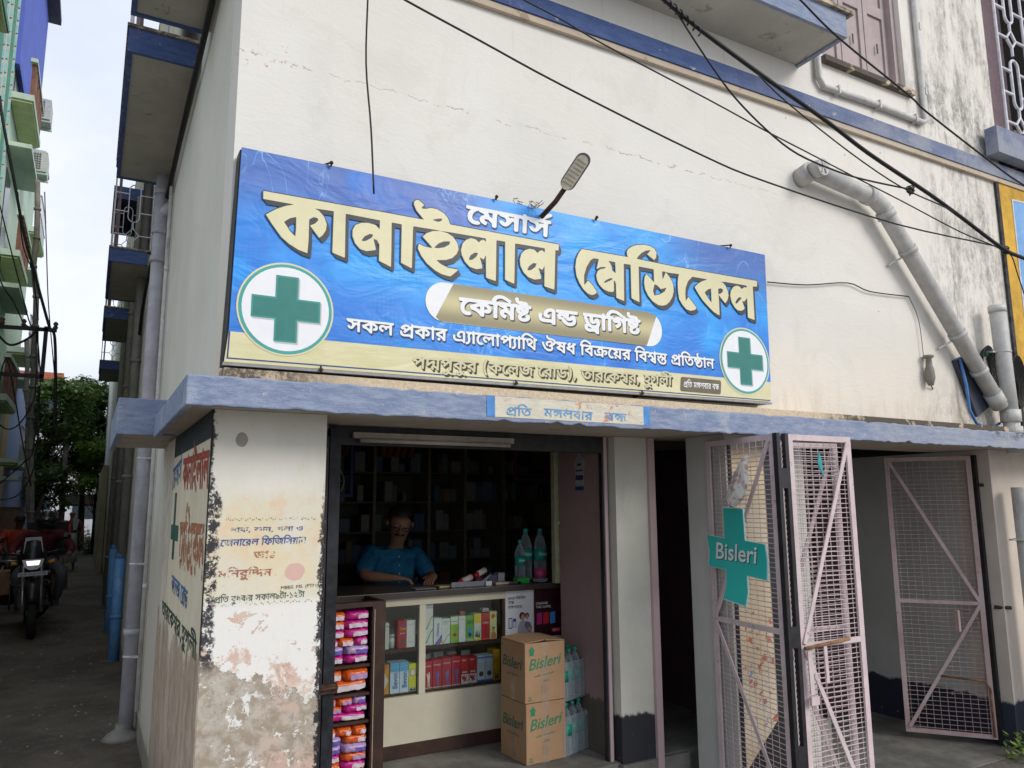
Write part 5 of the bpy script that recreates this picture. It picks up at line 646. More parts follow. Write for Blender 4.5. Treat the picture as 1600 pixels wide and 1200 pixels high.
def balcony(name, y0, y1, zt, wx=-.43):
    b = MB(); b.box(wx + .03, y0 + .03, 4.70, -.001, y1 - .03, 4.84); b.build('balcony_slab', M_balsof, B)
    b = MB(); b.box(wx, y0, 4.69, -.036, y0 + .029, 4.85); b.box(wx, y1 - .029, 4.69, -.036, y1, 4.85); b.box(wx, y0 + .029, 4.69, wx + .029, y1 - .029, 4.85); b.build('balcony_fascia', M_band, B)
    b = MB(); b.box(wx - .01, y0 - .012, 4.851, -.002, y1 + .012, 4.872); b.build('balcony_coping', M_ledge, B)
    b = MB(); b.box(wx + .06, y0 + .1, 4.88, wx + .08, y1 - .1, zt); b.build('balcony_panel', M_recess, B)
    b = MB(); hexgrille(b, lambda u, v: (wx + .02 + u, y0 + .015, 4.873 + v), -wx - .03, zt - 4.873, .007)
    hexgrille(b, lambda u, v: (wx + .02, y0 + .02 + u, 4.873 + v), y1 - y0 - .04, zt - 4.873, .007); b.build('balcony_grille', M_grille, B)
    b = MB(); b.box(wx, y0, zt, -.002, y1, zt + .18); b.build('balcony_lintel', M_band, B)
for y0, y1 in ((-1.2, 1.25), (1.64, 3.76), (6.3, 8.2), (9.35, 11.2), (14.2, 16)): balcony('b', y0, y1, 6.6)
b = MB(); b.box(.95, -.37, 4.885, 3.62, -.001, 4.96); b.build('balcony_slab', M_rsof, B)
b = MB(); b.box(.93, -.395, 4.87, 3.65, -.371, 5.03); b.box(3.621, -.371, 4.87, 3.65, -.0, 5.03); b.build('balcony_fascia', M_fascia, B)
b = MB(); b.box(.92, -.42, 5.031, 3.70, .0, 5.055); b.build('balcony_coping', M_ledge, B)
b = MB()
for i in range(18): b.cyl((1.0 + i * .152, -.36, 5.055), (1.0 + i * .152, -.36, 5.9), .012, n=6)
b.build('balcony_railing', M_grille, B)
b = MB(); b.box(5.30, -.40, 4.52, 7.4, .0, 4.66)
b = MB(); b.box(5.80, -.14, 4.69, 8.2, -.041, 4.92); b.build('balcony_fascia', M_band, B)
b = MB(); b.box(6.06, -.14, 4.921, 8.2, .3, 4.94); b.build('balcony_coping', M_ledge, B)
b = MB(); hexgrille(b, lambda u, v: (6.19 + u, -.03, 4.941 + v), 1.3, 2.4, .013); b.build('balcony_grille', M_grille, B)
b = MB(); b.box(6.3, .7, 4.97, 7.2, .72, 6.9); b.build('inner_shutter', M_sh, B)
b = MB(); b.box(6.21, 1.3, 4.99, 9, 1.32, 9); b.build('balcony_back', M_recess, B)

# ============================================================ BANNER
def circ(cx, cz, r, n=48): return [(cx + r * math.cos(2*math.pi*i/n), cz + r * math.sin(2*math.pi*i/n)) for i in range(n)]
BN = thing('shop_banner', (1.55, -.05, 2.48), 'long blue flex banner with large cream Bengali title and two green crosses above the canopy', 'banner')
b = MB(); b.prism([(-.012, 2.462), (3.078, 2.48), (3.108, 3.402), (.012, 3.392)], -.088, -.004); b.build('backing_frame', M_black, BN)
b = MB(); b.prism([(-.014, 2.458), (3.08, 2.477), (3.08, 2.4885), (-.014, 2.4705)], -.108, -.089); b.build('bottom_batten', mat('grey_batten', (.30, .30, .31), .5), BN)
g = G('printed_flex')
n = g.noise(1.0, 3, .5, 1.0, sc=(1, 1, 1.6)); n2 = g.noise(2.6, 4, .6, .5); wr = g.noise(5, 3, .5, 1.5, sc=(.5, 1, 1)); fn = g.noise(26, 3, .6, sc=(.12, 1, 1.4))
c = g.mix(g.sm(g.add(g.mul(n, .6), g.mul(n2, .4)), .38, .60), (.03, .19, .68), (.03, .38, .93))
top = g.mul(g.sm(g.z, 3.02, 3.32), g.sm(n2, .30, .5)); tl = g.mul(top, g.math('MAXIMUM', g.sm(g.x, 1.35, 1.0), g.sm(g.x, 2.15, 2.7)))
c = g.mix(g.mul(tl, .9), c, (.085, .16, .47))
lowb = g.mul(g.sm(g.z, 2.85, 2.66), g.sm(n, .35, .6)); c = g.mix(g.mul(lowb, .7), c, (.03, .12, .52)); c = g.mix(g.mul(g.mul(g.band(g.x, .35, 2.4, .5), g.band(g.z, 2.8, 3.12, .12)), .55), c, (.04, .42, .95))
gx = g.math('FRACT', g.mul(g.x, 48)); gz = g.math('FRACT', g.mul(g.z, 48))
grid = g.math('MAXIMUM', g.sm(gx, .16, .08), g.sm(gz, .16, .08))
c = g.mix(g.mul(g.mul(grid, .38), g.sm(g.noise(2.2, 2, off=(9, 0, 4)), .54, .64)), c, (.02, .07, .30))
ray = g.noise(3.2, 2, .4, 2.4, sc=(1, 1, .35), off=(2, 0, 7)); rr = g.math('ABSOLUTE', g.sub(ray, .5))
c = g.mix(g.mul(g.mul(g.sm(rr, .012, .0), g.sm(n2, .5, .62)), .55), c, (.30, .60, .95))
h = g.add(g.mul(wr, 1.3), g.mul(fn, .10))
M_flex = g.out(c, .36, h, .35, .02, spec=.35)
g = G('printed_cream_flex')
wr = g.noise(5, 3, .5, 1.5, sc=(.5, 1, 1))
c = g.mix(g.sm(g.noise(3, 3), .3, .7), (.62, .58, .33), (.70, .66, .42)); M_cream = g.out(c, .36, g.add(wr, g.mul(g.noise(26, 3, .6, sc=(.12, 1, 1.4)), .1)), .35, .02, spec=.35)
b = MB(); b.prism([(.0035, 2.60), (3.087, 2.613), (3.102, 3.409), (.017, 3.398)], -.100, -.089); b.build('blue_field', M_flex, BN)
b = MB(); b.prism([(-.008, 2.473), (3.071, 2.492), (3.087, 2.6125), (.0035, 2.5995)], -.1003, -.089); b.build('cream_strip', M_cream, BN)
navy = mat('print_navy', (.02, .06, .22), .4, var=.05)
b = MB(); b.prism([(.0, 2.486), (3.075, 2.4975), (3.075, 2.503), (.0, 2.4915)], -.1013, -.1004)
b.prism([(.0005, 2.492), (.0065, 2.492), (.0095, 2.599), (.0035, 2.599)], -.1013, -.1004); b.build('navy_line', navy, BN)
P_dark, P_cream, P_white = mat('print_dark_grey', (.05, .055, .065), .4, var=.05), mat('print_cream', (.71, .66, .42), .38, var=.03), mat('print_white', (.80, .81, .83), .38, var=.03)
P_teal, P_green, P_greend = mat('print_teal', (.06, .36, .33), .4, var=.05), mat('print_green', (.035, .20, .175), .4, var=.06), mat('print_green_bevel', (.045, .29, .26), .4, var=.06)
P_greylt = mat('print_soft_shadow', (.52, .52, .55), .4, var=.03)
def disc_stack(cx, cz, k):
    decal('badge_cream_ring', [circ(cx, cz, .2015)], P_cream, BN, 'y', -.1022)
    decal('badge_teal_ring', [circ(cx, cz, .194)], P_teal, BN, 'y', -.1030)
    decal('badge_disc', [circ(cx, cz, .181)], P_white, BN, 'y', -.1038)
    a, w = .143, .0475
    def cr(q, dx=0, dz=0, t=0): 
        a_, w_ = a - t, w - t
        return [(cx+dx+x, cz+dz+z) for x, z in ((-w_, a_), (w_, a_), (w_, w_), (a_, w_), (a_, -w_), (w_, -w_), (w_, -a_), (-w_, -a_), (-w_, -w_), (-a_, -w_), (-a_, w_), (-w_, w_))]
    decal('cross_shadow', [cr(0, .006, -.007)], P_greylt, BN, 'y', -.1044)
    decal('cross_bevel', [cr(0)], P_greend, BN, 'y', -.1050)
    decal('green_cross', [cr(0, 0, 0, .008)], P_green, BN, 'y', -.1056)
disc_stack(.228, 2.718, 0); disc_stack(2.882, 2.722, 1)
# title: swept dark shadow, dark outline, cream face
V, F = fill(contours('title')); b = MB()
offs = [(.0045 * math.cos(k * .785), .0045 * math.sin(k * .785)) for k in range(8)] + [(.0135 * k / 7 + a_, -.0185 * k / 7 - a_) for k in range(1, 8) for a_ in (-.0025, .0025)]
for k, (dx, dz) in enumerate(offs):
    base = len(b.v); b.v += [Vector((v[0] + dx, -.1070 + .00005 * k, v[1] + dz)) for v in V]
    for q in F: b.face([base + i for i in q])
tag(b.build('title_shadow', P_dark, BN), kind='stuff')
decal('title_lettering', contours('title'), P_cream, BN, 'y', -.1076)
# capsule badge
cz0, cz1, cx0, cx1 = 2.743, 2.934, .858, 2.262; cr_ = (cz1 - cz0) / 2; czm = (cz0 + cz1) / 2
cap = [(cx1 - cr_ + cr_ * math.cos(a), czm + cr_ * math.sin(a)) for a in [R_(q) for q in range(-90, 91, 10)]] + [(cx0 + cr_ + cr_ * math.cos(a), czm + cr_ * math.sin(a)) for a in [R_(q) for q in range(90, 271, 10)]]
decal('capsule_ends', [cap], P_white, BN, 'y', -.1026)
g = G('print_gold'); q = g.math('ABSOLUTE', g.sub(g.z, czm + .005)); c = g.mix(g.sm(q, .0, .085), (.56, .50, .27), (.27, .235, .13))
decal('capsule_gold', [[(1.000, cz1 + .0003), (cx1 - cr_, cz1 + .0003), (cx1 - cr_ + .03, cz1 - .0045), (cx1 - cr_ + .058, cz1 - .0185), (2.152, cz0 + .004), (2.14, cz0), (cx0 + cr_ - .02, cz0 + .002), (.911, 2.763)]], g.out(c, .4, spec=.4), BN, 'y', -.1034)
def sh(polys, dx, dz): return [[(x + dx, z + dz) for x, z in p] for p in polys]
def shadowed(name, key, m1, m2, d, dx=.006, dz=-.007):
    p = contours(key)
    decal(name + '_shadow', sh(p, dx * .5, dz * .5), m2, BN, 'y', d + .0006); decal(name + '_shadow', sh(p, dx, dz), m2, BN, 'y', d + .001)
    decal(name + '_lettering', p, m1, BN, 'y', d)
shadowed('heading', 'l1', P_white, mat('print_navy_shadow', (.03, .05, .12), .4, var=.05), -.1036)
shadowed('capsule', 'l3', P_white, P_dark, -.1052)
shadowed('line', 'l4', P_white, mat('print_navy_shadow', (.03, .05, .12)), -.1036)
ol = mat('print_olive_shadow', (.045, .042, .02), .4)
for k_ in range(4): decal('address_shadow', sh(contours('l5'), .002 * k_ + .001, -.0022 * k_ - .001), ol, BN, 'y', -.1012 - .0002 * k_)
decal('address_lettering', sh(contours('l5'), -.0015, .002), mat('print_pale_cream', (.60, .56, .36), .4, var=.03), BN, 'y', -.1026)
rr_ = .012
bx = []
for (qx, qz, a0) in ((2.684 - rr_, 2.592 - rr_, 0), (2.385 + rr_, 2.592 - rr_, 90), (2.378 + rr_, 2.511 + rr_, 180), (2.678 - rr_, 2.511 + rr_, 270)):
    bx += [(qx + rr_ * math.cos(R_(a0 + t)), qz + rr_ * math.sin(R_(a0 + t))) for t in (0, 30, 60, 90)]
decal('notice_box', [bx], mat('print_brown', (.15, .125, .08), .4), BN, 'y', -.1022)
decal('notice_lettering', contours('l6'), P_white, BN, 'y', -.1032)
M_rust = mat('rusty_iron', (.085, .045, .03), .8, var=.5, scale=60, bump=.4)
for hx, hz, dx in ((.395, 3.40, -.03), (1.225, 3.405, .035), (1.83, 3.408, .045), (2.80, 3.41, -.05), (.38, 2.472, .02), (1.33, 2.482, .03), (2.10, 2.483, .02)):
    b = MB(); up = 1 if hz > 3 else -1
    b.tube([(hx, -.11, hz - .012 * up), (hx, -.118, hz + .006 * up), (hx + dx * .6, -.06, hz + .014 * up), (hx + dx, .0, hz + .018 * up)], .0045, 6); b.sphere((hx, -.118, hz + .004 * up), .009)
    b.build('hook_bolt', M_rust, BN)

# ============================================================ PAINTED LETTERING ON THE WALLS
decal('shutter_notice_ground', [[(1.062, 2.281), (1.955, 2.281), (1.955, 2.372), (1.062, 2.372)]], M_ledge, B, 'y', -.3362)
def notice_mat():
    g = G('flaking_notice_paint'); n = g.noise(9, 6, .75, .5); f = g.noise(50, 4, .7, sc=(.3, 1, 1))
    c = g.mix(g.sm(f, .3, .7), (.58, .54, .43), (.68, .64, .53))
    k = g.mul(g.sm(g.z, 2.31, 2.365), g.sm(g.x, 1.3, 1.6))
    c = g.mix(g.sm(g.add(n, g.mul(k, .10)), .60, .62), c, (.56, .30, .22)); c = g.mix(g.sm(g.noise(30, 4, .8), .68, .71), c, (.08, .06, .05))
    return g.out(c, .85, g.add(n, f), .5, .005)
decal('canopy_notice_field', [[(1.098, 2.2805), (1.925, 2.2805), (1.925, 2.3725), (1.098, 2.3725)]], notice_mat(), B, 'y', -.3376)
for q0, q1 in ((1.058, 1.0975), (1.9255, 1.965)):
    decal('canopy_notice_edge', [[(q0, 2.281), (q1, 2.281), (q1, 2.372), (q0, 2.372)]], mat('notice_bright_blue', (.10, .28, .62), .8, var=.2), B, 'y', -.3374)
mb = paint_letters('worn_light_blue_brush', (.10, .28, .55), .60, 40, (.2, .38, .6))
for k in ('f1', 'f2', 'f3'): decal('canopy_notice_lettering', contours(k), mb, B, 'y', -.3390)
pb = paint_letters('worn_blue_brush', (.04, .09, .32), .57, 45); pb2 = paint_letters('worn_blue_brush_faint', (.03, .07, .28), .53, 50)
pr = paint_letters('worn_red_brush', (.40, .14, .10), .50, 40); po = paint_letters('worn_orange_brush', (.46, .20, .09), .52, 40); pg = paint_letters('worn_dark_green_brush', (.06, .11, .08), .57, 50)
for k, mm in (('p1', pb2), ('p2', pb), ('p3', po), ('p4', pr), ('p6', pg)): decal('advert_lettering', contours(k), mm, B, 'y', -.0565)
latin('advert_lettering', 'MBBS. MS. (PTM)', paint_letters('worn_black_brush', (.03, .03, .03), .58, 60), B, (.262, -.0565, 1.688 - .125), (1, 0, .02), (.1, 0, 1), .150, .013)
for zc, xa in ((1.845, 0), (1.513, 1)):
    b = MB()
    for i in range(44):
        x = .035 + i * .0083; z = zc + .004 * math.sin(i * 1.9) + (.0 if xa == 0 else .0); w = .0045 if i % 3 else .007
        b.quad((x, -.0565, z), (x + w, -.0565, z - .003), (x + w * .7, -.0565, z + .004))
    b.build('advert_chain_line', paint_letters('worn_green_brush_%d' % xa, (.10, .22, .09), .50, 60), B)
sr = paint_letters('side_worn_red', (.36, .05, .03), .60, 22); so_ = paint_letters('side_worn_orange', (.45, .16, .07), .53, 22); sb = paint_letters('side_worn_blue', (.04, .16, .36), .60, 25); sg = paint_letters('side_worn_green', (.015, .06, .03), .62, 25)
for k, mm in (('s1', sb), ('s2', sr), ('s3', so_), ('s4', sb), ('s5', sg)): decal('side_lettering', contours(k), mm, B, 'x', -.035)
b = MB(); b.v = [Vector((-.0345, y_, z_)) for y_, z_ in ((1.38, 1.80), (1.27, 1.80), (1.27, 1.97), (1.17, 1.97), (1.17, 1.80), (.99, 1.80), (.99, 1.72), (1.14, 1.72), (1.14, 1.62), (1.25, 1.62), (1.25, 1.72), (1.38, 1.72))]; b.face([1, 2, 3, 4]); b.face([0, 1, 10, 11]); b.face([1, 4, 7, 10]); b.face([4, 5, 6, 7]); b.face([7, 8, 9, 10]); b.build('side_green_cross', paint_letters('side_cross_green', (.01, .09, .07), .72, 20), B)

# ============================================================ PIPES ON THE WALLS
def pvc(name, c1, c2=None):
    g = G(name); n = g.noise(9, 5, .7); s_ = g.noise(14, 5, .75, sc=(1, 1, .25))
    c = g.mix(g.sm(n, .35, .65), tuple(v * .8 for v in c1), c1)
    c = g.mix(g.mul(g.sm(s_, .56, .70), .6), c, c2 or tuple(v * .45 for v in c1)); return g.out(c, .5, n, .15, .003)
M_pvc = pvc('grey_pvc', (.54, .53, .51), (.34, .32, .29)); M_pvcl = pvc('lilac_pvc', (.47, .46, .50), (.30, .28, .27)); M_pvcb = pvc('pale_blue_pipe', (.10, .26, .50), (.30, .40, .5)); M_pvcd = pvc('old_pipe', (.24, .23, .20), (.10, .09, .08)); M_pvcw = pvc('white_conduit', (.60, .59, .56), (.20, .17, .13))
def collar(b, p, d, r, L=.05): 
    p, d = Vector(p), Vector(d).normalized(); b.cyl(p - d * L / 2, p + d * L / 2, r, n=16)
def clamp(parent, x, y, z, r, side):
    b = MB(); b.cyl((x, y, z - .008), (x, y, z + .008), r + .004, n=16)
    if side == 'x': b.box(x + .01, y - .035 - r, z - .006, x + .055, y + .035 + r, z + .006)
    else: b.box(x - .045 - r, y + .015, z - .006, x + .02, y + .045, z + .006)
    return b.build('pipe_clamp', M_pvcw, parent)
t = thing('drain_pipe', (-.075, 3.55, 0), 'wide lilac plastic drain pipe running down the side wall nearest the shop corner', 'pipe')
b = MB(); b.cyl((-.075, 3.55, .10), (-.075, 3.55, 5.6), .052, n=16); b.build('pipe_body', M_pvcl, t)
for z in (4.55, 4.2, .93, 3.95): b = MB(); collar(b, (-.075, 3.55, z), (0, 0, 1), .062); b.build('pipe_socket', M_pvcl, t)
b = MB(); b.cyl((-.075, 3.55, 4.35), (.0, 3.48, 4.42), .045, n=12); b.build('pipe_branch', M_pvcl, t)
for z in (2.28, 1.45, .75): clamp(t, -.075, 3.55, z, .052, 'x')
b = MB(); b.lathe([(.15, 0), (.12, .03), (.06, .07), (.055, .11)], (-.09, 3.55, .15), 12); b.build('cement_footing', M_floor, t)
for i, (y, r, mm, z0, z1, lab) in enumerate(((3.25, .016, M_pvcw, .4, 4.9, 'thin cream conduit fixed to the side wall beside the wide drain pipe'), (6.9, .05, M_pvcd, 1.35, 6.6, 'dark stained drain pipe behind the lilac one with a blue lower end'), (9.2, .05, M_pvcd, 1.35, 6.6, 'dark drain pipe further down the lane above a pale blue pipe'), (12.5, .05, M_pvcd, .1, 6.6, 'weathered pipe farthest down the side wall'))):
    t = thing('drain_pipe', (-.06, y, z0), lab, 'pipe')
    b = MB(); b.cyl((-.008 - r, y, z0), (-.008 - r, y, z1), r, n=12); b.build('pipe_body', mm, t)
    for z in (z0 + .9, z0 + 2.3, z0 + 3.4): b = MB(); collar(b, (-.008 - r, y, z), (0, 0, 1), r * 1.2, .04); b.build('pipe_socket', mm, t)
    if r > .03 and i < 3:
        b = MB(); b.cyl((-.07, y, .12), (-.07, y, 1.30), .058, n=12); b.cyl((-.07, y, 1.30), (-.06, y, 1.42), .058, .03, n=12); b.cyl((-.07, y, .62), (-.07, y, .66), .066, n=12); b.build('blue_pipe_section', M_pvcb, t)
t = thing('waste_pipe', (3.6, -.09, 4.07), 'thick grey plastic pipe bending diagonally down the wall right of the banner', 'pipe')
P3 = [(3.60, -.10, 4.065), (4.20, -.10, 3.995), (4.30, -.10, 3.945), (4.36, -.10, 3.87), (5.50, -.10, 2.60)]
b = MB(); b.tube(P3, .056, 18); b.cyl((3.585, -.10, 4.065), (3.585, .0, 4.045), .066, n=16); b.build('pipe_body', M_pvc, t)
d = Vector((1, 0, -.117)); b = MB(); collar(b, (4.15, -.10, 4.0), d, .065, .05); b.build('pipe_socket', M_pvc, t); b = MB(); collar(b, (4.33, -.10, 3.90), (.6, 0, -.8), .065, .05); b.build('pipe_socket', M_pvc, t)
d2 = Vector((1.14, 0, -1.27)); 
for q in (.16, .60, .80, .95): b = MB(); collar(b, Vector(P3[3]).lerp(Vector(P3[4]), q), d2, .064, .035 if q < .9 else .1); b.build('pipe_socket', M_pvc, t)
b = MB(); b.cyl((3.60, -.10, 4.065), (3.60, -.185, 4.06), .056, n=18); b.build('end_cap', M_pvc, t)
b = MB()
for i in range(6):
    a = i * math.pi / 3; b.bar((3.60, -.188, 4.06), (3.60 + .045 * math.cos(a), -.188, 4.06 + .045 * math.sin(a)), .008, .006, (0, 1, 0))
b.build('cap_ribs', M_pvcw, t)
for q in (.17, .61):
    p = Vector(P3[3]).lerp(Vector(P3[4]), q); b = MB(); collar(b, p, d2, .062, .02); b.bar(p + Vector((-.05, .03, -.04)), p + Vector((-.12, .085, -.09)), .02, .012); b.build('pipe_clamp', M_pvcw, t)
t = thing('drain_pipe', (5.58, -.11, 0), 'upright grey pipe at the right end of the wall that the diagonal pipe joins', 'pipe')
b = MB(); b.tube([(5.56, -.345 + .225, 3.36), (5.575, -.12, 2.9), (5.59, -.12, 2.56)], .056, 16); b.build('upper_pipe', M_pvc, t)
b = MB(); b.tube([(5.60, -.40, 2.26), (5.615, -.40, 1.8), (5.62, -.40, 0)], .056, 16)
b.cyl((5.59, -.12, 2.56), (5.59, -.12, 2.25), .056, n=16); b.tube([(5.60, -.12, 2.0), (5.62, -.12, 0)], .056, 16); b.build('lower_pipe', M_pvcw, t)
b = MB(); collar(b, (5.588, -.12, 2.53), (0, 0, 1), .07, .09); b.build('pipe_socket', M_pvcw, t); b = MB(); collar(b, (5.595, -.12, 2.42), (0, 0, 1), .068, .06); b.build('pipe_socket', M_pvcw, t)
b = MB(); b.cyl((5.56, -.12, 3.33), (5.56, -.12, 3.38), .062, n=16); b.build('end_cap', M_pvcw, t)
for z in (3.02, 1.62): clamp(t, 5.575, -.12, z, .056, 'y')
t = thing('water_pipe', (3.83, -.03, 5.0), 'thin white water pipe looping under the shuttered upper window', 'pipe')
b = MB(); b.tube([(3.82, -.03, 5.1), (3.815, -.03, 4.83), (3.86, -.03, 4.775), (4.40, -.03, 4.79), (4.98, -.03, 4.785), (5.03, -.03, 4.81), (5.02, -.03, 5.3), (5.03, -.03, 6.5)], .023, 10); b.build('pipe_body', M_pvcw, t)
for x, z in ((4.0, 4.78), (4.45, 4.79), (4.88, 4.79), (5.03, 5.05), (5.03, 5.6)):
    b = MB(); b.box(x - .008, -.058, z - .032, x + .008, -.001, z + .032); b.build('pipe_clamp', M_pvcw, t)

# ============================================================ LAMP OVER THE BANNER
t = thing('street_lamp', (1.49, -.12, 3.32), 'small grey lamp on a bent rusty arm above the top edge of the banner', 'lamp')
b = MB(); b.tube([(1.50, -.005, 3.35), (1.495, -.10, 3.36), (1.505, -.22, 3.40), (1.53, -.30, 3.47)], .013, 8); b.build('lamp_arm', M_rust, t)
ax = (Vector((1.62, -.40, 3.66)) - Vector((1.53, -.29, 3.47))).normalized()
sx_ = ax.cross(Vector((-.55, -.75, -.25))).normalized(); nx_ = sx_.cross(ax).normalized()
M = Matrix((sx_, ax, nx_)).transposed().to_4x4(); M.translation = Vector((1.515, -.285, 3.44))
def stad(w, L, n=8):
    return [(w * math.cos(a), L - w + w * math.sin(a)) for a in [math.pi * i / n for i in range(n + 1)]] + [(w * math.cos(a), w + w * math.sin(a)) for a in [math.pi + math.pi * i / n for i in range(n + 1)]]
def pris(poly, z0, z1, M, inset=0):
    b = MB(); n = len(poly)
    for z, k in ((z0, 1 - inset), (z1, 1)): b.v += [M @ Vector((x * k, .125 + (y - .125) * k, z)) for x, y in poly]
    b.face(list(range(n))); b.face([n + i for i in range(n)][::-1])
    for i in range(n): b.face([i, n + i, n + (i + 1) % n, (i + 1) % n])
    return b
pris(stad(.038, .205), -.016, .014, M, .15).build('lamp_housing', mat('grey_lamp_shell', (.10, .10, .11), .5), t)
lens = pris(stad(.031, .19), .0145, .022, M).build('lamp_lens', mat('ribbed_lamp_lens', (.52, .47, .36), .3), t)
b = MB()
for i in range(7): b.box(-.026, .03 + i * .021, .0222, .026, .034 + i * .021, .0245, M)
b.build('lens_rib', mat('lamp_led_strip', (.36, .32, .24), .5), t)
b = MB(); random.seed(3)
for i in range(10):
    p = Vector((1.43 + random.uniform(-.05, .05), -.08, 3.40)); pts = [p]
    for k in range(5): p = p + Vector((random.uniform(-.025, .025), random.uniform(-.02, .02), random.uniform(-.015, .022))); pts.append(p)
    b.tube(pts, .0018, 4)
tag(b.build('wire_tangle', M_rust), 'rusty tangle of thin wire at the foot of the lamp arm above the banner', 'wire')

# ============================================================ CABLES
CW = {'w1':[[0.42,-0.7,3.9],[0.52,-0.7,3.87],[0.84,-0.7,3.8],[1.25,-0.7,3.71],[2.03,-0.7,3.57],[2.49,-0.7,3.52],[3.52,-0.7,3.48],[4.47,-0.7,3.51],[4.61,-0.7,3.5]],'w2':[[0.95,-0.72,4.06],[1.05,-0.72,4.04],[1.24,-0.72,4.01],[1.47,-0.72,3.96],[2.08,-0.72,3.86],[2.47,-0.72,3.79],[2.79,-0.72,3.74],[3.1,-0.72,3.69],[3.56,-0.72,3.62],[4.11,-0.72,3.53],[4.45,-0.72,3.5],[4.57,-0.72,3.48]],'w3':[[1.66,-0.75,4.35],[1.81,-0.75,4.28],[2.05,-0.75,4.19],[2.48,-0.75,4.06],[2.91,-0.75,3.94],[3.25,-0.75,3.83],[3.77,-0.75,3.7],[4.08,-0.75,3.61],[4.5,-0.75,3.48],[4.75,-0.75,3.45],[5.54,-0.75,3.4]],'w4':[[1.84,-0.74,4.29],[1.88,-0.74,4.26],[1.98,-0.74,4.15],[2.11,-0.74,4.02],[2.25,-0.74,3.9],[2.46,-0.74,3.78],[2.68,-0.74,3.7],[2.99,-0.74,3.67],[3.21,-0.74,3.67],[3.53,-0.74,3.69],[3.64,-0.74,3.7]],'w5':[[2.48,-0.8,4.66],[2.71,-0.8,4.56],[3.0,-0.8,4.43],[3.59,-0.8,4.25],[3.77,-0.8,4.18],[4.46,-0.8,3.99],[4.74,-0.8,3.93],[5.52,-0.8,3.8]],'w6':[[2.38,-0.76,4.07],[2.6,-0.76,3.96],[3.08,-0.76,3.79],[3.5,-0.76,3.68],[3.87,-0.76,3.64],[4.0,-0.76,3.62]],'w7':[[4.57,-0.72,3.48],[4.66,-0.72,3.46],[4.71,-0.72,3.34],[4.76,-0.72,3.22]],'hang':[[0.5,-0.25,4.25],[0.5,-0.25,4.15],[0.5,-0.25,3.84],[0.53,-0.25,3.54],[0.55,-0.25,3.24]],'sign':[[3.2,-0.02,3.27],[3.56,-0.02,3.3],[3.97,-0.02,3.37],[4.2,-0.02,3.34],[4.63,-0.02,3.36]],'drop':[[4.63,-0.02,3.36],[4.72,-0.02,3.2],[4.74,-0.02,2.93]],'bundle':[[-1.95,9.0,7.67],[-1.88,9.0,7.3],[-1.64,9.0,6.29],[-1.5,9.0,5.7],[-1.35,9.0,5.21],[-1.21,9.0,4.76],[-1.09,9.0,4.39],[-1.02,9.0,4.26],[-0.96,9.0,3.6],[-0.93,9.0,2.88]],'a2':[[-1.75,9.0,5.34],[-1.73,9.0,5.01],[-1.53,9.0,4.68],[-1.4,9.0,4.42],[-1.3,9.0,4.37]],'a3':[[-1.69,8.9,4.23],[-1.53,8.9,4.08],[-1.34,8.9,4.18],[-1.24,8.9,4.31],[-1.22,8.9,4.36]],'a4':[[-1.25,9.0,4.37],[-1.19,9.0,3.58],[-1.22,9.0,3.29],[-1.34,9.0,3.02],[-1.47,9.0,2.94],[-1.6,9.0,3.03]],'a5':[[-1.23,9.0,4.38],[-1.13,9.0,3.05],[-1.12,9.0,2.52],[-1.17,9.0,2.26],[-1.3,9.0,2.04],[-1.51,9.0,1.99]],'a6':[[-1.84,9.2,6.14],[-1.68,9.2,5.59],[-1.52,9.2,5.05],[-1.36,9.2,4.51],[-1.3,9.2,4.41]],'a7':[[-1.66,9.4,6.44],[-1.54,9.4,5.68],[-1.4,9.4,5.32],[-1.37,9.4,5.2],[-1.26,9.4,4.57]],'a8':[[-1.51,12.0,7.45],[-1.39,12.0,6.28],[-1.29,12.0,5.36],[-1.09,12.0,4.01],[-0.97,12.0,2.9]],'a9':[[-1.65,9.2,3.4],[-1.59,9.2,3.94],[-1.48,9.2,3.59],[-1.3,9.2,2.79],[-1.15,9.2,2.18]],'a10':[[-1.25,9.1,4.39],[-1.15,9.1,3.6],[-1.16,9.1,2.7],[-1.24,9.1,2.52],[-1.54,9.1,2.17]],'cable_l':[[-0.04,0.55,4.69],[-0.04,1.29,4.62],[-0.04,2.13,4.59],[-0.04,3.28,4.51],[-0.04,4.97,4.44],[-0.04,6.29,4.26],[-0.04,7.23,3.74]]}
def cable(pts, r, label, name='cable', sag=0):
    P = [Vector(p) for p in pts]; out = []
    for i in range(len(P) - 1):
        p0, p1, p2, p3 = P[max(i-1, 0)], P[i], P[i+1], P[min(i+2, len(P)-1)]
        for k in range(4):
            s = k / 4; out.append(.5 * ((2*p1) + (p2-p0)*s + (2*p0-5*p1+4*p2-p3)*s*s + (3*p1-p0-3*p2+p3)*s**3))
    out.append(P[-1])
    b = MB(); b.tube(out, r, 6); return tag(b.build(name, M_wire), label, 'cable', 'overhead cables')
cable(CW['w1'], .0045, 'thin cable crossing the wall lowest, just above the banner and lamp')
cable(CW['w2'], .0038, 'thin cable that follows the blue cornice before dropping to the junction')
cable(CW['w3'], .012, 'thickest black cable running diagonally to the right edge')
cable(CW['w4'], .005, 'steep cable hanging away from the thick cable bundle at the top')
cable(CW['w5'], .006, 'single cable passing in front of the shuttered window')
cable(CW['w6'], .004, 'thin cable strung right beside the thick black one')
cable(CW['w7'], .004, 'short tail of cable below the junction at the right edge')
cable(CW['hang'], .0042, 'loose cable hanging straight down over the top of the banner')
cable(CW['sign'], .004, 'cable pinned across the wall from the banner to the diagonal pipe')
cable(CW['drop'], .0025, 'thin wire dropping to the old bulb holder')
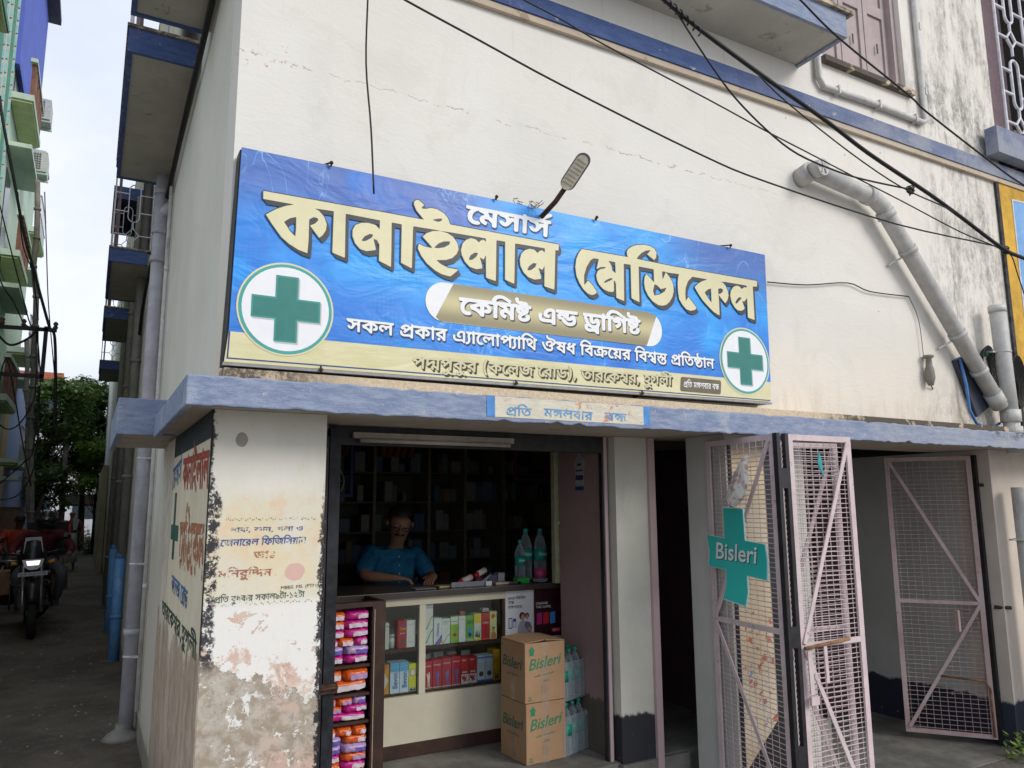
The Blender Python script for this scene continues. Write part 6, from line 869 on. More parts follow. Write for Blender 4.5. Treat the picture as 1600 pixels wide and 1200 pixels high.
cable(CW['cable_l'], .018, 'cable stapled along the side wall under the balconies')
b = MB()
b.tube([Vector((1.78 + k * .0045, -.75 + .016 * math.cos(k * .8), 4.30 - k * .0022 + .018 * math.sin(k * .8))) for k in range(56)], .003, 5)
tag(b.build('cable_binding', M_wire), 'wire binding wound round the thick cable at the top of the picture', 'binding', )
for j, (jx, jz) in enumerate(((4.56, 3.485), (3.62, 3.70))):
    b = MB(); random.seed(20 + j)
    b.tube([Vector((jx, -.74, jz - .01)) + Vector(((.02 + .014 * math.sin(k * .37)) * math.cos(k * .7), .012 * math.sin(k * 1.3), (.018 + .01 * math.cos(k * .5)) * math.sin(k * .7))) for k in range(60)], .0036, 5)
    tag(b.build('cable_knot', M_wire), 'black knot of cables at the junction near the right edge' if j == 0 else 'small loop where two thin cables meet above the diagonal pipe', 'knot')
t = thing('bulb_holder', (4.76, -.03, 2.82), 'old grey bulb holder hanging on the wall below the diagonal pipe', 'bulb holder')
b = MB(); b.lathe([(.014, .11), (.036, .115), (.036, .10), (.020, .09), (.022, .04), (.03, .02), (.034, -.05), (.020, -.10), (.012, -.105)], (4.76, -.042, 2.82), 12); b.build('socket', mat('old_grey_bakelite', (.22, .20, .17), .6), t)
b = MB(); b.bar((4.78, -.03, 2.77), (4.83, -.005, 2.78), .006); b.bar((4.78, -.03, 2.72), (4.84, -.005, 2.70), .006); b.build('bracket', M_rust, t)
t = thing('meter_box', (5.30, -.03, 2.8), 'black plate and coiled wires fixed behind the two grey pipes', 'electric box')
b = MB(); b.prism([(5.10, 2.93), (5.20, 2.97), (5.50, 2.62), (5.30, 2.52)], -.04, -.003); b.build('back_plate', mat('slate_plate', (.05, .055, .08), .5), t)
b = MB(); b.box(5.40, -.05, 2.78, 5.52, -.003, 2.98); b.build('junction_box', mat('dusty_board', (.33, .30, .27), .7), t)
b = MB()
for (cx_, cz_) in ((5.42, 2.86), (5.80, 2.82)):
    for k in range(7):
        r1, r2_ = .07 + k * .005, .17 + .006 * k
        b.tube([(cx_ + k * .006 + r1 * math.cos(q), -.06 - .004 * k, cz_ + r2_ * math.sin(q)) for q in [i * math.pi / 10 for i in range(20)]], .0045, 5, closed=True)
b.build('wire_coil', M_wire, t)
b = MB(); b.tube([(5.13, -.05, 2.94), (5.17, -.055, 2.75), (5.18, -.055, 2.56), (5.25, -.055, 2.47), (5.41, -.055, 2.43), (5.55, -.055, 2.48)], .011, 8); tag(b.build('hose', mat('blue_hose', (.08, .22, .50), .5)), 'thin blue hose looping at the foot of the diagonal pipe', 'hose')
b = MB(); b.lathe([(.0, .03), (.022, .02), (.026, 0), (.02, -.03), (0, -.035)], (5.47, -.05, 3.02), 10); tag(b.build('tape_roll', mat('green_insulation_knob', (.02, .12, .07), .5)), 'dark green insulated knob beside the upright grey pipe', 'insulator')
for q in ('a2','a3','a4','a5','a6','a7','a8','a9','a10'):
    cable(CW[q], .010 if q != 'a3' else .016, {'a2': 'slack cable reaching the upper cross arm from the green house', 'a3': 'thick cable sagging just below the upper cross arm', 'a4': 'cable looping down left between the two cross arms', 'a5': 'cable falling past the lower cross arm to the brick wall', 'a6': 'straight cable coming down to the cross arm from the upper left', 'a7': 'cable with many splices above the cross arm', 'a8': 'thin vertical cable right of the cross arms against the sky', 'a9': 'cable arching low in front of the pale green wall', 'a10': 'cable swinging low toward the left edge over the brick wall'}[q])
cable(CW['bundle'], .022, 'thick black bundle coming down the lane from the upper left')
t = thing('pole_bracket', (-1.2, 9, 4.3), 'black steel cross arms carrying the tangled cables in the lane', 'bracket')
for a_, b_, nm in (((-2.2, 9.0, 4.33), (-1.0, 9.0, 4.36), 'cross_arm'), ((-2.2, 9.0, 3.69), (-1.12, 9.0, 3.69), 'cross_arm'), ((-1.13, 9.0, 4.40), (-1.13, 9.0, 3.62), 'upright')):
    b = MB(); b.bar(a_, b_, .05); b.build(nm, M_wire, t)
for x in (-1.65, -1.4, -1.02):
    b = MB(); b.lathe([(.02, 0), (.035, .03), (.02, .05), (.035, .08), (.015, .11)], (x, 9, 4.37), 8); b.build('insulator', mat('brown_insulator', (.08, .05, .04), .3), t)
def wobble(p0, p1, n, a, s):
    random.seed(s); P = [Vector(p0).lerp(Vector(p1), i / n) for i in range(n + 1)]
    return [p + Vector((random.uniform(-a, a), random.uniform(-a, a), 0)) for p in P]
M_bam = mat('weathered_bamboo', (.24, .22, .19), .8, var=.3, scale=6)
for nm, a_, b_, r, lab in (('bamboo_pole', (-1.80, 14, 8.4), (-1.28, 14, .0), .05, 'pale bamboo pole with knots rising in front of the green balconies'), ('bamboo_pole', (-2.15, 19.8, 6.2), (-1.60, 19.8, 0), .055, 'leaning bamboo pole standing behind the brick wall')):
    t = thing(nm, b_, lab, 'pole'); b = MB(); W_ = wobble(a_, b_, 14, .03, 5); b.tube(W_, r, 8); b.build('pole_shaft', M_bam, t)
    b = MB()
    for p in W_[1:-1]: b.cyl(p - Vector((0, 0, .025)), p + Vector((0, 0, .025)), r * 1.3, n=8)
    b.build('pole_knot', M_bam, t)
t = thing('lane_post', (-1.25, 30, 0), 'bare grey trunk like post under the trees at the end of the lane', 'post'); b = MB(); b.tube(wobble((-1.38, 30, 5.6), (-1.22, 30, 0), 8, .04, 2), [.10]*9, 8); b.build('post_shaft', M_bam, t)
b = MB(); b.box(-1.28, 29.8, 2.4, -1.05, 29.9, 2.75); b.build('meter', mat('pale_meter_box', (.5, .5, .48)), t)

# ============================================================ GATES
def leaf(t, A, C, z0, z1, zm, diag, mgate, dz=.0245, dv=.052, wr=.0022):
    A, C = Vector(A + (0,)), Vector(C + (0,)); L = (C - A).length; d = (C - A) / L; nrm = Vector((-d.y, d.x, 0))
    P = lambda u, z, o=0: A + d * u + nrm * o + Vector((0, 0, z))
    b = MB(); w = .034
    b.bar(P(w/2, z0), P(w/2, z1), w, .012, nrm); b.bar(P(L - w/2, z0), P(L - w/2, z1), w, .012, nrm)
    b.bar(P(w, z1 - .015), P(L - w, z1 - .015), .012, .03, (0, 0, 1)); b.bar(P(w, z0 + .015), P(L - w, z0 + .015), .012, .03, (0, 0, 1)); b.build('leaf_frame', mgate, t)
    b = MB(); b.bar(P(w, zm), P(L - w, zm), .012, .026, (0, 0, 1)); b.build('middle_bar', mgate, t)
    for (u0, za, u1, zb) in diag:
        b = MB(); b.bar(P(u0 * L, za, -.011), P(u1 * L, zb, -.011), .024, .006, nrm); b.build('diagonal_bar', mgate, t)
    b = MB(); random.seed(int(A.x * 100))
    n = int((z1 - z0 - .06) / dz)
    for i in range(n):
        z = z0 + .04 + i * dz; j = random.uniform(-.003, .003)
        b.tube([P(.01, z + j, .009), P(L * .5, z - j, .010), P(L - .01, z + random.uniform(-.003, .003), .009)], wr, 4, False)
    k = int(L / dv)
    for i in range(1, k + 1):
        u = i * L / (k + 1); b.tube([P(u, z0 + .01, .013), P(u + random.uniform(-.004, .004), (z0 + z1) / 2, .013), P(u, z1 - .01, .013)], wr, 4, False)
    tag(b.build('wire_mesh', mgate, t), kind='stuff')
    return P
GA = thing('folding_gate', (2.60, -.3, .15), 'pink mesh folding gate with black centre posts standing open before the porch', 'gate')
zt = 2.245
leaf(GA, (2.642, .0), (2.575, -.56), .26, zt, 1.27, [(.95, zt - .03, .06, 1.28), (.06, 1.26, .95, .40)], M_gate)
leaf(GA, (2.665, -.565), (3.135, -.575), .26, zt, 1.20, [(.93, zt - .03, .05, 1.21), (.05, 1.19, .95, .30)], M_gate)
leaf(GA, (3.12, -.50), (2.70, -.44), .28, zt - .03, 1.25, [(.05, zt - .06, .95, 1.27), (.95, 1.23, .1, .35)], M_gate, wr=.0019)
for x, y in ((2.574, -.577), (2.640, -.572)):
    b = MB(); b.bar((x, y, .2), (x, y, zt + .002), .024, .028, (0, 1, 0)); b.build('black_post', M_black, GA)
b = MB()
for i in range(70): b.tube([(2.605 + .009 * math.cos(q), -.574, .3 + i * .0275 + .013 * math.sin(q)) for q in [k * 1.047 for k in range(6)]], .0016, 4, closed=True)
b.build('link_strip', M_gate, GA)
for z in (2.02, 1.25, .7):
    b = MB(); b.box(2.575, -.588, z - .05, 2.64, -.560, z + .05); b.build('gate_hinge', M_black, GA)
b = MB(); b.cyl((2.66, -.60, 1.195), (2.98, -.605, 1.215), .009, n=8); b.build('slide_bolt', mat('rusty_bolt', (.28, .15, .07), .7, var=.4), GA)
b = MB(); b.bar((2.69, -.600, 1.18), (2.695, -.600, .98), .028, .006, (0, 1, 0)); b.bar((2.80, -.603, 1.20), (2.805, -.603, 1.02), .022, .006, (0, 1, 0)); b.box(2.675, -.61, .93, 2.73, -.595, .97); b.build('hasp', M_gate, GA)
b = MB(); b.tube([(2.735 + .017 * math.cos(q), -.60, 1.055 + .017 * math.sin(q)) for q in [k * .785 for k in range(8)]], .004, 6, closed=True); b.build('bolt_ring', M_gate, GA)
GR = thing('porch_gate', (5.3, .3, .17), 'rusty pink mesh gate leaf swung back against the right porch wall', 'gate')
M_gate2 = gate_mat('faded_pink_enamel', (.50, .36, .35), .9)
leaf(GR, (5.045, .575), (5.42, .115), .20, 2.24, 1.15, [(.05, 2.21, .95, 1.16), (.95, 1.14, .05, .24)], M_gate2, dz=.032)
b = MB(); b.bar((5.435, .10, .17), (5.435, .10, 2.245), .03, .03); b.build('black_post', M_black, GR)
b = MB(); b.cyl((5.44, .09, 2.02), (5.458, .055, 2.02), .012, n=8); b.cyl((5.44, .06, 1.13), (5.50, -.03, 1.13), .013, n=8); b.build('gate_hinge', M_rust, GR)
b = MB(); b.tube([(5.20, .36, .62), (5.38, .14, .60), (5.395, .12, .55), (5.395, .12, .22)], .008, 6); b.build('drop_bolt', mat('rusty_bolt', (.28, .15, .07)), GR)
b = MB(); b.box(5.25, .22, .95, 5.275, .25, 1.10); b.build('hasp', M_gate2, GR)
# folded collapsible shutter gate left of the counter
CG = thing('collapsible_gate', (.5, .3, .4), 'black collapsible gate folded up at the left side of the shop counter', 'gate')
for i, (x, y, w) in enumerate(((.455, .12, .012), (.478, .17, .012), (.500, .22, .012), (.520, .26, .012))):
    b = MB(); b.bar((x, y, .2), (x, y, 2.22), w, .02, (0, 1, 0)); b.build('channel_bar', M_black if i != 1 else mat('red_oxide_bar', (.16, .06, .04), .7), CG)
b = MB()
for i in range(18):
    z = .3 + i * .11; b.bar((.455, .125, z), (.52, .255, z + .10), .003, .010); b.bar((.455, .13, z + .10), (.52, .26, z), .003, .010)
b.build('lattice_strip', mat('pinkish_lattice', (.30, .20, .18), .6), CG)
b = MB(); b.bar((.565, .30, .2), (.565, .30, 2.26), .052, .045, (0, 1, 0)); b.build('lock_post', mat('navy_black_enamel', (.020, .022, .03), .5, var=.5), CG)
b = MB(); b.box(.50, .255, 1.06, .60, .277, 1.10); b.cyl((.49, .25, 1.08), (.60, .25, 1.085), .007, n=6); b.build('gate_latch', M_rust, CG)

# cross shaped advertising sign, cloth
SG = thing('water_sign', (2.55, -.33, 1.63), 'turquoise cross shaped Bisleri board hung on the open mesh gate', 'sign')
def crossboard(k=0):
    q = [(-.072,.22),(.072,.215),(.075,.055),(.225,.03),(.235,-.09),(.222,-.16),(.085,-.125),(.07,-.30),(.085+.0,-.30)][:8]
    R = [(-.075, .232), (.072, .228), (.076, .062), (.216, .052), (.226, -.03), (.218, -.128), (.078, -.118), (.079, -.205), (.058, -.278), (-.105, -.262), (-.075, -.17), (-.074, -.104), (-.216, -.098), (-.203, -.015), (-.222, .075), (-.074, .066)]
    return [(x * (1 - k), z * (1 - k * .8)) for x, z in R]
SX, SY, SZ = 2.545, -.305, 1.640
ang = R_(2); 
EX = Vector((-.12, -.993, 0)).normalized(); NX = Vector((-.993, .12, 0)).normalized()
def Ps(x, z, o): return Vector((2.588, -.262, 1.645)) + EX * x * 1.12 + NX * (.012 + o) + Vector((0, 0, z - x * .02))
def board(name, poly, o0, o1, m):
    V, F = fill([poly]); b = MB(); b.v = [Ps(v[0], v[1], o1) for v in V]
    for q in F: b.face(list(q))
    n = len(poly); base = len(b.v); b.v += [Ps(x, z, o1) for x, z in poly] + [Ps(x, z, o0) for x, z in poly]
    for i in range(n): b.face([base + i, base + (i+1) % n, base + n + (i+1) % n, base + n + i])
    return b.build(name, m, SG)
board('board_rim', crossboard(), 0, .006, mat('sign_white_rim', (.62, .80, .78), .4, var=.04))
gq = G('sign_turquoise'); c = gq.mix(gq.sm(gq.z, 1.80, 1.40), (.02, .42, .37), (.03, .58, .52)); board('board_face', crossboard(.035), .006, .008, gq.out(c, .35))
V, F = text_polys('Bisleri', 1, .12, 1, .012); w_ = max(v[0] for v in V)
for dx, dz, o, mm, nm in ((.004, -.004, .009, mat('sign_letter_shadow', (.02, .10, .09), .5), 'lettering_shadow'), (0, 0, .0105, mat('sign_silver_letters', (.80, .84, .84), .4, var=.08), 'sign_lettering')):
    b = MB(); b.v = [Ps(-.152 + v[0] / w_ * .31 + dx, -.048 + v[1] * .125 + dz, o) for v in V]
    for q in F: b.face(list(q))
    b.build(nm, mm, SG)
g = G('crumpled_cloth'); c = g.mix(g.sm(g.noise(30, 4), .5, .6), (.62, .60, .56), (.45, .30, .27)); M_cl = g.out(c, .9, g.noise(60), .5, .003)
b = MB(); random.seed(11)
prof = [(.0, .0, .075), (.03, -.03, .05), (.055, -.1, .06), (.05, -.16, .0), (.02, -.235, -.05), (-.03, -.225, -.10), (-.085, -.20, -.06), (-.06, -.12, -.02), (-.03, -.05, .03)]
c0 = Vector((2.535, -.36, 2.04)); ring = []
rows_ = [(.10, .008), (.07, .02), (.0, .045), (-.06, .06), (-.12, .055), (-.155, .02)]
base = 0
for i, (dz, w) in enumerate(rows_):
    for j in range(8):
        a = j * math.pi / 4; b.v.append(c0 + Vector((-.02 * (i - 2) * .6 * .4 + .02 * math.cos(a) + random.uniform(-.006, .006), w * 1.25 * math.sin(a) + .02 * (i - 2), dz + random.uniform(-.012, .012))))
for i in range(len(rows_) - 1):
    for j in range(8): b.face([i*8+j, i*8+(j+1)%8, (i+1)*8+(j+1)%8, (i+1)*8+j])
b.face(list(range(8))); b.face([40 + j for j in range(8)][::-1])
tag(b.build('cloth_bag', M_cl), 'crumpled whitish cloth bag stuffed in the mesh above the turquoise cross', 'cloth bag')
b = MB(); b.prism([(2.845, 2.10), (2.86, 2.16), (2.875, 2.12), (2.885, 2.03), (2.87, 2.05)], -.598, -.594); tag(b.build('wrapper_scrap', mat('teal_wrapper', (.03, .30, .33), .3)), 'small teal scrap caught in the mesh near the top of the folding gate', 'wrapper')

# ============================================================ SHOP FITTINGS
t = thing('tube_light', (1.1, .32, 2.2), 'unlit white tube light batten under the black lintel of the shop', 'lamp')
b = MB(); b.box(.66, .305, 2.222, 1.55, .335, 2.25); b.build('batten', mat('dusty_white_batten', (.36, .31, .27), .6), t)
b = MB(); b.cyl((.69, .298, 2.21), (1.52, .298, 2.21), .011, n=10); b.build('glass_tube', mat('dusty_tube_glass', (.40, .36, .32), .3), t)
CT = thing('shop_counter', (1.6, 1.2, .5), 'cream painted display counter with dark top and glass fronted medicine shelves', 'counter')
M_ct = pale_wall('cream_counter_paint', (.56, .52, .40), dirt=.15); M_brn = mat('dark_brown_wood', (.055, .028, .02), .5, var=.3, scale=9)
b = MB(); b.box(.62, .93, 1.37, 2.425, 1.46, 1.405); b.build('counter_top', mat('dark_laminate_top', (.045, .035, .03), .3, spec=.5), CT, bevel=.003)
b = MB(); b.box(.99, .965, 1.325, 1.845, .99, 1.3695); b.box(.99, .965, .575, 1.845, .99, .828); b.box(1.283, .966, .829, 1.322, .99, 1.324); b.box(.99, .966, .829, 1.045, .99, 1.324); b.box(.99, 1.42, .55, 2.425, 1.45, 1.3695); b.box(1.846, .975, .575, 2.425, 1.0, 1.3695); b.build('counter_front', M_ct, CT)
b = MB(); b.box(.97, .955, .505, 2.18, 1.0, .574); b.box(.99, .991, .829, 1.845, 1.419, .845); b.box(.99, .991, 1.065, 1.845, 1.419, 1.085); b.box(1.828, .968, .829, 1.8455, 1.0, 1.324); b.box(1.046, .968, .829, 1.058, .99, 1.324); b.build('counter_shelf', M_brn, CT)
for x0, x1 in ((1.058, 1.283), (1.322, 1.828)):
    b = MB(); b.box(x0, .972, .846, x1, .975, 1.324); b.build('glass_pane', glass_mat(), CT)
# brown rack with sanitary pads
RK = thing('wooden_rack', (.8, .7, .5), 'narrow dark brown rack full of bright soft packets at the left of the counter', 'rack')
b = MB(); b.box(.895, .655, .5, .965, .70, 1.40); b.box(.62, .655, 1.375, .894, .70, 1.40); b.box(.62, .655, .5, .645, .70, 1.374); b.box(.94, .70, .5, .965, .93, 1.40); b.box(.646, .915, .5, .939, .93, 1.374); b.build('rack_frame', M_brn, RK)
for z in (1.075, .935, .80, .52): b = MB(); b.box(.646, .67, z, .893, .914, z + .014); b.build('rack_shelf', M_brn, RK)
b = MB(); b.bar((.905, .652, .52), (.905, .652, 1.36), .004, .003); b.build('rack_edge', mat('worn_edge', (.4, .32, .24)), RK)

def pouch(name, loc, size, rot, col, stripe, label, tilt=0, txt=None, group='soft packets on the brown rack'):
    """puffy plastic packet built as a pinched pillow"""
    t = thing(name, (0, 0, 0), label, 'packet', group)
    w, d, h = size; nx, nz = 12, 5
    def shape(pad):
        b = MB()
        for side in (-1, 1):
            base = len(b.v)
            for i in range(nx + 1):
                for k in range(nz + 1):
                    u, v = i / nx * 2 - 1, k / nz * 2 - 1
                    bulge = (1 - abs(u) ** 8) ** .5 * (1 - abs(v) ** 6) ** .6 if abs(u) < 1 and abs(v) < 1 else 0
                    b.v.append(Vector((u * w / 2 * (1 - .03 * abs(v)), side * (d / 2 * bulge + .0012 + pad) + (.003 * math.sin(u * 9 + v * 5 + loc[2] * 30) + .002 * math.sin(u * 23 + v * 11 + loc[0] * 50)), (v + 1) * h / 2 + .0015 * math.sin(u * 14 + loc[2] * 90))))
            for i in range(nx):
                for k in range(nz):
                    q = [base + i*(nz+1)+k, base+(i+1)*(nz+1)+k, base+(i+1)*(nz+1)+k+1, base+i*(nz+1)+k+1]
                    b.face(q if side < 0 else q[::-1], True)
        return b
    b = shape(0); b.build('packet_body', mat('film_' + name + '_%d' % (col[0]*99), col, .28, var=.1, scale=40, bump=.5, spec=.5), t)
    b = shape(.0012); k = len(b.v) // 2; keep = []; pad_ = 1
    for f in b.f:
        if all(i < k for i in f):
            zc = sum(b.v[i].z for i in f) / 4; xc = sum(b.v[i].x for i in f) / 4
            if stripe[0] * h < zc < stripe[1] * h and xc > -w * stripe[3]: keep.append(f)
    used = sorted({i for f in keep for i in f}); mp_ = {a: q for q, a in enumerate(used)}; b.v = [b.v[a] for a in used]; keep = [[mp_[i] for i in f] for f in keep]
    b.f = keep; b.sm = [True] * len(keep); b.mi = [0] * len(keep)
    b.build('printed_band', mat('film_band_%d' % (stripe[2][0]*99), stripe[2], .3, var=.08, bump=.4), t)
    if txt: latin('lettering', txt[0], mat('film_ink', txt[1], .4), t, Vector((-w * .25, -d / 2 - .004, h * .42)), (1, 0, 0), (0, 0, 1), w * .55, h * .16)
    t.location = loc; t.rotation_euler = (0, tilt, rot); return t
MAG, ORG, LIL, WHT, GRN = (.46, .01, .20), (.62, .10, .01), (.42, .28, .50), (.62, .55, .60), (.25, .40, .04)
NM = {MAG: 'magenta', ORG: 'orange', LIL: 'lilac', WHT: 'silvery white', GRN: 'green'}
rack = [('bottom', .536, [[MAG, ORG], [ORG, MAG], [MAG, WHT], [LIL, LIL], [LIL, ORG], [ORG, ORG, ORG]]), ('third', .815, [[MAG], [WHT, MAG], [WHT, WHT, LIL]]), ('second', .950, [[ORG], [ORG, WHT]]), ('top', 1.090, [[MAG, MAG], [LIL, LIL], [MAG, ORG, MAG], [MAG, MAG], [ORG, MAG], [ORG, MAG]])]
HT = {'bottom': .041, 'third': .037, 'second': .055, 'top': .043}
ORD = ('lowest', 'second', 'third', 'fourth', 'fifth', 'sixth')
rp2 = random.Random(8)
for cn, zb, layers in rack:
    for li, lay in enumerate(layers):
        wtot = .243; x = .6485; n = len(lay)
        for j, c in enumerate(lay):
            w = wtot / n * (1 + (.12 if j % 2 else -.12) * (n > 1) * (1 if n == 2 else .6)); side = ('left', 'right')[j] if n == 2 else ('left', 'middle', 'right')[j] if n == 3 else 'full width'
            h = HT[cn]; c2 = {MAG: WHT, ORG: WHT, LIL: (.13, .11, .40), WHT: LIL}[c]
            lab = '%s packet, %s in the %s layer of the %s compartment of the brown rack' % (NM[c], side, ORD[li], cn)
            pouch('soft_packet', (x + w / 2 + rp2.uniform(-.003, .003), .755 - rp2.uniform(0, .018), zb + li * h + rp2.uniform(-.001, .002)), (w * .995, .15, h * 1.22), 0, c, (.18, .58, c2, rp2.uniform(-.1, .35)), lab, rp2.uniform(-.05, .05)); x += w

# ============================================================ MEDICINE BOXES IN THE COUNTER
def carton(x0, x1, z0, h, y, d, base, bands, label, words=(), name='medicine_box', cat='box', group='medicine boxes in the glass counter', shapes=()):
    t = thing(name, ((x0 + x1) / 2, y + d / 2, z0), label, cat, group); w = x1 - x0
    b = MB(); b.box(x0 + .001, y, z0, x1 - .001, y + d, z0 + h); b.build('box_body', mat('card_%d_%d_%d' % tuple(int(c * 100) for c in base), base, .45, var=.05), t)
    for (f0, f1, g0, g1, c) in bands:
        b = MB(); k = .0003 + .0002 * bands.index((f0, f1, g0, g1, c))
        b.quad((x0 + .001 + f0 * (w - .002), y - k, z0 + g0 * h), (x0 + .001 + f1 * (w - .002), y - k, z0 + g0 * h), (x0 + .001 + f1 * (w - .002), y - k, z0 + g1 * h), (x0 + .001 + f0 * (w - .002), y - k, z0 + g1 * h))
        b.build('printed_panel', mat('print_%d_%d_%d' % tuple(int(cc * 100) for cc in c), c, .45, var=.04), t)
    for i, (poly, c) in enumerate(shapes):
        V, F = fill([[(x0 + a * w, z0 + q * h) for a, q in poly]]); b = MB(); b.v = [Vector((v[0], y - .0016 - .0003 * i, v[1])) for v in V]
        for q in F: b.face(list(q))
        b.build('printed_figure', mat('print_%d_%d_%d' % tuple(int(cc * 100) for cc in c), c, .45), t)
    for (s, fx, fz, fw, fh, c, vert) in words:
        ex, ez = ((0, 0, 1), (-1, 0, 0)) if vert else ((1, 0, 0), (0, 0, 1))
        latin('lettering', s, mat('ink_%d_%d_%d' % tuple(int(cc * 100) for cc in c), c, .5), t, (x0 + fx * w, y - .0024, z0 + fz * h), ex, ez, fw * (h if vert else w), fh * (w if vert else h), off=.01)
    return t
WH, RED, YEL, GR, BLU, SKY, BLK = (.62, .62, .60), (.45, .02, .03), (.66, .50, .05), (.22, .42, .05), (.04, .14, .50), (.30, .50, .68), (.04, .04, .04)
swoosh = [(.0, .40), (.25, .44), (.5, .55), (.7, .66), (1, .74), (1, .70), (.72, .62), (.52, .50), (.28, .39), (0, .35)]
sw2 = [(a, q - .33) for a, q in swoosh]
zs1, zs2 = 1.0865, .8465
# upper right bay
carton(1.328, 1.382, zs1, .232, 1.0, .06, WH, [(0, 1, .90, .93, (.35, .38, .42))], 'tall white box with lime green waves left in the upper shelf', shapes=[(swoosh, GR), (sw2, GR)])
carton(1.384, 1.437, zs1, .150, .995, .06, WH, [], 'white toothpaste box with a diagonal pink and blue stripe', [('Clenora', .62, .30, .5, .3, (.05, .12, .45), 1)], shapes=[([(.1, 0), (1, .38), (1, .26), (.4, 0)], BLU), ([(.45, 0), (1, .24), (1, .12), (.7, 0)], (.5, .05, .25))])
carton(1.439, 1.492, zs1, .142, 1.0, .06, WH, [(.1, .9, .86, .89, (.3, .3, .3)), (.1, .7, .78, .80, (.3, .3, .3))], 'small white box with one lime wave next to the toothpaste box', shapes=[(sw2 + [], GR)])
carton(1.494, 1.545, zs1, .150, 1.0, .06, GR, [(0, 1, .70, 1, (.55, .60, .50)), (.1, .9, .80, .83, (.1, .3, .1))], 'lime green box with a white top and red drop', shapes=[([(.2, .28), (.5, .38), (.85, .30), (.6, .22)], RED)])
carton(1.547, 1.595, zs1, .150, 1.0, .06, WH, [(.1, .9, .86, .88, (.4, .4, .4)), (.15, .8, .5, .51, (.5, .5, .5)), (.1, .12, .05, .95, (.5, .5, .52)), (.88, .9, .05, .95, (.5, .5, .52))], 'plain white box with thin grey outline between two green boxes')
carton(1.597, 1.648, zs1, .150, 1.0, .06, (.13, .36, .07), [(0, 1, .0, .1, (.35, .45, .3))], 'green box printed with a blue ring', [('SAT', .12, .66, .8, .14, (.02, .08, .02), 0)], shapes=[([(.5 + .32 * math.cos(q), .38 + .14 * math.sin(q)) for q in [i * .52 for i in range(12)]], (.05, .30, .50)), ([(.5 + .18 * math.cos(q), .25 + .09 * math.sin(q)) for q in [i * .52 for i in range(12)]], BLK)])
carton(1.650, 1.700, zs1, .156, 1.0, .06, (.58, .58, .55), [(0, 1, .64, 1, YEL), (0, 1, 0, .08, YEL)], 'yellow topped white box with small black figures', shapes=[([(.15, .15), (.3, .42), (.4, .18), (.55, .4), (.62, .12), (.85, .42), (.8, .1), (.4, .12)], (.07, .12, .05))])
carton(1.702, 1.755, zs1, .156, 1.0, .06, RED, [(0, 1, 0, .05, (.6, .1, .1))], 'red box with white word standing left of the cream baby box', [('TORRO', .12, .60, .76, .07, WH, 0)], shapes=[([(.55, .12), (.6, .4), (.75, .35), (.8, .12)], (.16, .05, .06))])
carton(1.757, 1.806, zs1, .162, 1.0, .06, (.60, .60, .26), [], 'pale yellow box showing a dark haired child', shapes=[([(.2, .02), (.2, .2), (.4, .26), (.7, .26), (.9, .15), (.9, .02)], (.5, .2, .08)), ([(.5 + .2 * math.cos(q), .32 + .07 * math.sin(q)) for q in [i * .7 for i in range(9)]], (.5, .3, .2)), ([(.5 + .22 * math.cos(q), .38 + .06 * math.sin(q)) for q in [i * .52 for i in range(7)]], BLK), ([(.2, .85), (.5, .92), (.85, .82), (.6, .76), (.3, .74)], (.5, .14, .05))])
carton(1.72, 1.76, zs1 + .162, .018, 1.02, .05, (.6, .6, .58), [(.1, .9, .3, .6, BLK)], 'tiny white carton lying across the red box'); carton(1.565, 1.60, zs1 + .152, .022, 1.02, .05, (.25, .10, .05), [], 'tiny brown carton on top of the plain white box')
# lower right bay
fig = lambda c: [([(.45, .05), (.42, .32), (.30, .55), (.38, .56), (.50, .46), (.55, .60), (.66, .60), (.72, .46), (.66, .30), (.70, .05), (.6, .05), (.57, .26), (.52, .05)], c)]
for i, (x0, x1, lab, c) in enumerate(((1.326, 1.378, 'first red box in the lower bay with a white standing figure', WH), (1.380, 1.438, 'second red box in the lower bay with a small blue clad figure', (.12, .12, .35)), (1.441, 1.500, 'third red box in the lower bay at the middle post side', (.14, .14, .38)), (1.503, 1.560, 'fourth red box in the lower bay next to the red and white pair', (.12, .12, .33)))):
    carton(x0, x1, zs2, .150 + .004 * i, .995, .075, (.40, .015, .03), [(0, 1, .0, .03, (.6, .4, .4))], lab, [('moto', .12, .80, .7, .07, (.66, .55, .55), 0)], shapes=fig(c))
for i, (x0, x1) in enumerate(((1.563, 1.614), (1.616, 1.667))):
    carton(x0, x1, zs2, .150, .995, .07, (.44, .02, .03), [(0, 1, 0, .36, (.60, .57, .57)), (.1, .6, .88, .91, WH), (.12, .8, .42, .47, (.6, .5, .5))], ('left' if not i else 'right') + ' box of the red and white pair in the lower bay', shapes=[([(.1, .33), (.3, .28), (.4, .36), (.5, .24), (.75, .34), (.65, .16), (.9, .10), (.5, .12), (.35, .04), (.3, .16), (.08, .2)], (.42, .02, .03))])
for i, (x0, x1) in enumerate(((1.670, 1.722), (1.724, 1.776))):
    carton(x0, x1, zs2, .150, .995, .07, (.56, .60, .68), [(0, 1, 0, .08, BLU), (0, 1, .88, .96, (.12, .25, .6)), (.1, .9, .62, .63, (.3, .35, .5)), (.1, .9, .70, .71, (.3, .35, .5)), (.1, .9, .54, .55, (.3, .35, .5))], ('left' if not i else 'right') + ' box of the white and blue pair with round picture', shapes=[([(.5 + .3 * math.cos(q), .30 + .10 * math.sin(q)) for q in [k * .52 for k in range(12)]], (.08, .07, .06))])
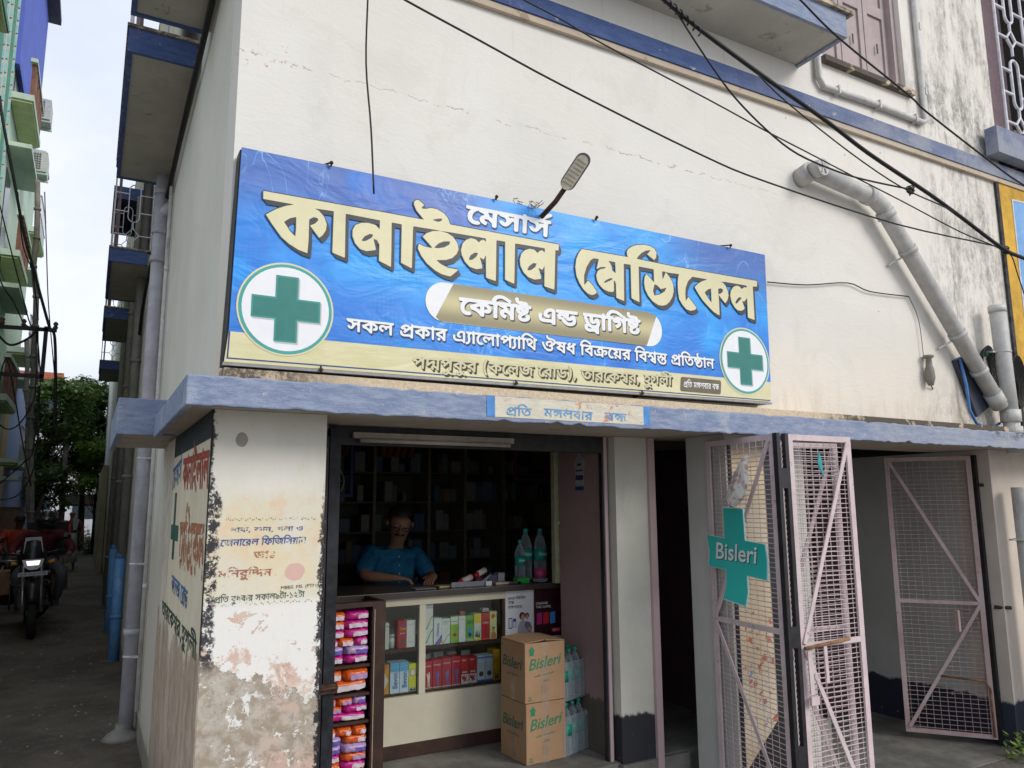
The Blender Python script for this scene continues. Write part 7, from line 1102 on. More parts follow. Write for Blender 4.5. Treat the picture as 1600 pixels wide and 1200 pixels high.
carton(1.779, 1.826, zs2, .175, .995, .08, (.62, .38, .02), [(0, 1, .62, .66, (.5, .3, .02))], 'tall yellow box at the right end of the lower bay', shapes=[([(.2, .05), (.35, .3), (.5, .05), (.6, .28), (.8, .05)], BLK)])
# left bays
carton(1.062, 1.112, zs1, .145, 1.0, .06, (.52, .54, .45), [(0, 1, .85, .88, (.2, .3, .2)), (.1, .8, .72, .74, (.2, .2, .2))], 'pale green white box at the left of the upper left bay')
t = thing('medicine_jar', (1.136, 1.03, zs1), 'squat white jar between the pale box and the red box', 'jar', 'medicine boxes in the glass counter')
b = MB(); b.lathe([(.018, 0), (.019, .05), (.016, .06)], (1.136, 1.03, zs1), 12); b.build('jar_body', mat('white_jar', (.55, .56, .56), .4), t); b = MB(); b.lathe([(.019, .061), (.019, .078)], (1.136, 1.03, zs1), 12); b.build('jar_lid', mat('grey_lid', (.4, .42, .43), .4), t)
carton(1.160, 1.215, zs1, .152, .995, .06, (.38, .03, .03), [(0, .14, 0, 1, (.28, .02, .02))], 'dark red box with yellow name in the upper left bay', [('Crrel', .22, .66, .7, .10, (.65, .42, .05), 0), ('pro', .3, .52, .5, .06, WH, 0)], shapes=[([(.4, .84), (.6, .92), (.8, .84), (.6, .78)], (.12, .08, .3)), ([(.35, .10), (.35, .34), (.8, .34), (.8, .10)], (.15, .07, .05))])
carton(1.217, 1.272, zs1, .150, 1.0, .06, WH, [(.15, .8, .84, .86, (.4, .4, .4)), (.15, .7, .2, .22, (.35, .35, .4))], 'white box with grey print right in the upper left bay')
carton(1.061, 1.112, zs2, .158, .99, .07, (.58, .26, .03), [], 'orange box with a white diamond in the lower left bay', shapes=[([(.5, .72), (.9, .46), (.5, .18), (.1, .46)], (.62, .6, .52)), ([(0, 1), (.5, .80), (1, 1)], (.5, .18, .02))])
for i, (x0, x1) in enumerate(((1.116, 1.172), (1.173, 1.228))):
    carton(x0, x1, zs2, .165, .985, .075, (.50, .60, .68), [(0, 1, .70, 1, (.10, .34, .55)), (0, 1, .86, .87, SKY)], ('left' if not i else 'right') + ' pale blue box of the pair lettered Bevon', [('Bevon', .78, .16, .52, .52, (.03, .10, .30), 1)])
carton(1.231, 1.276, zs2, .150, .99, .07, (.58, .56, .03), [(0, 1, 0, .14, (.4, .4, .35))], 'yellow box with a white roundel in the lower left bay', shapes=[([(.5 + .38 * math.cos(q), .68 + .14 * math.sin(q)) for q in [k * .52 for k in range(12)]], (.3, .05, .04)), ([(.5 + .32 * math.cos(q), .68 + .12 * math.sin(q)) for q in [k * .52 for k in range(12)]], WH), ([(.1, .02), (.3, .12), (.55, .05), (.8, .12), (.9, .02)], BLK)])
for i, (x, z, h) in enumerate(((1.36, zs2, .17), (1.44, zs2, .175), (1.53, zs2, .172), (1.62, zs2, .168))): carton(x, x + .06, z, h, 1.12, .06, (.35, .35, .34), [], 'dull white box standing behind the ' + ('leftmost red box', 'second red box', 'third red box', 'pair of red and white boxes')[i], group='spare boxes behind the front row')
# posters on the counter end panel
t = thing('phone_poster', (1.95, .975, 1.07), 'white poster with a smiling couple and phone app pinned on the counter end', 'poster')
b = MB(); b.box(1.850, .970, 1.055, 2.048, .9735, 1.368); b.build('paper', mat('white_poster_paper', (.60, .60, .61), .5, var=.04), t)
def flat(parent, nm, poly, y, c, x0, z0, w, h):
    V, F = fill([[(x0 + a * w, z0 + q * h) for a, q in poly]]); b = MB(); b.v = [Vector((v[0], y, v[1])) for v in V]
    for q in F: b.face(list(q))
    return b.build(nm, mat('poster_%d_%d_%d' % tuple(int(cc * 100) for cc in c), c, .5, var=.06), parent)
pp = (1.852, 1.057, .194, .309)
flat(t, 'blue_wave', [(0, 0), (1, 0), (1, .17), (.8, .12), (.5, .07), (0, .075)], .9697, (.03, .06, .45), *pp)
el = lambda cx_, cz_, rx, rz, n=14: [(cx_ + rx * math.cos(2*math.pi*i/n), cz_ + rz * math.sin(2*math.pi*i/n)) for i in range(n)]
flat(t, 'shirt', [(.42, .09), (.44, .30), (.52, .40), (.66, .42), (.78, .30), (.95, .22), (.97, .13), (.8, .12), (.6, .08)], .9695, (.33, .31, .36), *pp)
flat(t, 'shirt', [(.68, .30), (.72, .40), (.9, .36), (.97, .25), (.85, .16)], .9693, (.12, .13, .22), *pp)
flat(t, 'hair', el(.60, .50, .11, .075), .9691, (.03, .02, .02), *pp); flat(t, 'hair', el(.78, .50, .08, .055), .9691, (.03, .02, .02), *pp)
flat(t, 'face', el(.62, .475, .07, .06), .9689, (.42, .23, .16), *pp); flat(t, 'face', el(.78, .475, .055, .05), .9689, (.40, .22, .15), *pp)
flat(t, 'hand', el(.86, .24, .07, .04), .9689, (.42, .23, .16), *pp); flat(t, 'phone_picture', [(.10, .27), (.10, .48), (.24, .48), (.24, .27)], .9695, (.04, .05, .20), *pp)
flat(t, 'phone_picture', [(.26, .29), (.26, .46), (.38, .46), (.38, .29)], .9695, (.05, .06, .22), *pp); flat(t, 'phone_screen', [(.125, .29), (.125, .46), (.215, .46), (.215, .29)], .9692, (.5, .5, .55), *pp); flat(t, 'phone_screen', [(.275, .30), (.275, .40), (.365, .40), (.365, .30)], .9692, (.5, .5, .55), *pp)
V_ = contours('p1'); xs_ = [p[0] for c in V_ for p in c]; zs_ = [p[1] for c in V_ for p in c]
def refit(key, x0, z0, w, h):
    C_ = contours(key); xs_ = [p[0] for c in C_ for p in c]; zs_ = [p[1] for c in C_ for p in c]
    return [[(x0 + (p[0] - min(xs_)) / (max(xs_) - min(xs_)) * w, z0 + (p[1] - min(zs_)) / (max(zs_) - min(zs_)) * h) for p in c] for c in C_]
ink = mat('poster_ink', (.05, .05, .07), .5)
decal('poster_lettering', refit('p2', 1.868, 1.312, .125, .024), ink, t, 'y', .9692); decal('poster_lettering', refit('f3', 1.868, 1.286, .045, .02), ink, t, 'y', .9692); decal('poster_lettering', refit('f2', 1.868, 1.258, .10, .02), ink, t, 'y', .9692)
t = thing('game_poster', (2.15, .975, 1.07), 'dark maroon poster reading CHANGE THE GAME with three coloured phones', 'poster')
b = MB(); b.box(2.056, .970, 1.075, 2.262, .9735, 1.368); b.build('paper', mat('dark_maroon_poster', (.035, .010, .014), .35, var=.3), t)
pq = (2.056, 1.075, .206, .293)
for s, z in (('CHANGE', 1.272), ('THE GAME.', 1.250)): latin('poster_lettering', s, mat('poster_white_ink', (.6, .58, .58), .5), t, (2.068, .9692, z), (1, 0, 0), (0, 0, 1), .088 if s[0] == 'C' else .112, .014, off=.025)
for x, c in ((.08, (.40, .02, .16)), (.32, (.50, .02, .03)), (.56, (.05, .22, .55))): flat(t, 'phone_block', [(x, .25), (x, .49), (x + .19, .51), (x + .19, .27)], .9695, c, *pq)
flat(t, 'red_tag', [(.62, .08), (.62, .16), (.93, .16), (.93, .08)], .9695, (.50, .03, .06), *pq); latin('poster_lettering', 'NOTE', mat('poster_white_ink', (.6, .58, .58)), t, (2.192, .969, 1.103), (1, 0, 0), (0, 0, 1), .045, .013)
b = MB(); b.box(2.058, .974, 1.0, 2.15, .9748, 1.07); tag(b.build('paper_notice', mat('pink_notice_paper', (.45, .33, .36), .6)), 'small pinkish notice half hidden below the dark poster', 'notice')
t = thing('hanging_card', (2.17, .7, 1.98), 'small white and navy hanging card on the pink jamb wall', 'card')
def fx(poly, x, c, nm):
    b = MB(); n = len(poly); b.v = [Vector((x, .56 + .12 * (1 - a), 1.98 + .24 * q)) for a, q in poly] + [Vector((x + .001, .56 + .12 * (1 - a), 1.98 + .24 * q)) for a, q in poly]
    b.face(list(range(n))); b.face([n + i for i in range(n)][::-1])
    for i in range(n): b.face([i, n + i, n + (i + 1) % n, (i + 1) % n])
    return b.build(nm, mat('card_%s' % nm, c, .5), t)
fx([(.1, 0), (.9, 0), (.9, .45), (1, .7), (.5, .98), (.0, .66), (.1, .45)], 2.1815, (.33, .31, .31), 'card_paper')
fx([(.12, 0), (.88, 0), (.88, .1), (.12, .1)], 2.180, (.03, .05, .16), 'card_navy_foot'); fx([(.15, .26), (.85, .26), (.85, .38), (.15, .38)], 2.1800, (.03, .04, .10), 'card_navy_band'); fx([(.3, .62), (.7, .62), (.7, .68), (.3, .68)], 2.180, (.04, .04, .04), 'card_print'); fx([(.2, .48), (.8, .48), (.8, .52), (.2, .52)], 2.180, (.04, .04, .04), 'card_print_line')

# ============================================================ WATER CARTONS AND BOTTLES
GRN_ = mat('carton_green_ink', (.035, .20, .10), .6); M_card = None
def cardboard(nm, c):
    g = G(nm); n = g.noise(5, 4); f = g.noise(80, 3, .6, sc=(.06, .06, 1)); cc = g.mix(g.sm(n, .3, .7), tuple(v * .86 for v in c), c); cc = g.mix(g.mul(g.sm(f, .5, .7), .15), cc, tuple(v * .7 for v in c))
    cc = g.mix(g.mul(g.sm(g.noise(14, 5, .8), .60, .72), .35), cc, tuple(v * .6 for v in c)); return g.out(cc, .75, g.add(f, n), .25, .003)
M_card = cardboard('brown_cardboard', (.40, .245, .135)); M_tape = mat('clear_brown_tape', (.36, .25, .17), .25, spec=.5)
def water_carton(x, y, z, rot, label, open_top):
    t = thing('water_carton', (0, 0, 0), label, 'carton', 'stacked cartons of bottled water'); W_, D_, H_ = .265, .27, .314
    b = MB(); b.box(0, 0, 0, W_, D_, H_); b.build('carton_body', M_card, t, bevel=.004)
    b = MB(); b.box(.105, -.0007, .0, .150, -.0002, H_); b.box(.105, 0, H_ + .0003, .150, D_, H_ + .001); b.box(-.0008, .11, .20, -.0003, .155, .0); b.build('packing_tape', M_tape, t)
    for (s, a, zz, w, h) in (('Bisleri', .025, .172, .215, .058), ('with minerals', .06, .132, .13, .012), ('PACK', .12, .105, .035, .010), ('2L', .015, .012, .032, .024)):
        latin('carton_lettering', s, GRN_, t, (a, -.0014, zz), (1, 0, .10 if s != '2L' else 0), (0, 0, 1), w, h, shear=.25 if s == 'Bisleri' else .1, off=.012 if s == 'Bisleri' else 0)
    for (s, a, zz, w, h) in (('Bisleri', .245, .172, .215, .058), ('with minerals', .20, .132, .13, .012)):
        latin('carton_lettering', s, mat('carton_dark_green_ink', (.03, .13, .07), .6), t, (-.0014, a, zz), (0, -1, 0), (0, 0, 1), w, h, shear=.2, off=.012 if s == 'Bisleri' else 0)
    V, F = fill([[(.02, .25), (.02, .275), (.012, .275), (.034, .300), (.056, .275), (.048, .275), (.048, .25)]]); b = MB(); b.v = [Vector((v[0] + .01, -.0014, v[1])) for v in V]
    for q in F: b.face(list(q))
    b.build('up_arrow', GRN_, t)
    if open_top:
        b = MB(); b.prism([(.0, H_ + .001), (.13, H_ + .012), (.128, H_ + .016), (0, H_ + .005)], .002, D_ - .003); b.prism([(W_, H_ + .001), (.136, H_ + .010), (.136, H_ + .014), (W_, H_ + .005)], .002, D_ - .003); b.build('top_flap', M_card, t)
        b = MB(); b.box(.129, .01, H_ + .009, .1365, D_ - .02, H_ + .0115); b.build('flap_gap', M_black, t)
    t.location = (x, y, z); t.rotation_euler = (0, 0, rot); return t
water_carton(1.725, .505, .501, R_(3), 'lower brown Bisleri water carton standing on the shop floor by the counter', False)
water_carton(1.720, .505, .818, R_(1.5), 'upper brown Bisleri water carton with a slightly open top', True)
M_pet = plastic_clear('clear_bottle_plastic', (.93, .96, .96)); M_cap = mat('teal_bottle_cap', (.02, .30, .24), .35); M_lab = mat('teal_bottle_label', (.01, .26, .19), .4, var=.1); M_labw = mat('white_bottle_print', (.55, .60, .58), .4)
def bottle_parts(t, c, H, r, rich=True, labm=None, par=None):
    x, y, z = c; k = H / .33; P_ = [(r * .75, 0), (r, .010 * k)]
    for i in range(6): P_ += [(r * .96, (.022 + i * .018) * k), (r, (.030 + i * .018) * k)]
    P_ += [(r * .98, .135 * k), (r * .98, .195 * k), (r, .205 * k), (r * .93, .225 * k), (r * .75, .255 * k), (r * .45, .285 * k), (r * .30, .298 * k), (r * .30, .312 * k)]
    a = MB().lathe(P_, c, 14).build('bottle_body', M_pet, t)
    b_ = MB().lathe([(r * .36, .305 * k), (r * .36, .328 * k), (r * .30, .332 * k)], c, 12).build('bottle_cap', M_cap, t)
    l_ = MB().lathe([(r * 1.012, .128 * k), (r * 1.012, .200 * k)], c, 16).build('bottle_label', labm or M_lab, t)
    return a, b_, l_
BP = []
def bottle(c, H, r, label, group, pink=False):
    t = thing('water_bottle', c, label, 'bottle', group); bottle_parts(t, c, H, r)
    latin('label_lettering', 'Bisleri', M_labw, t, (c[0] - r * .72, c[1] - r * 1.03, c[2] + H * .48), (1, 0, 0), (0, 0, 1), r * 1.25, H * .06, shear=.2, off=.02)
    if pink: MB().lathe([(r * 1.01, .0), (r * 1.01, H * .22)], c, 14).build('pink_sleeve', mat('pink_plastic_cup', (.50, .06, .16), .4), t)
    return t
bottle((2.040, 1.12, 1.406), .262, .036, 'smallest of the three water bottles standing on the counter', 'bottles on the counter')
bottle((2.112, 1.17, 1.406), .330, .044, 'middle tall water bottle on the counter', 'bottles on the counter'); bottle((2.205, 1.14, 1.406), .330, .044, 'right hand tall water bottle on the counter with a pink cup at its foot', 'bottles on the counter', True)
def shrink_pack(x, y, z, label):
    t = thing('bottle_pack', (x, y, z), label, 'bottle pack', 'shrink wrapped bottle packs')
    for i in range(3):
        for j in range(2): bottle_parts(t, (x + i * .078 * .82 - .0, y + j * .08 + i * .03, z), .275, .035)
    b = MB(); P0, P1 = Vector((x - .042, y - .045, z + .002)), Vector((x + .172, y + .03, z + .002))
    pts = [P0, P1, P1 + Vector((0, .12, 0)), P0 + Vector((0, .13, 0))]
    for h_, k in ((0, 1), (.11, 1.01), (.21, .97)):
        cc = sum(pts, Vector()) / 4; b.v += [cc + (p - cc) * k + Vector((0, 0, h_)) for p in pts]
    for i in range(2):
        for j in range(4): b.face([i*4+j, i*4+(j+1)%4, (i+1)*4+(j+1)%4, (i+1)*4+j])
    b.build('shrink_wrap', plastic_clear('wrap_film', (.93, .95, .95)), t); return t
shrink_pack(2.015, .56, .501, 'lower shrink wrapped pack of water bottles beside the lower carton')
shrink_pack(2.010, .58, .785, 'upper shrink wrapped pack of water bottles beside the upper carton')

# things on the counter top
def tray(): 
    t = thing('paper_tray', (1.62, 1.05, 1.406), 'grey folded carton tray holding two red and white tubes', 'tray'); b = MB()
    b.box(1.50, 1.0, 1.406, 1.74, 1.14, 1.410); b.box(1.50, 1.0, 1.410, 1.74, 1.003, 1.435); b.prism([(1.66, 1.41), (1.745, 1.41), (1.80, 1.475), (1.73, 1.43)], 1.05, 1.054); b.build('tray_body', mat('grey_carton', (.22, .22, .26), .6), t)
    b = MB(); b.box(1.725, .985, 1.406, 1.765, .999, 1.432); b.build('white_box_end', mat('white_teal_box', (.50, .56, .56), .5), t)
tray()
for i, (a, c_, lab) in enumerate((((1.56, 1.04, 1.425), (1.66, 1.06, 1.455), 'red and white tube lying in the tray on the left'), ((1.68, 1.06, 1.46), (1.77, 1.09, 1.49), 'red and white tube lying on the tray on the right'))):
    t = thing('ointment_tube', a, lab, 'tube', 'tubes on the counter'); d = Vector(c_) - Vector(a)
    b = MB(); b.cyl(Vector(a), Vector(a) + d * .28, .014, .018, n=10); b.build('tube_cap', mat('red_cap', (.35, .01, .02), .4), t); b = MB(); b.cyl(Vector(a) + d * .285, c_, .019, .019, n=10); b.build('tube_body', mat('white_tube_print', (.48, .42, .38), .4), t)
for i, (x, y, w, d, h, c_, nm, lab, cat) in enumerate(((1.43, 1.02, .15, .09, .008, (.40, .37, .20), 'paper_stack', 'yellowish papers lying near the shopkeeper on the counter', 'papers'), (1.27, 1.0, .13, .10, .004, (.20, .19, .19), 'newspaper_sheet', 'grey sheet of paper at the left of the counter top', 'papers'), (1.80, 1.0, .10, .06, .012, (.45, .38, .28), 'wooden_ruler', 'light wooden strip on the counter top', 'ruler'), (1.80, 1.10, .06, .08, .05, (.10, .09, .16), 'small_box', 'dark blue small box near the green tray', 'box'), (1.87, 1.10, .045, .06, .06, (.35, .35, .38), 'small_box', 'white small box between the dark box and bottles', 'box'), (1.89, 1.0, .09, .05, .010, (.10, .08, .10), 'glass_tray', 'flat dark tray in front of the bottles', 'tray'), (1.74, 1.16, .07, .1, .035, (.14, .03, .04), 'small_box', 'maroon box behind the grey tray', 'box'))):
    b = MB(); b.box(x, y, 1.4065, x + w, y + d, 1.4065 + h); tag(b.build(nm, mat('ctop_%d' % i, c_, .5)), lab, cat)
b = MB(); b.box(1.955, 1.0, 1.4065, 2.04, 1.06, 1.435); b.box(1.96, 1.005, 1.4355, 2.035, 1.055, 1.438); tag(b.build('green_box', mat('bright_green_box', (.02, .32, .05), .4)), 'bright green box at the foot of the water bottles', 'box')
b = MB(); b.lathe([(.02, 0), (.045, .004), (.052, .02), (.05, .022), (.03, .006)], (2.12, 1.0, 1.4065), 14); tag(b.build('glass_bowl', plastic_clear('bowl_glass', (.85, .87, .85))), 'clear shallow bowl at the right end of the counter', 'bowl')

# shelves on the back wall with stock
SH = thing('medicine_shelves', (2.2, 2.7, .5), 'dark open medicine shelving covering the back wall of the shop', 'shelves')
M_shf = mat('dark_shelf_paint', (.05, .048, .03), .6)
zsh = [.5 + i * .235 for i in range(10)]; xsh = [.45, 1.0, 1.55, 2.02, 2.35, 2.72, 3.25, 3.75]
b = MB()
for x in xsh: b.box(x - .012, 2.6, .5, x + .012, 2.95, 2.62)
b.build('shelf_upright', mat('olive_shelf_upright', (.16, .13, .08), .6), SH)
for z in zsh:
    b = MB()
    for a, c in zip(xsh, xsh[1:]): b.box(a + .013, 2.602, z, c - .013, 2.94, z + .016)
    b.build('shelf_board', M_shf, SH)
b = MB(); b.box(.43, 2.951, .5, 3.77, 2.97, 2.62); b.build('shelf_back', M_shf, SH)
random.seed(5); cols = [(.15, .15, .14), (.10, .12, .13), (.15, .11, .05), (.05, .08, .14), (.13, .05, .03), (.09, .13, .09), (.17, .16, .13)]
proto = {}; seen_ = set()
for zi in range(2, 9):
    for a, c in zip(xsh[1:], xsh[2:]):
        x = a + .025
        while x < c - .06:
            w = random.choice((.035, .05, .07, .09)); h = random.choice((.07, .10, .13, .16)); k = random.randrange(len(cols))
            if random.random() < .24 or x + w > c - .02: x += w; continue
            if (zi, a, h, k) in seen_: x += w; continue
            seen_.add((zi, a, h, k)); key = (w, h, k)
            if key not in proto:
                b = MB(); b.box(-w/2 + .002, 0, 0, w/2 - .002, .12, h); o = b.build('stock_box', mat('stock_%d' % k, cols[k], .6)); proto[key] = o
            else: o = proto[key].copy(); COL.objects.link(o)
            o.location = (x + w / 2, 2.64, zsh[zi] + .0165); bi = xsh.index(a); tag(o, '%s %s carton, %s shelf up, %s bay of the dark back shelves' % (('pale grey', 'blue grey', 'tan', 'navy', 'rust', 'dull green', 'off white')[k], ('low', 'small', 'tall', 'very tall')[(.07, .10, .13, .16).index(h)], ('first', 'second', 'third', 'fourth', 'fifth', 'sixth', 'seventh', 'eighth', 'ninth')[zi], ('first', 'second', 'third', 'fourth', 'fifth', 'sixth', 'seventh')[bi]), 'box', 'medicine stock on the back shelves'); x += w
# orange bundles, blue frame boxes, fan, pink frames in the gloom
BX = [((1.06, 2.58, 2.28), (1.36, 2.6, 2.50), (.16, .05, .02), 'orange bundle on the top shelf behind the tube light, left', 'bundle'), ((1.60, 2.58, 2.28), (1.92, 2.6, 2.46), (.15, .05, .02), 'orange bundle on the top shelf behind the tube light, right', 'bundle')]
for i, (p, q, c, lab, cat) in enumerate(BX):
    b = MB()
    for k in range(5): b.tube([(p[0] + k * .06, 2.585 + .02 * (k % 2), p[2]), (p[0] + .02 + k * .06, 2.58, (p[2] + q[2]) / 2), (p[0] + .05 + k * .055, 2.59, q[2])], .026, 8)
    tag(b.build('saline_bundle', mat('orange_bundle', c, .6)), lab, cat, 'bundles on the top shelf')
def frame(x0, z0, x1, z1, y, m_, lab):
    b = MB(); w = .022; b.box(x0, y, z0, x1, y + .02, z0 + w); b.box(x0, y, z1 - w, x1, y + .02, z1); b.box(x0, y, z0 + w, x0 + w, y + .02, z1 - w); b.box(x1 - w, y, z0 + w, x1, y + .02, z1 - w); return tag(b.build('display_frame', m_), lab, 'frame')
frame(2.80, 2.10, 3.16, 2.40, 2.55, mat('pink_frame', (.24, .02, .10), .5), 'magenta display frame high on the right of the shelves')
frame(.98, 1.96, 1.34, 2.44, 2.50, mat('blue_frame', (.02, .05, .22), .5), 'blue edged cupboard frame at the upper left of the shelves')
t = thing('table_fan', (.98, 1.9, 1.4), 'small pedestal fan standing dark behind the left of the counter', 'fan')
b = MB(); b.tube([(.98 + .11 * math.cos(q), 1.9, 2.06 + .11 * math.sin(q)) for q in [i * .314 for i in range(20)]], .005, 6, closed=True)
for i in range(12):
    a = i * .5236; b.cyl((.98, 1.88, 2.06), (.98 + .108 * math.cos(a), 1.9, 2.06 + .108 * math.sin(a)), .0018, n=4)
b.build('fan_guard', mat('dull_chrome', (.25, .24, .22), .35, metal=.6), t)
b = MB()
for i in range(3):
    a = i * 2.094; b.prism([(.98, 2.06), (.98 + .09 * math.cos(a), 2.06 + .09 * math.sin(a)), (.98 + .09 * math.cos(a + .7), 2.06 + .09 * math.sin(a + .7))], 1.905 + .001 * i, 1.908 + .001 * i)
b.build('fan_blade', mat('fan_blue', (.08, .10, .14), .4), t)
b = MB(); b.cyl((.98, 1.93, .5), (.98, 1.93, 2.0), .018, n=8); b.cyl((.98, 1.89, 2.06), (.98, 1.98, 2.06), .035, n=10); b.box(.88, 1.85, .5, 1.08, 2.0, .53); b.build('fan_stand', mat('fan_grey', (.16, .15, .14), .5), t)

# ============================================================ PEOPLE
def skin_mesh(name, pts, edges, material, parent, sub=1, root=0):
    """pts: list of (co, r or (rx, ry)); grown with the skin modifier, applied to a plain mesh"""
    me = bpy.data.meshes.new(name); me.from_pydata([tuple(p[0]) for p in pts], edges, [])
    o = bpy.data.objects.new(name, me); COL.objects.link(o)
    m1 = o.modifiers.new('skin', 'SKIN'); m1.use_smooth_shade = True
    if not me.skin_vertices: me.skin_vertices.new()
    for i, p in enumerate(pts):
        sv = me.skin_vertices[0].data[i]; r = p[1]; sv.radius = (r, r) if isinstance(r, (int, float)) else r; sv.use_root = (i == root)
    m2 = o.modifiers.new('sub', 'SUBSURF'); m2.levels = sub; m2.render_levels = sub
    dg = bpy.context.evaluated_depsgraph_get(); nm = bpy.data.meshes.new_from_object(o.evaluated_get(dg))
    bpy.data.objects.remove(o); bpy.data.meshes.remove(me)
    nm.materials.clear(); nm.materials.append(material)
    for p in nm.polygons: p.use_smooth = True
    o = bpy.data.objects.new(name, nm); COL.objects.link(o)
    if parent is not None:
        o.parent = parent; q = parent; off = Vector((0, 0, 0))
        while q is not None: off += q.location; q = q.parent
        o.location = -off
    return o
def person(label, J, face, skin, top=None, bottom=None, hair=None, sleeves='long', name='person', group=None, k=1.0, fingers=True, bare_top=False, hair_r=1.0):
    """J: joint name -> point; face: direction the head looks; clothing materials"""
    J = {a: Vector(b) for a, b in J.items()}
    base = Vector((J['pelvis'].x, J['pelvis'].y, min(v.z for v in J.values())))
    t = thing(name, base, label, 'person', group)
    up = (J['head'] - J['neck']).normalized(); F_ = Vector(face); F_ = (F_ - up * F_.dot(up)).normalized(); side = F_.cross(up).normalized(); hd = J['head']
    P = []; E_ = []; ix = {}
    def v(n, co, r, par=None):
        ix[n] = len(P); P.append((Vector(co), r if not isinstance(r, tuple) else r)); 
        if par: E_.append((ix[par], ix[n]))
    c_ = .80 if top else 1; v('pelvis', J['pelvis'], (.125*k, .10*k)); mid = J['pelvis'].lerp(J['chest'], .5)
    v('belly', mid, (.125*k, .10*k), 'pelvis'); v('chest', J['chest'], (.135*k, .10*k), 'belly')
    v('cb', J['chest'].lerp(J['neck'], .60), .066*k, 'chest'); v('neck', J['neck'], .046*k, 'cb'); v('jaw', hd - up*.045*k + F_*.030*k, (.058*k, .060*k), 'neck'); v('skull', hd + up*.02*k, (.080*k, .092*k), 'jaw'); v('crown', hd + up*.075*k - F_*.01*k, (.060*k, .070*k), 'skull')
    for s in 'LR':
        v('sh'+s, J['sh'+s], .055*k, 'chest'); v('el'+s, J['el'+s], .042*k, 'sh'+s); v('wr'+s, J['wr'+s], .027*k, 'el'+s)
        d = (J['ha'+s] - J['wr'+s]).normalized(); v('pa'+s, J['wr'+s] + d*.055*k, (.034*k, .018*k), 'wr'+s)
        if fingers:
            w = d.cross(Vector((0, 0, 1))); w = w.normalized() if w.length > .1 else Vector((1, 0, 0)); pal = J['wr'+s] + d*.075*k
            for q, L in ((-1.5, .062), (-.5, .074), (.5, .078), (1.5, .070)):
                a = pal + w*q*.016*k; v('f%s%s' % (s, q), a, .0095*k, 'pa'+s); v('g%s%s' % (s, q), a + (d + Vector((0, 0, -.25)))*L*.5*k, .0085*k, 'f%s%s' % (s, q)); v('h%s%s' % (s, q), a + (d + Vector((0, 0, -.7)))*L*k*.85, .007*k, 'g%s%s' % (s, q))
            th = J['wr'+s] + d*.03*k + w*(-.035 if s == 'L' else .035)*k; v('t'+s, th, .011*k, 'wr'+s); v('u'+s, th + (d*.03 + w*(-.018 if s == 'L' else .018))*k, .009*k, 't'+s)
        v('hp'+s, J['hp'+s], .085*k, 'pelvis'); v('kn'+s, J['kn'+s], .058*k, 'hp'+s); v('an'+s, J['an'+s], .038*k, 'kn'+s); v('he'+s, J['to'+s].lerp(J['an'+s], .45) - Vector((0, 0, .03)), .036*k, 'an'+s); v('to'+s, J['to'+s], .028*k, 'he'+s)
    thin_ = {'belly', 'chest', 'shL', 'shR', 'pelvis'} if top else set(); PB = [((co, (r[0]*.72, r[1]*.72) if isinstance(r, tuple) else r*.72)) if n_ in thin_ else (co, r) for n_, (co, r) in zip(ix, P)]
    body = skin_mesh('body', PB, E_, skin, t, 1)
    def garment(nm, names, extra, m_, cut=None):
        Q = []; e = []; jj = {}
        for n_, par, r in names:
            co = P[ix[n_]][0] if isinstance(n_, str) else n_; jj[n_ if isinstance(n_, str) else len(Q)] = len(Q); rr = P[ix[n_]][1]; rr = (rr, rr) if isinstance(rr, float) else rr
            Q.append((co, (rr[0]*r + extra, rr[1]*r + extra)))
            if par is not None: e.append((jj[par], len(Q) - 1))
        return skin_mesh(nm, Q, e, m_, t, 1)
    if top:
        L = [('pelvis', None, 1.0), ('belly', 'pelvis', 1), ('chest', 'belly', 1), ('cb', 'chest', 1.0)]
        for s in 'LR':
            L += [('sh'+s, 'chest', 1), ('el'+s, 'sh'+s, 1)]
            if sleeves == 'long': L += [('wr'+s, 'el'+s, 1.1)]
        garment('shirt', L, .020*k, top)
        NU = (J['head'] - J['chest']).normalized(); NS = NU.cross(Vector((0, 1, 0))).normalized(); NF = NS.cross(NU)
        MB().tube([J['neck'].lerp(J['chest'], .22) + (NF*math.cos(a)*.95 + NS*math.sin(a)*1.05)*.056*k for a in [i*.6283 for i in range(10)]], .012*k, 6, closed=True).build('collar', top, t)
    if bottom:
        L = [('pelvis', None, 1.0)]
        for s in 'LR': L += [('hp'+s, 'pelvis', 1), ('kn'+s, 'hp'+s, 1), ('an'+s, 'kn'+s, 1.15)]
        garment('trousers', L, .018*k, bottom)
    ctr = hd + up*.02*k
    b = MB(); b.tube([ctr + F_*.070*k + up*.022*k, ctr + F_*.090*k - up*.005*k, ctr + F_*.096*k - up*.025*k, ctr + F_*.072*k - up*.030*k], [.007*k, .010*k, .013*k, .009*k], 8); b.build('nose', skin, t)
    for s in (-1, 1):
        b = MB(); b.sphere(ctr + F_*.070*k + side*s*.030*k + up*.008*k, .0095*k, 8, 6); e = b.build('eye', mat('eye_white', (.30, .27, .24), .3), t)
        b = MB(); b.sphere(ctr + F_*.080*k + side*s*.030*k + up*.006*k, .0055*k, 6, 5); b.build('iris', mat('iris_dark', (.02, .012, .01), .2), e)
        b = MB(); b.sphere(ctr + side*s*.080*k - up*.008*k, .017*k, 8, 6, (.5, .7, 1.15)); b.build('ear', skin, t)
    b = MB(); b.bar(ctr + F_*.078*k - up*.052*k - side*.022*k, ctr + F_*.078*k - up*.052*k + side*.022*k, .008*k, .010*k); b.build('mouth', mat('lip_brown', (.16, .06, .05), .5), t)
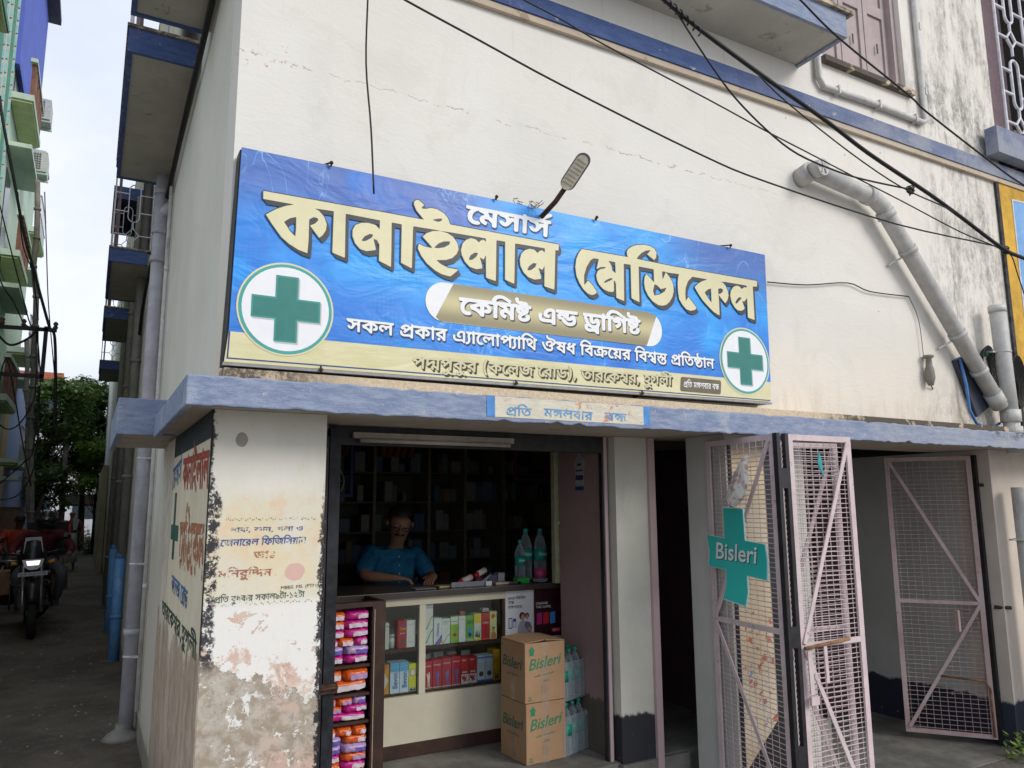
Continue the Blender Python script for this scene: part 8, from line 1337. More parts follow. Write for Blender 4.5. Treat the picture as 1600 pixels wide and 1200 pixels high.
    if hair:
        b = MB(); c = ctr + up*.030*k - F_*.014*k; n = 14; base_ = 0
        random.seed(int(abs(J['head'].x) * 100))
        Mx = Matrix((side, F_, up)).transposed()
        for i in range(7):
            th = i / 6 * 1.75
            for j in range(n):
                a = 2*math.pi*j/n; fr = math.sin(a); tt = th * (1.0 if fr < .2 else .66 - .1*fr); r = (.092 + random.uniform(-.003, .004)) * k * hair_r
                b.v.append(c + Mx @ Vector((r*.92*math.sin(tt)*math.cos(a), r*1.05*math.sin(tt)*math.sin(a), r*.98*math.cos(tt))))
        for i in range(6):
            for j in range(n): b.face([i*n+j, (i+1)*n+j, (i+1)*n+(j+1)%n, i*n+(j+1)%n], True)
        b.build('hair', hair, t)
    return t, ctr, F_, side, up
SK = mat('brown_skin', (.27, .135, .085), .55, var=.08); SK2 = mat('dark_brown_skin', (.12, .055, .035), .55, var=.08); HR = mat('black_hair', (.012, .010, .010), .6)
x0, y0 = 1.385, 1.62
J = dict(pelvis=(1.42, 1.80, 1.10), chest=(1.38, 1.68, 1.50), neck=(1.385, 1.645, 1.640), head=(1.380, 1.575, 1.765), shL=(1.20, 1.67, 1.575), shR=(1.535, 1.67, 1.565), elL=(1.11, 1.50, 1.455), wrL=(1.255, 1.38, 1.445), haL=(1.36, 1.34, 1.44), elR=(1.585, 1.52, 1.42), wrR=(1.53, 1.34, 1.445), haR=(1.47, 1.27, 1.43),
         hpL=(1.33, 1.80, 1.08), hpR=(1.51, 1.80, 1.08), knL=(1.32, 1.76, .82), knR=(1.52, 1.77, .82), anL=(1.32, 1.80, .58), anR=(1.52, 1.80, .58), toL=(1.32, 1.70, .53), toR=(1.52, 1.70, .53))
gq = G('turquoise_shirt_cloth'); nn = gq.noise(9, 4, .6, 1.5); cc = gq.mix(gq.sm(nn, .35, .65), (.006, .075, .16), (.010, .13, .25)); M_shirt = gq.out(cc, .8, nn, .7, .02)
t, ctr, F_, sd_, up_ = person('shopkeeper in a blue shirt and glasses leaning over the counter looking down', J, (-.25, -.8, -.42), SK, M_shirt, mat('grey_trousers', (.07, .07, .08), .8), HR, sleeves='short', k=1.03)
b = MB()
for s in (-1, 1): b.tube([ctr + F_*.100 + sd_*(s*.032 + .020*math.cos(a)) + up_*(.006 + .016*math.sin(a)) for a in [i*.785 for i in range(8)]], .0022, 5, closed=True); b.cyl(ctr + F_*.098 + sd_*s*.053 + up_*.008, ctr + sd_*s*.080 + up_*.006, .002, n=4)
b.cyl(ctr + F_*.102 - sd_*.012 + up_*.008, ctr + F_*.102 + sd_*.012 + up_*.008, .002, n=4); b.build('glasses', mat('dark_glasses_frame', (.02, .012, .01), .3), t)
b = MB(); b.tube([ctr + F_*.082 - up_*.046 - sd_*.032, ctr + F_*.094 - up_*.038, ctr + F_*.082 - up_*.046 + sd_*.032], [.005, .009, .005], 6); b.build('moustache', HR, t)
b = MB()
for i in range(4): b.sphere((1.378, 1.572 - .012*i*.4, 1.56 - i*.055), .006, 6, 4)
b.build('shirt_button', mat('shirt_button_white', (.4, .5, .55), .4), t)
b = MB(); b.bar(Vector((1.20, 1.40, 1.45)), Vector((1.24, 1.385, 1.447)), .06, .06); 

# ------------------------------------------------------------ motorcycle and rider (heading towards the camera, -Y)
GZ = .15
BK = thing('motorcycle', (0, 0, 0), 'black motorcycle with lit headlight and tan side boxes coming up the lane', 'motorcycle')
M_blk = mat('black_bike_plastic', (.012, .012, .014), .35, spec=.5); M_tyre = mat('tyre_rubber', (.02, .02, .02), .85); M_chr = mat('dull_metal', (.30, .30, .30), .3, metal=.8)
def wheel(t, c, r, w, lab=None):
    c = Vector(c); ty = MB().tube([c + Vector((0, r*math.cos(a), r*math.sin(a))) for a in [i*math.pi/14 for i in range(28)]], w, 10, closed=True).build('tyre', M_tyre, t)
    b = MB().tube([c + Vector((0, (r-w*.9)*math.cos(a), (r-w*.9)*math.sin(a))) for a in [i*math.pi/14 for i in range(28)]], w*.35, 8, closed=True)
    for i in range(5):
        a = i*1.2566; b.bar(c, c + Vector((0, (r-w)*math.cos(a), (r-w)*math.sin(a))), .022, .03)
    b.cyl(c - Vector((.06, 0, 0)), c + Vector((.06, 0, 0)), .035, n=10); return b.build('rim', M_chr, t)
wheel(BK, (0, 0, .32), .27, .055); wheel(BK, (0, 1.36, .32), .26, .065)
b = MB()
for s in (-1, 1): b.cyl((s*.10, 0, .32), (s*.10, .30, .90), .024, .028, 10)
b.build('front_fork', M_chr, BK)
b = MB(); b.tube([(0, -.30 + .02, .45), (0, -.2, .60), (0, .0, .67), (0, .22, .60)], [.07, .085, .09, .07], 10); b.build('front_mudguard', M_blk, BK)
b = MB(); b.tube([(0, .14, .86), (0, .06, .98), (0, .16, 1.10), (0, .28, 1.06)], [.07, .15, .14, .10], 12); b.build('fairing', M_blk, BK)
b = MB(); b.v = [Vector(p) for p in ((-.11, .03, 1.07), (.11, .03, 1.07), (.09, .16, 1.26), (-.09, .16, 1.26), (-.10, .05, 1.07), (.10, .05, 1.07), (.08, .18, 1.26), (-.08, .18, 1.26))]
for q in ((0,1,2,3),(4,7,6,5),(0,4,5,1),(1,5,6,2),(2,6,7,3),(3,7,4,0)): b.face(list(q))
b.build('windscreen', mat('smoked_screen', (.03, .03, .035), .1, spec=.8), BK)
b = MB(); b.prism([(-.095, .90), (-.12, .99), (.12, .99), (.095, .90), (.04, .86), (-.04, .86)], -.085, -.05); hl = b.build('headlight', mat('chrome_bezel', (.35, .35, .36), .2, metal=.8), BK)
g = G('lit_headlight_lens'); M_hl = g.out((.9, .9, .9), .3, emis=(1, .99, .95, 1.1)); b = MB(); b.prism([(-.062, .915), (-.078, .972), (.078, .972), (.062, .915)], -.092, -.086); b.build('headlight_lens', M_hl, hl)
b = MB(); b.box(-.16, -.10, .785, .16, -.092, .835); pl_ = b.build('number_plate', mat('white_plate', (.42, .42, .43), .5), BK)
latin('plate_lettering', 'WB 16Z 4138', M_black, pl_, (-.145, -.1015, .797), (1, 0, 0), (0, 0, 1), .29, .028)
b = MB(); b.tube([(-.38, .42, 1.06), (-.25, .32, 1.05), (0, .26, 1.02), (.25, .32, 1.05), (.38, .42, 1.06)], .014, 8); b.build('handlebar', M_blk, BK)
for s in (-1, 1):
    b = MB(); b.cyl((s*.30, .36, 1.06), (s*.36, .34, 1.20), .007, n=6); b.sphere((s*.38, .34, 1.24), .06, 10, 6, (1, .3, .65)); b.build('mirror', M_blk, BK)
    b = MB(); b.tube([(s*.17, -.02, .94), (s*.24, -.02, .95)], [.018, .028], 8); b.build('indicator', mat('orange_indicator', (.55, .22, .03), .3), BK)
b = MB(); b.tube([(0, .38, .92), (0, .50, .98), (0, .72, .96), (0, .85, .88)], [.12, .17, .15, .10], 12); b.build('fuel_tank', M_blk, BK)
b = MB(); b.tube([(0, .82, .84), (0, 1.1, .86), (0, 1.5, .92)], [.13, .15, .10], 12); b.build('seat', mat('seat_vinyl', (.02, .02, .02), .6), BK)
b = MB(); b.box(-.15, .42, .34, .15, .86, .66); b.cyl((-.18, .62, .42), (.18, .62, .42), .12, n=12); b.cyl((.17, .5, .38), (.19, 1.3, .36), .04, n=8); b.build('engine', mat('dark_engine', (.05, .05, .05), .5, metal=.4), BK)
b = MB()
for s in (-1, 1): b.box(s*.10, .78, .30, s*.34, .82, .34); b.cyl((s*.24, .42, .33), (s*.24, .42, .62), .012, n=6); b.cyl((s*.08, .42, .62), (s*.24, .42, .62), .012, n=6)
b.build('crash_guard', M_blk, BK)
for s, w in ((-1, .18), (1, .20)):
    b = MB(); b.box(s*.24, .95, .48, s*(.24 + w), 1.30, .80); bx_ = b.build('side_box', mat('tan_side_box', (.22, .12, .06), .7, var=.25), BK, bevel=.01)
BK.scale = (1.06, 1.06, 1.06); BK.location = (-1.00, 9.15, GZ); BK.rotation_euler = (0, R_(-2.5), R_(4))
ox, oy = -1.00, 9.35
J = {a: (ox + p[0], oy + p[1], GZ + p[2]) for a, p in dict(pelvis=(0, 1.02, .97), chest=(.02, .86, 1.28), neck=(.03, .80, 1.43), head=(.04, .77, 1.545), shL=(-.20, .84, 1.37), shR=(.24, .84, 1.37), elL=(-.36, .66, 1.15), elR=(.40, .66, 1.15), wrL=(-.33, .46, 1.08), wrR=(.37, .46, 1.08), haL=(-.33, .36, 1.07), haR=(.37, .36, 1.07), hpL=(-.12, .98, .92), hpR=(.14, .98, .92), knL=(-.28, .52, .80), knR=(.30, .52, .80), anL=(-.22, .82, .40), anR=(.24, .82, .40), toL=(-.24, .68, .34), toR=(.26, .68, .34)).items()}
t, ctr, F_, sd_, up_ = person('rider in a dark helmet and maroon jacket on the motorcycle with the headlight', J, (0, -1, -.12), SK2, mat('maroon_jacket', (.10, .012, .016), .8, var=.3), mat('grey_jeans', (.09, .10, .11), .85), None)
b = MB(); b.lathe([(.001, .135), (.06, .125), (.105, .085), (.130, .02), (.133, -.05), (.12, -.105), (.10, -.12)], tuple(ctr + Vector((0, .012, 0))), 18); b.build('helmet', mat('black_helmet_shell', (.016, .017, .02), .25, spec=.6), t)
b = MB(); b.tube([ctr + Vector((.125*math.sin(a), -.128*math.cos(a) + .012, .0)) for a in [R_(q) for q in range(-70, 71, 20)]], .038, 8); b.build('visor', mat('smoked_visor', (.02, .02, .025), .08, spec=.9), t)
b = MB(); b.box(-.24, 0, 0, .30, .30, .50); bag = b.build('delivery_bag', mat('black_bag_cloth', (.02, .02, .024), .7)); bag.location = (ox + .02, oy + 1.12, GZ + 1.02); tag(bag, 'big black delivery bag behind the motorcycle rider', 'bag')
b = MB(); b.tube([(.31, .02, .02), (.31, .02, .46), (.2, .02, .51)], .014, 6); b.build('red_piping', mat('red_orange_piping', (.55, .08, .02), .6), bag).location = (0, 0, 0)

# people and parked motorcycles further down the lane
J = {a: (-1.50 + p[0], 13.0 + p[1], GZ + p[2]) for a, p in dict(pelvis=(0, .1, .92), chest=(0, .02, 1.22), neck=(0, -.02, 1.36), head=(.02, -.04, 1.475), shL=(-.18, 0, 1.31), shR=(.18, 0, 1.31), elL=(-.26, -.12, 1.10), elR=(.24, -.14, 1.10), wrL=(-.2, -.34, 1.02), wrR=(.2, -.36, 1.02), haL=(-.19, -.44, 1.0), haR=(.19, -.46, 1.0), hpL=(-.10, .1, .86), hpR=(.10, .1, .86), knL=(-.16, -.28, .74), knR=(.16, -.28, .74), anL=(-.16, -.1, .36), anR=(.16, -.1, .36), toL=(-.16, -.22, .30), toR=(.16, -.22, .30)).items()}
person('person in an orange shirt with black hair sitting by the brick wall', J, (.3, .9, -.1), SK2, mat('orange_shirt', (.42, .06, .02), .8), mat('dark_trousers', (.03, .03, .04), .8), HR, fingers=False)
px, py = -.80, 21.6
J = {a: (px + p[0], py + p[1], GZ + p[2]) for a, p in dict(pelvis=(0, 0, .92), chest=(0, .02, 1.25), neck=(0, .02, 1.40), head=(.0, .03, 1.53), shL=(.20, .02, 1.34), shR=(-.20, .02, 1.34), elL=(.27, -.02, 1.08), elR=(-.26, 0, 1.08), wrL=(.24, .10, .86), wrR=(-.26, .08, .84), haL=(.24, .14, .78), haR=(-.26, .12, .76), hpL=(.09, 0, .86), hpR=(-.09, 0, .86), knL=(.10, .10, .50), knR=(-.09, -.05, .48), anL=(.11, .12, .10), anR=(-.09, -.22, .12), toL=(.12, .26, .04), toR=(-.09, -.12, .05)).items()}
t, ctr, F_, sd_, up_ = person('bald person in a rust shirt and pale green wrap walking away down the lane', J, (0, 1, 0), SK, mat('rust_shirt', (.20, .06, .035), .8), None, None, sleeves='short', fingers=False)
b = MB(); b.tube([(px, py, GZ + 1.02), (px, py, GZ + .80), (px + .01, py - .02, GZ + .50), (px + .01, py - .02, GZ + .22)], [.15, .17, .175, .19], 12); b.build('wrap_skirt', mat('pale_green_wrap', (.36, .44, .38), .85), t)
b = MB(); b.prism([(px + .02, GZ + 1.44), (px + .18, GZ + 1.40), (px + .14, GZ + 1.12), (px + .05, GZ + 1.10)], py - .14, py - .11); b.build('shoulder_cloth', mat('white_shoulder_cloth', (.50, .52, .54), .8), t)
def parked(name, x, y, rot, label, col):
    t = thing(name, (0, 0, 0), label, 'motorcycle', 'motorcycles parked by the brick wall')
    wheel(t, (0, 0, .30), .25, .045); wheel(t, (0, 1.25, .30), .25, .05)
    for s in (-1, 1): pass
    b = MB(); b.cyl((.09, 0, .3), (.09, .28, .9), .02, n=8); b.cyl((-.09, 0, .3), (-.09, .28, .9), .02, n=8); b.build('front_fork', M_chr, t)
    b = MB(); b.tube([(0, .35, .86), (0, .55, .90), (0, .78, .82)], [.1, .14, .1], 10); b.build('fuel_tank', col, t)
    b = MB(); b.tube([(0, .78, .80), (0, 1.05, .80), (0, 1.4, .84)], [.1, .12, .08], 10); b.build('seat', M_blk, t)
    b = MB(); b.tube([(-.34, .36, 1.0), (0, .26, .96), (.34, .36, 1.0)], .012, 6); b.build('handlebar', M_chr, t)
    b = MB(); b.sphere((0, .12, .88), .09, 12, 8, (1, .7, 1)); b.build('headlight', M_chr, t)
    b = MB(); b.box(-.13, .4, .32, .13, .82, .62); b.build('engine', mat('dark_engine', (.05, .05, .05)), t)
    for s in (-1, 1):
        b = MB(); b.cyl((s*.27, .33, 1.0), (s*.31, .30, 1.14), .006, n=6); b.sphere((s*.33, .30, 1.17), .05, 8, 6, (1, .3, .7)); b.build('mirror', M_chr, t)
    t.location = (x, y, GZ); t.rotation_euler = (0, R_(6), rot)
parked('motorcycle', -1.78, 10.3, R_(-35), 'parked black motorcycle nearest the left edge beside the brick wall', mat('dark_tank', (.03, .03, .03), .3))
parked('motorcycle', -1.85, 11.9, R_(-40), 'parked motorcycle with a chrome headlamp behind the nearest parked one', mat('grey_tank', (.10, .10, .11), .3))

# ============================================================ LEFT SIDE OF THE LANE
X0 = -2.4
BW = thing('brick_wall', (-2.4, 18, GZ), 'low bare brick wall along the left side of the lane', 'wall')
g = G('bare_brick'); tb = g.n('ShaderNodeTexBrick'); mpn = g.n('ShaderNodeMapping'); g.l(g.co, mpn.inputs[0]); mpn.inputs['Rotation'].default_value = (R_(90), 0, R_(90))
cb = g.n('ShaderNodeCombineXYZ'); g.l(g.y, cb.inputs[0]); g.l(g.z, cb.inputs[1]); g.l(cb.outputs[0], tb.inputs['Vector'])
tb.inputs['Color1'].default_value = (.20, .095, .065, 1); tb.inputs['Color2'].default_value = (.30, .16, .11, 1); tb.inputs['Mortar'].default_value = (.12, .10, .09, 1)
tb.inputs['Scale'].default_value = 1; tb.inputs['Brick Width'].default_value = .25; tb.inputs['Row Height'].default_value = .085; tb.inputs['Mortar Size'].default_value = .008
M_brick = g.out(tb.outputs['Color'], .9, tb.outputs['Fac'], -.6, .01)
b = MB(); b.box(-2.62, 6, 0, -2.42, 27.5, 1.86); b.build('wall_core', mat('mortar_core', (.13, .11, .09), .9), BW)
rows = []; random.seed(9); mats_b = [mat('brick_%d' % i, c, .9, var=.2) for i, c in enumerate(((.21, .10, .07), (.27, .14, .10), (.17, .085, .065)))]
for zi in range(15):
    z = .42 + zi * .098; y = 14.0 + (.13 if zi % 2 else 0)
    while y < 19.0:
        rows.append((y, z)); y += .262
bm_ = MB(); bm_.box(-.006, -.122, -.042, .02, .122, .042); me0 = None
rows = rows[:300]
for i, (y, z) in enumerate(rows):
    if i < 3:
        o = bm_.build('brick', mats_b[i], BW); me0 = (me0 or []) + [o.data]
    else:
        o = bpy.data.objects.new('brick', me0[i % 3]); COL.objects.link(o); o.parent = BW
    o.location = Vector((-2.415 + random.uniform(-.006, .004), y, z)) - BW.location
b = MB(); b.box(-2.425, 6, .15, -2.414, 13.87, 1.86); b.box(-2.425, 19.0, .15, -2.414, 27.5, 1.86); tag(b.build('brickwork', M_brick, BW), kind='stuff')
b = MB(); b.box(-2.64, 6, 1.861, -2.40, 27.5, 1.90); b.build('wall_coping', mat('mortar_core', (.13, .11, .09)), BW)

def box_p(P, name, m_, *a, bevel=0): return MB().box(*a).build(name, m_, P, bevel=bevel)
M_lc = pale_wall('cream_house_plaster', (.60, .60, .50), dirt=.6); M_teal = mat('teal_house_trim', (.10, .27, .20), .7); M_lg = pale_wall('mint_house_plaster', (.52, .64, .52), dirt=.6); M_mint = mat('mint_slats', (.36, .66, .45), .6)
M_lime = mat('lime_canopy_underside', (.46, .52, .27), .8); M_vio = pale_wall('violet_house_plaster', (.12, .17, .58), dirt=.15); M_dkwin = mat('dark_window_glass', (.03, .04, .05), .15, spec=.6); M_cyan = mat('turquoise_rope_trim', (.25, .50, .50), .7)
HA = thing('apartment_house', (-4, 9, 0), 'tall cream and teal apartment house at the far left edge', 'building')
box_p(HA, 'wall', M_lc, -6, 4, 0, -2.52, 15.4, 22)
for y0_, y1_ in ((11.0, 11.5), (12.8, 13.1), (14.4, 14.6)): box_p(HA, 'wall_pilaster', M_teal, -2.52, y0_, 2, -2.48, y1_, 22)
for y in (11.75, 13.35, 13.9, 15.0):
    b = MB()
    for i in range(60): b.box(-2.519, y, 3 + i * .3, -2.485, y + .06, 3.20 + i * .3)
    tag(b.build('rope_trim', M_cyan, HA), kind='stuff')
for z in (4.6, 8.1, 10.4): box_p(HA, 'window_hood', M_teal, -2.52, 9.4, z, -2.30, 12.2, z + .12); box_p(HA, 'hood_underside', M_lime, -2.519, 9.45, z - .04, -2.33, 12.15, z - .002)
for z in (3.0, 6.6, 10.1):
    w_o = box_p(HA, 'window', M_dkwin, -2.55, 9.7, z, -2.50, 11.0, z + 1.35); box_p(HA, 'window_frame', M_teal, -2.52, 9.6, z - .08, -2.46, 9.68, z + 1.4); box_p(HA, 'window_frame', M_teal, -2.52, 11.02, z - .08, -2.46, 11.1, z + 1.4)
HB = thing('apartment_house', (-4, 18, 0), 'mint green apartment house with brick pillared balconies and air conditioners', 'building')
box_p(HB, 'wall', M_lg, -6.2, 15.6, 0, -2.62, 24.5, 11.9)
for i, (z, y0_, y1_) in enumerate(((11.0, 16.0, 18.6), (7.4, 16.2, 18.8), (4.2, 16.4, 19.0))):
    box_p(HB, 'balcony_slab', M_lg, -2.62, y0_, z, -2.16, y1_, z + .14); box_p(HB, 'balcony_underside', M_lime, -2.60, y0_ + .05, z - .05, -2.19, y1_ - .05, z - .002)
    for k in range(7):
        yy = y0_ + .2 + k * (y1_ - y0_ - .4) / 6; box_p(HB, 'brick_baluster', mats_b[k % 2], -2.26, yy - .09, z + .142, -2.18, yy + .09, z + .95)
    box_p(HB, 'balcony_rail', M_lg, -2.29, y0_, z + .951, -2.15, y1_, z + 1.04)
    if i: box_p(HB, 'balcony_roof', M_lg, -2.62, y0_ - .1, z + 2.5, -2.12, y1_ + .1, z + 2.6)
    box_p(HB, 'door_opening', M_dkwin, -2.64, y0_ + .5, z + .15, -2.60, y0_ + 1.4, z + 2.2)
for z, y in ((9.3, 20.3), (6.0, 20.6), (3.0, 21.0)):
    box_p(HB, 'balcony_slab', M_lg, -2.62, y, z, -2.12, y + 2.4, z + .14); box_p(HB, 'balcony_underside', M_lime, -2.60, y + .05, z - .05, -2.15, y + 2.35, z - .002)
    b = MB()
    for k in range(15): b.cyl((-2.16, y + .1 + k * .157, z + .14), (-2.16, y + .1 + k * .157, z + 1.05), .012, n=5)
    b.box(-2.18, y + .05, z + 1.05, -2.13, y + 2.35, z + 1.08); b.box(-2.18, y + .05, z + .55, -2.13, y + 2.35, z + .57); tag(b.build('balcony_railing', M_grille, HB), kind='stuff')
    box_p(HB, 'window_hood', M_lg, -2.62, y + .2, z + 2.35, -2.15, y + 2.2, z + 2.43)
for z in (5.6, 2.4):
    b = MB()
    for k in range(12): b.box(-2.63, 16.6 + k * .2, z, -2.58, 16.75 + k * .2, z + 1.5)
    tag(b.build('slatted_screen', M_mint, HB), kind='stuff')
HV = thing('apartment_house', (-4, 26, 0), 'tall violet painted house rising behind the green one', 'building')
box_p(HV, 'wall', M_vio, -7, 16.2, 11.92, -2.52, 22.0, 16.6); box_p(HV, 'roof_slab', mat('grey_roof_edge', (.12, .12, .14), .8), -7, 16.0, 16.62, -2.2, 22.3, 16.8)
for y, z in ((16.6, 10.35), (17.0, 9.2)):
    t = thing('air_conditioner', (-2.1, y, z), 'white air conditioner unit on the mint house, ' + ('upper one' if z > 10 else 'lower one'), 'air conditioner', 'air conditioners on the mint house')
    y += 2.3; z += 1.6 if z > 10 else 1.45
    t.location = (-2.1, y, z)
    box_p(t, 'unit_casing', mat('ac_casing', (.48, .50, .48), .5), -2.60, y, z, -2.02, y + .75, z + .55)
    b = MB()
    for k in range(7): b.box(-2.56, y - .012, z + .06 + k * .065, -2.16, y - .001, z + .08 + k * .065)
    for k in range(7): b.box(-2.55 + k * .06, y - .018, z + .05, -2.535 + k * .06, y - .012, z + .5)
    b.build('unit_grille', mat('ac_grille_dark', (.12, .13, .14), .5), t)
    b = MB(); b.box(-2.62, y + .05, z - .06, -2.0, y + .10, z - .002); b.box(-2.62, y + .6, z - .06, -2.0, y + .65, z - .002); b.build('wall_bracket', M_lg, t)
HC = thing('small_house', (-4, 27, 0), 'low house painted pale blue and peach beyond the brick wall', 'building')
box_p(HC, 'wall', pale_wall('pale_blue_house', (.38, .47, .74), dirt=.15), -6, 20.0, 0, -2.50, 33, 5.6)
box_p(HC, 'wall_stripe', mat('peach_house_stripe', (.62, .45, .30), .8), -2.50, 19.9, 1.9, -2.46, 21.2, 5.5); box_p(HC, 'wall_panel', M_mint, -2.5, 17.2, 1.86, -2.44, 19.2, 5.2); box_p(HC, 'window_hood', M_lg, -2.5, 17.4, 2.9, -1.95, 18.4, 3.0); box_p(HC, 'window_hood', M_lg, -2.5, 19.3, 2.55, -2.0, 20.2, 2.65)
box_p(HC, 'hood_underside', M_lime, -2.49, 17.45, 2.85, -1.98, 18.35, 2.898)
# end of the lane: white block, gate beam, gate posts
HW = thing('white_block', (0, 50, 0), 'white apartment block with a red tiled roof edge behind the trees', 'building')
box_p(HW, 'wall', pale_wall('white_block_wall', (.62, .62, .66), dirt=.2), -7, 48, 0, 7, 56, 9.2); box_p(HW, 'roof', mat('red_tile_roof', (.40, .12, .07), .8), -7.3, 47.7, 9.2, -2.2, 56, 9.6)
for k in range(5):
    for z in (1.2, 4.2, 7.0):
        f = box_p(HW, 'window', M_dkwin, -5.6 + k * 2.2, 47.95, z, -4.5 + k * 2.2, 47.99, z + 1.3)
GH = thing('gateway', (-.6, 34, 0), 'weathered concrete gateway beam closing the end of the lane', 'gateway')
M_conc = mat('weathered_concrete', (.26, .23, .19), .9, var=.3, scale=4)
box_p(GH, 'gate_beam', M_conc, -1.35, 34, 2.0, -.05, 34.4, 2.42); box_p(GH, 'beam_soffit', mat('red_brick_soffit', (.25, .08, .05), .8), -1.3, 34.02, 1.92, -.1, 34.38, 1.998); box_p(GH, 'gate_post', M_conc, -.06, 33.8, 0, .25, 34.3, 3.1); box_p(GH, 'gate_post', mat('white_gate_post', (.6, .6, .6), .8), -.75, 34.6, 0, -.52, 34.8, 2.0); box_p(GH, 'gate_post', M_conc, -2.3, 34, 0, -1.5, 34.3, 1.7)
b = MB(); b.box(-.14, 20, 0, -.02, 33.7, 3.0); tag(b.build('boundary_wall', pale_wall('lane_boundary_wall', (.40, .36, .22), dirt=.4)), 'olive cream boundary wall along the right side near the end of the lane', 'wall')
tag(MB().box(-3.0, 34.5, 0, -1.4, 35.5, 1.75).build('pale_car_roof', mat('pale_blue_van', (.35, .48, .55), .4), None, .1), 'pale blue vehicle roof just showing behind the riders', 'vehicle')

# ============================================================ TREES
def leaf_mat(name, a, b_, seed):
    g = G(name); n = g.noise(1.3, 3, .6, off=(seed, 0, 0)); n2 = g.noise(9, 2)
    c = g.mix(g.sm(g.add(g.mul(n, .6), g.mul(n2, .4)), .38, .62), a, b_); bs = g.n('ShaderNodeBsdfPrincipled'); g.l(c, bs.inputs['Base Color']); bs.inputs['Roughness'].default_value = .5
    tr = g.n('ShaderNodeBsdfTranslucent'); g.l(g.mix(.5, c, (.12, .20, .02)), tr.inputs[0]); ms = g.n('ShaderNodeMixShader'); ms.inputs[0].default_value = .3; o = g.n('ShaderNodeOutputMaterial')
    g.l(bs.outputs[0], ms.inputs[1]); g.l(tr.outputs[0], ms.inputs[2]); g.l(ms.outputs[0], o.inputs[0]); return g.m
M_bark = mat('dark_bark', (.055, .042, .032), .9, var=.4, scale=5, bump=.6)
def tree(x, y, z0, h, clumps, mleaf, label, seed, trunk=.16, leafn=90, ls=.17, lean=0):
    t = thing('tree', (x, y, z0), label, 'tree', 'trees at the end of the lane'); rnd = random.Random(seed)
    b = MB(); top = Vector((x + lean, y, z0 + h * .55)); mid = Vector((x + lean * .4, y, z0 + h * .3)); b.tube([(x, y, z0), mid, top], [trunk, trunk * .75, trunk * .5], 8)
    for (cx, cy, cz, r) in clumps:
        q = Vector((cx, cy, cz))
        if rnd.random() < .6: continue
        b.tube([mid.lerp(top, rnd.random()), mid.lerp(q, .55) + Vector((rnd.uniform(-.2, .2), 0, rnd.uniform(-.3, .1))), q], [trunk * .30, trunk * .16, .012], 6)
        for k in range(1): b.tube([mid.lerp(q, .7), q + Vector((rnd.uniform(-r, r), rnd.uniform(-r, r), rnd.uniform(-r, r))) * .8], [trunk * .14, .008], 4)
    b.build('trunk', M_bark, t); b = MB()
    for (cx, cy, cz, r) in clumps:
        for _ in range(int(leafn * (r / .6) ** 2)):
            d = Vector((rnd.gauss(0, 1), rnd.gauss(0, 1), rnd.gauss(0, 1))).normalized() * r * (rnd.random() ** .45); c = Vector((cx, cy, cz)) + Vector((d.x * 1.15, d.y, d.z * .8))
            a = rnd.uniform(0, 6.28); dr = Vector((math.cos(a), math.sin(a), rnd.uniform(-.9, .2))).normalized(); sd = dr.cross(Vector((rnd.uniform(-.4, .4), rnd.uniform(-.4, .4), 1))).normalized(); L = ls * rnd.uniform(.7, 1.4); w = L * .20
            k = len(b.v); b.v += [c, c + dr * L * .45 + sd * w, c + dr * L, c + dr * L * .45 - sd * w]; b.face([k, k + 1, k + 2, k + 3])
    o = b.build('crown', mleaf, t); return t
L1, L2, L3 = leaf_mat('mango_leaf', (.10, .17, .045), (.20, .32, .09), 1), leaf_mat('bright_leaf', (.12, .22, .03), (.24, .36, .06), 5), leaf_mat('deep_leaf', (.045, .085, .03), (.08, .14, .045), 9)
rnd = random.Random(4)
def cl(n, x0, x1, z0, z1, y0, y1, r0, r1): return [(rnd.uniform(x0, x1), rnd.uniform(y0, y1), rnd.uniform(z0, z1), rnd.uniform(r0, r1)) for _ in range(n)]
tree(-2.3, 31, 0, 7.4, cl(46, -2.7, -.9, 2.4, 6.3, 29.5, 32.5, .35, .62) + [(-1.75, 30, 6.5, .45), (-2.1, 30, 6.3, .4), (-1.4, 30, 6.0, .45)], L1, 'mango tree with drooping leaves left of the grey post at the lane end', 3, .15, 420, .22, .3)
tree(-.6, 33, 0, 7.8, cl(40, -1.4, .4, 3.0, 6.8, 31.5, 34, .35, .62) + [(-.9, 33, 7.1, .4), (-.3, 33, 6.9, .5), (.0, 33, 6.6, .5)], L1, 'taller tree rising behind the gateway next to the side wall', 8, .15, 420, .22, -.2)
tree(-.2, 29.5, 0, 4.8, cl(12, -.75, .0, 2.6, 4.3, 28.5, 30, .28, .45), L2, 'bright yellow green bush tree in front of the gateway', 12, .06, 420, .17)
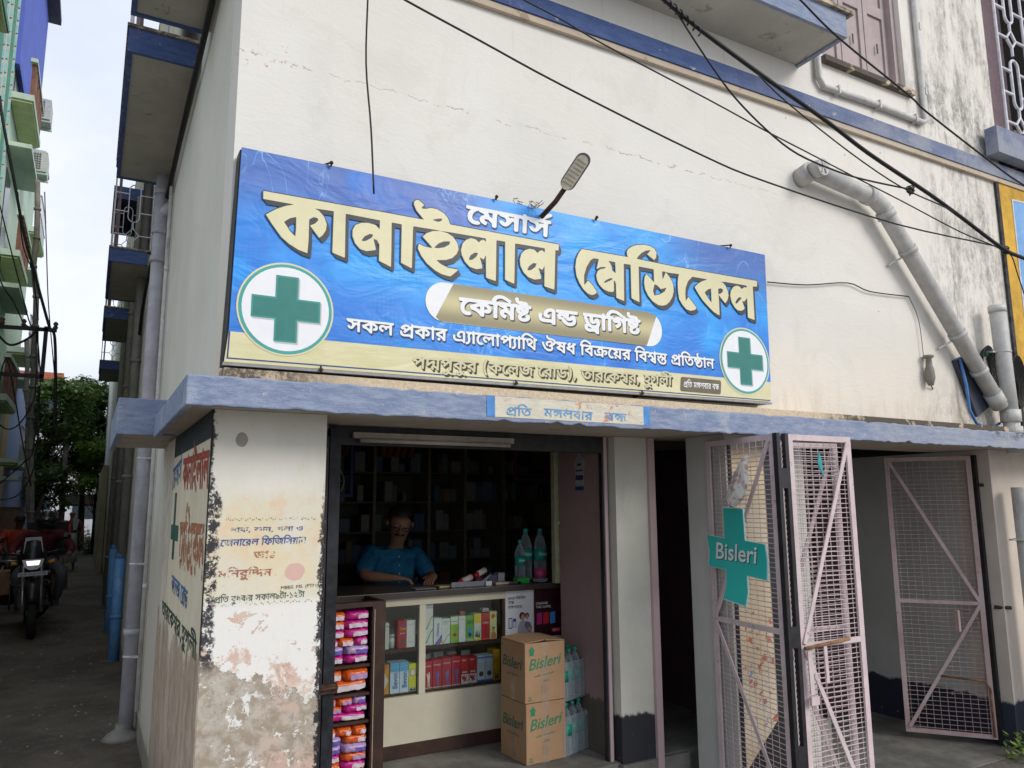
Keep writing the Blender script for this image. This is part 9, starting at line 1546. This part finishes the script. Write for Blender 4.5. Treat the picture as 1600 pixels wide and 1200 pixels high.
tree(-2.2, 28, 0, 4.2, cl(12, -2.5, -1.3, 1.9, 3.2, 27.5, 29, .25, .42), L3, 'dark low tree spreading above the brick wall', 15, .12, 420, .18, .4)
for (x, y, r, lab) in ((-.62, 33, .45, 'green shrub growing on the right inside the gateway'), (-.30, 30, .35, 'low shrub at the foot of the boundary wall')):
    t = thing('shrub', (x, y, .1), lab, 'shrub'); rr2 = random.Random(2); b = MB(); b.cyl((x, y, 0), (x, y, .5), .03, n=6); b.build('stem', M_bark, t); b = MB()
    for _ in range(900):
        d = Vector((rr2.gauss(0, 1), rr2.gauss(0, 1), rr2.gauss(0, 1))).normalized() * r * rr2.random() ** .4; c = Vector((x, y, r * 1.3)) + Vector((d.x, d.y, d.z * 1.3)); a = rr2.uniform(0, 6.28); dr = Vector((math.cos(a), math.sin(a), .2)); sd = Vector((-dr.y, dr.x, .3)); k = len(b.v); b.v += [c, c + dr * .06 + sd * .02, c + dr * .13, c + dr * .06 - sd * .02]; b.face([k, k+1, k+2, k+3])
    b.build('foliage', L2, t)
t = thing('weed_plant', (5.45, -.14, .15), 'small green weeds at the foot of the right pillar', 'plant'); b = MB(); rr2 = random.Random(6)
for _ in range(170):
    c = Vector((5.35 + rr2.uniform(-.15, .30), -.12 + rr2.uniform(-.10, .08), .15 + rr2.random() ** 2 * .16)); a = rr2.uniform(0, 6.28); dr = Vector((math.cos(a), math.sin(a), .6)); sd = Vector((-dr.y, dr.x, .1)); k = len(b.v); b.v += [c, c + dr * .022 + sd * .012, c + dr * .045, c + dr * .022 - sd * .012]; b.face([k, k+1, k+2, k+3])
b.build('leaves', L2, t)
b = MB(); rr2 = random.Random(16)
for _ in range(260):
    x, y = rr2.uniform(-1.8, -.1), rr2.uniform(2, 14); s = rr2.uniform(.006, .02); b.sphere((x, y, GZ), s, 5, 4, (1, 1, .5))
tag(b.build('lane_gravel', mat('pale_pebble', (.22, .19, .16), .9)), 'scattered pebbles and litter on the lane', 'gravel', None, 'stuff')
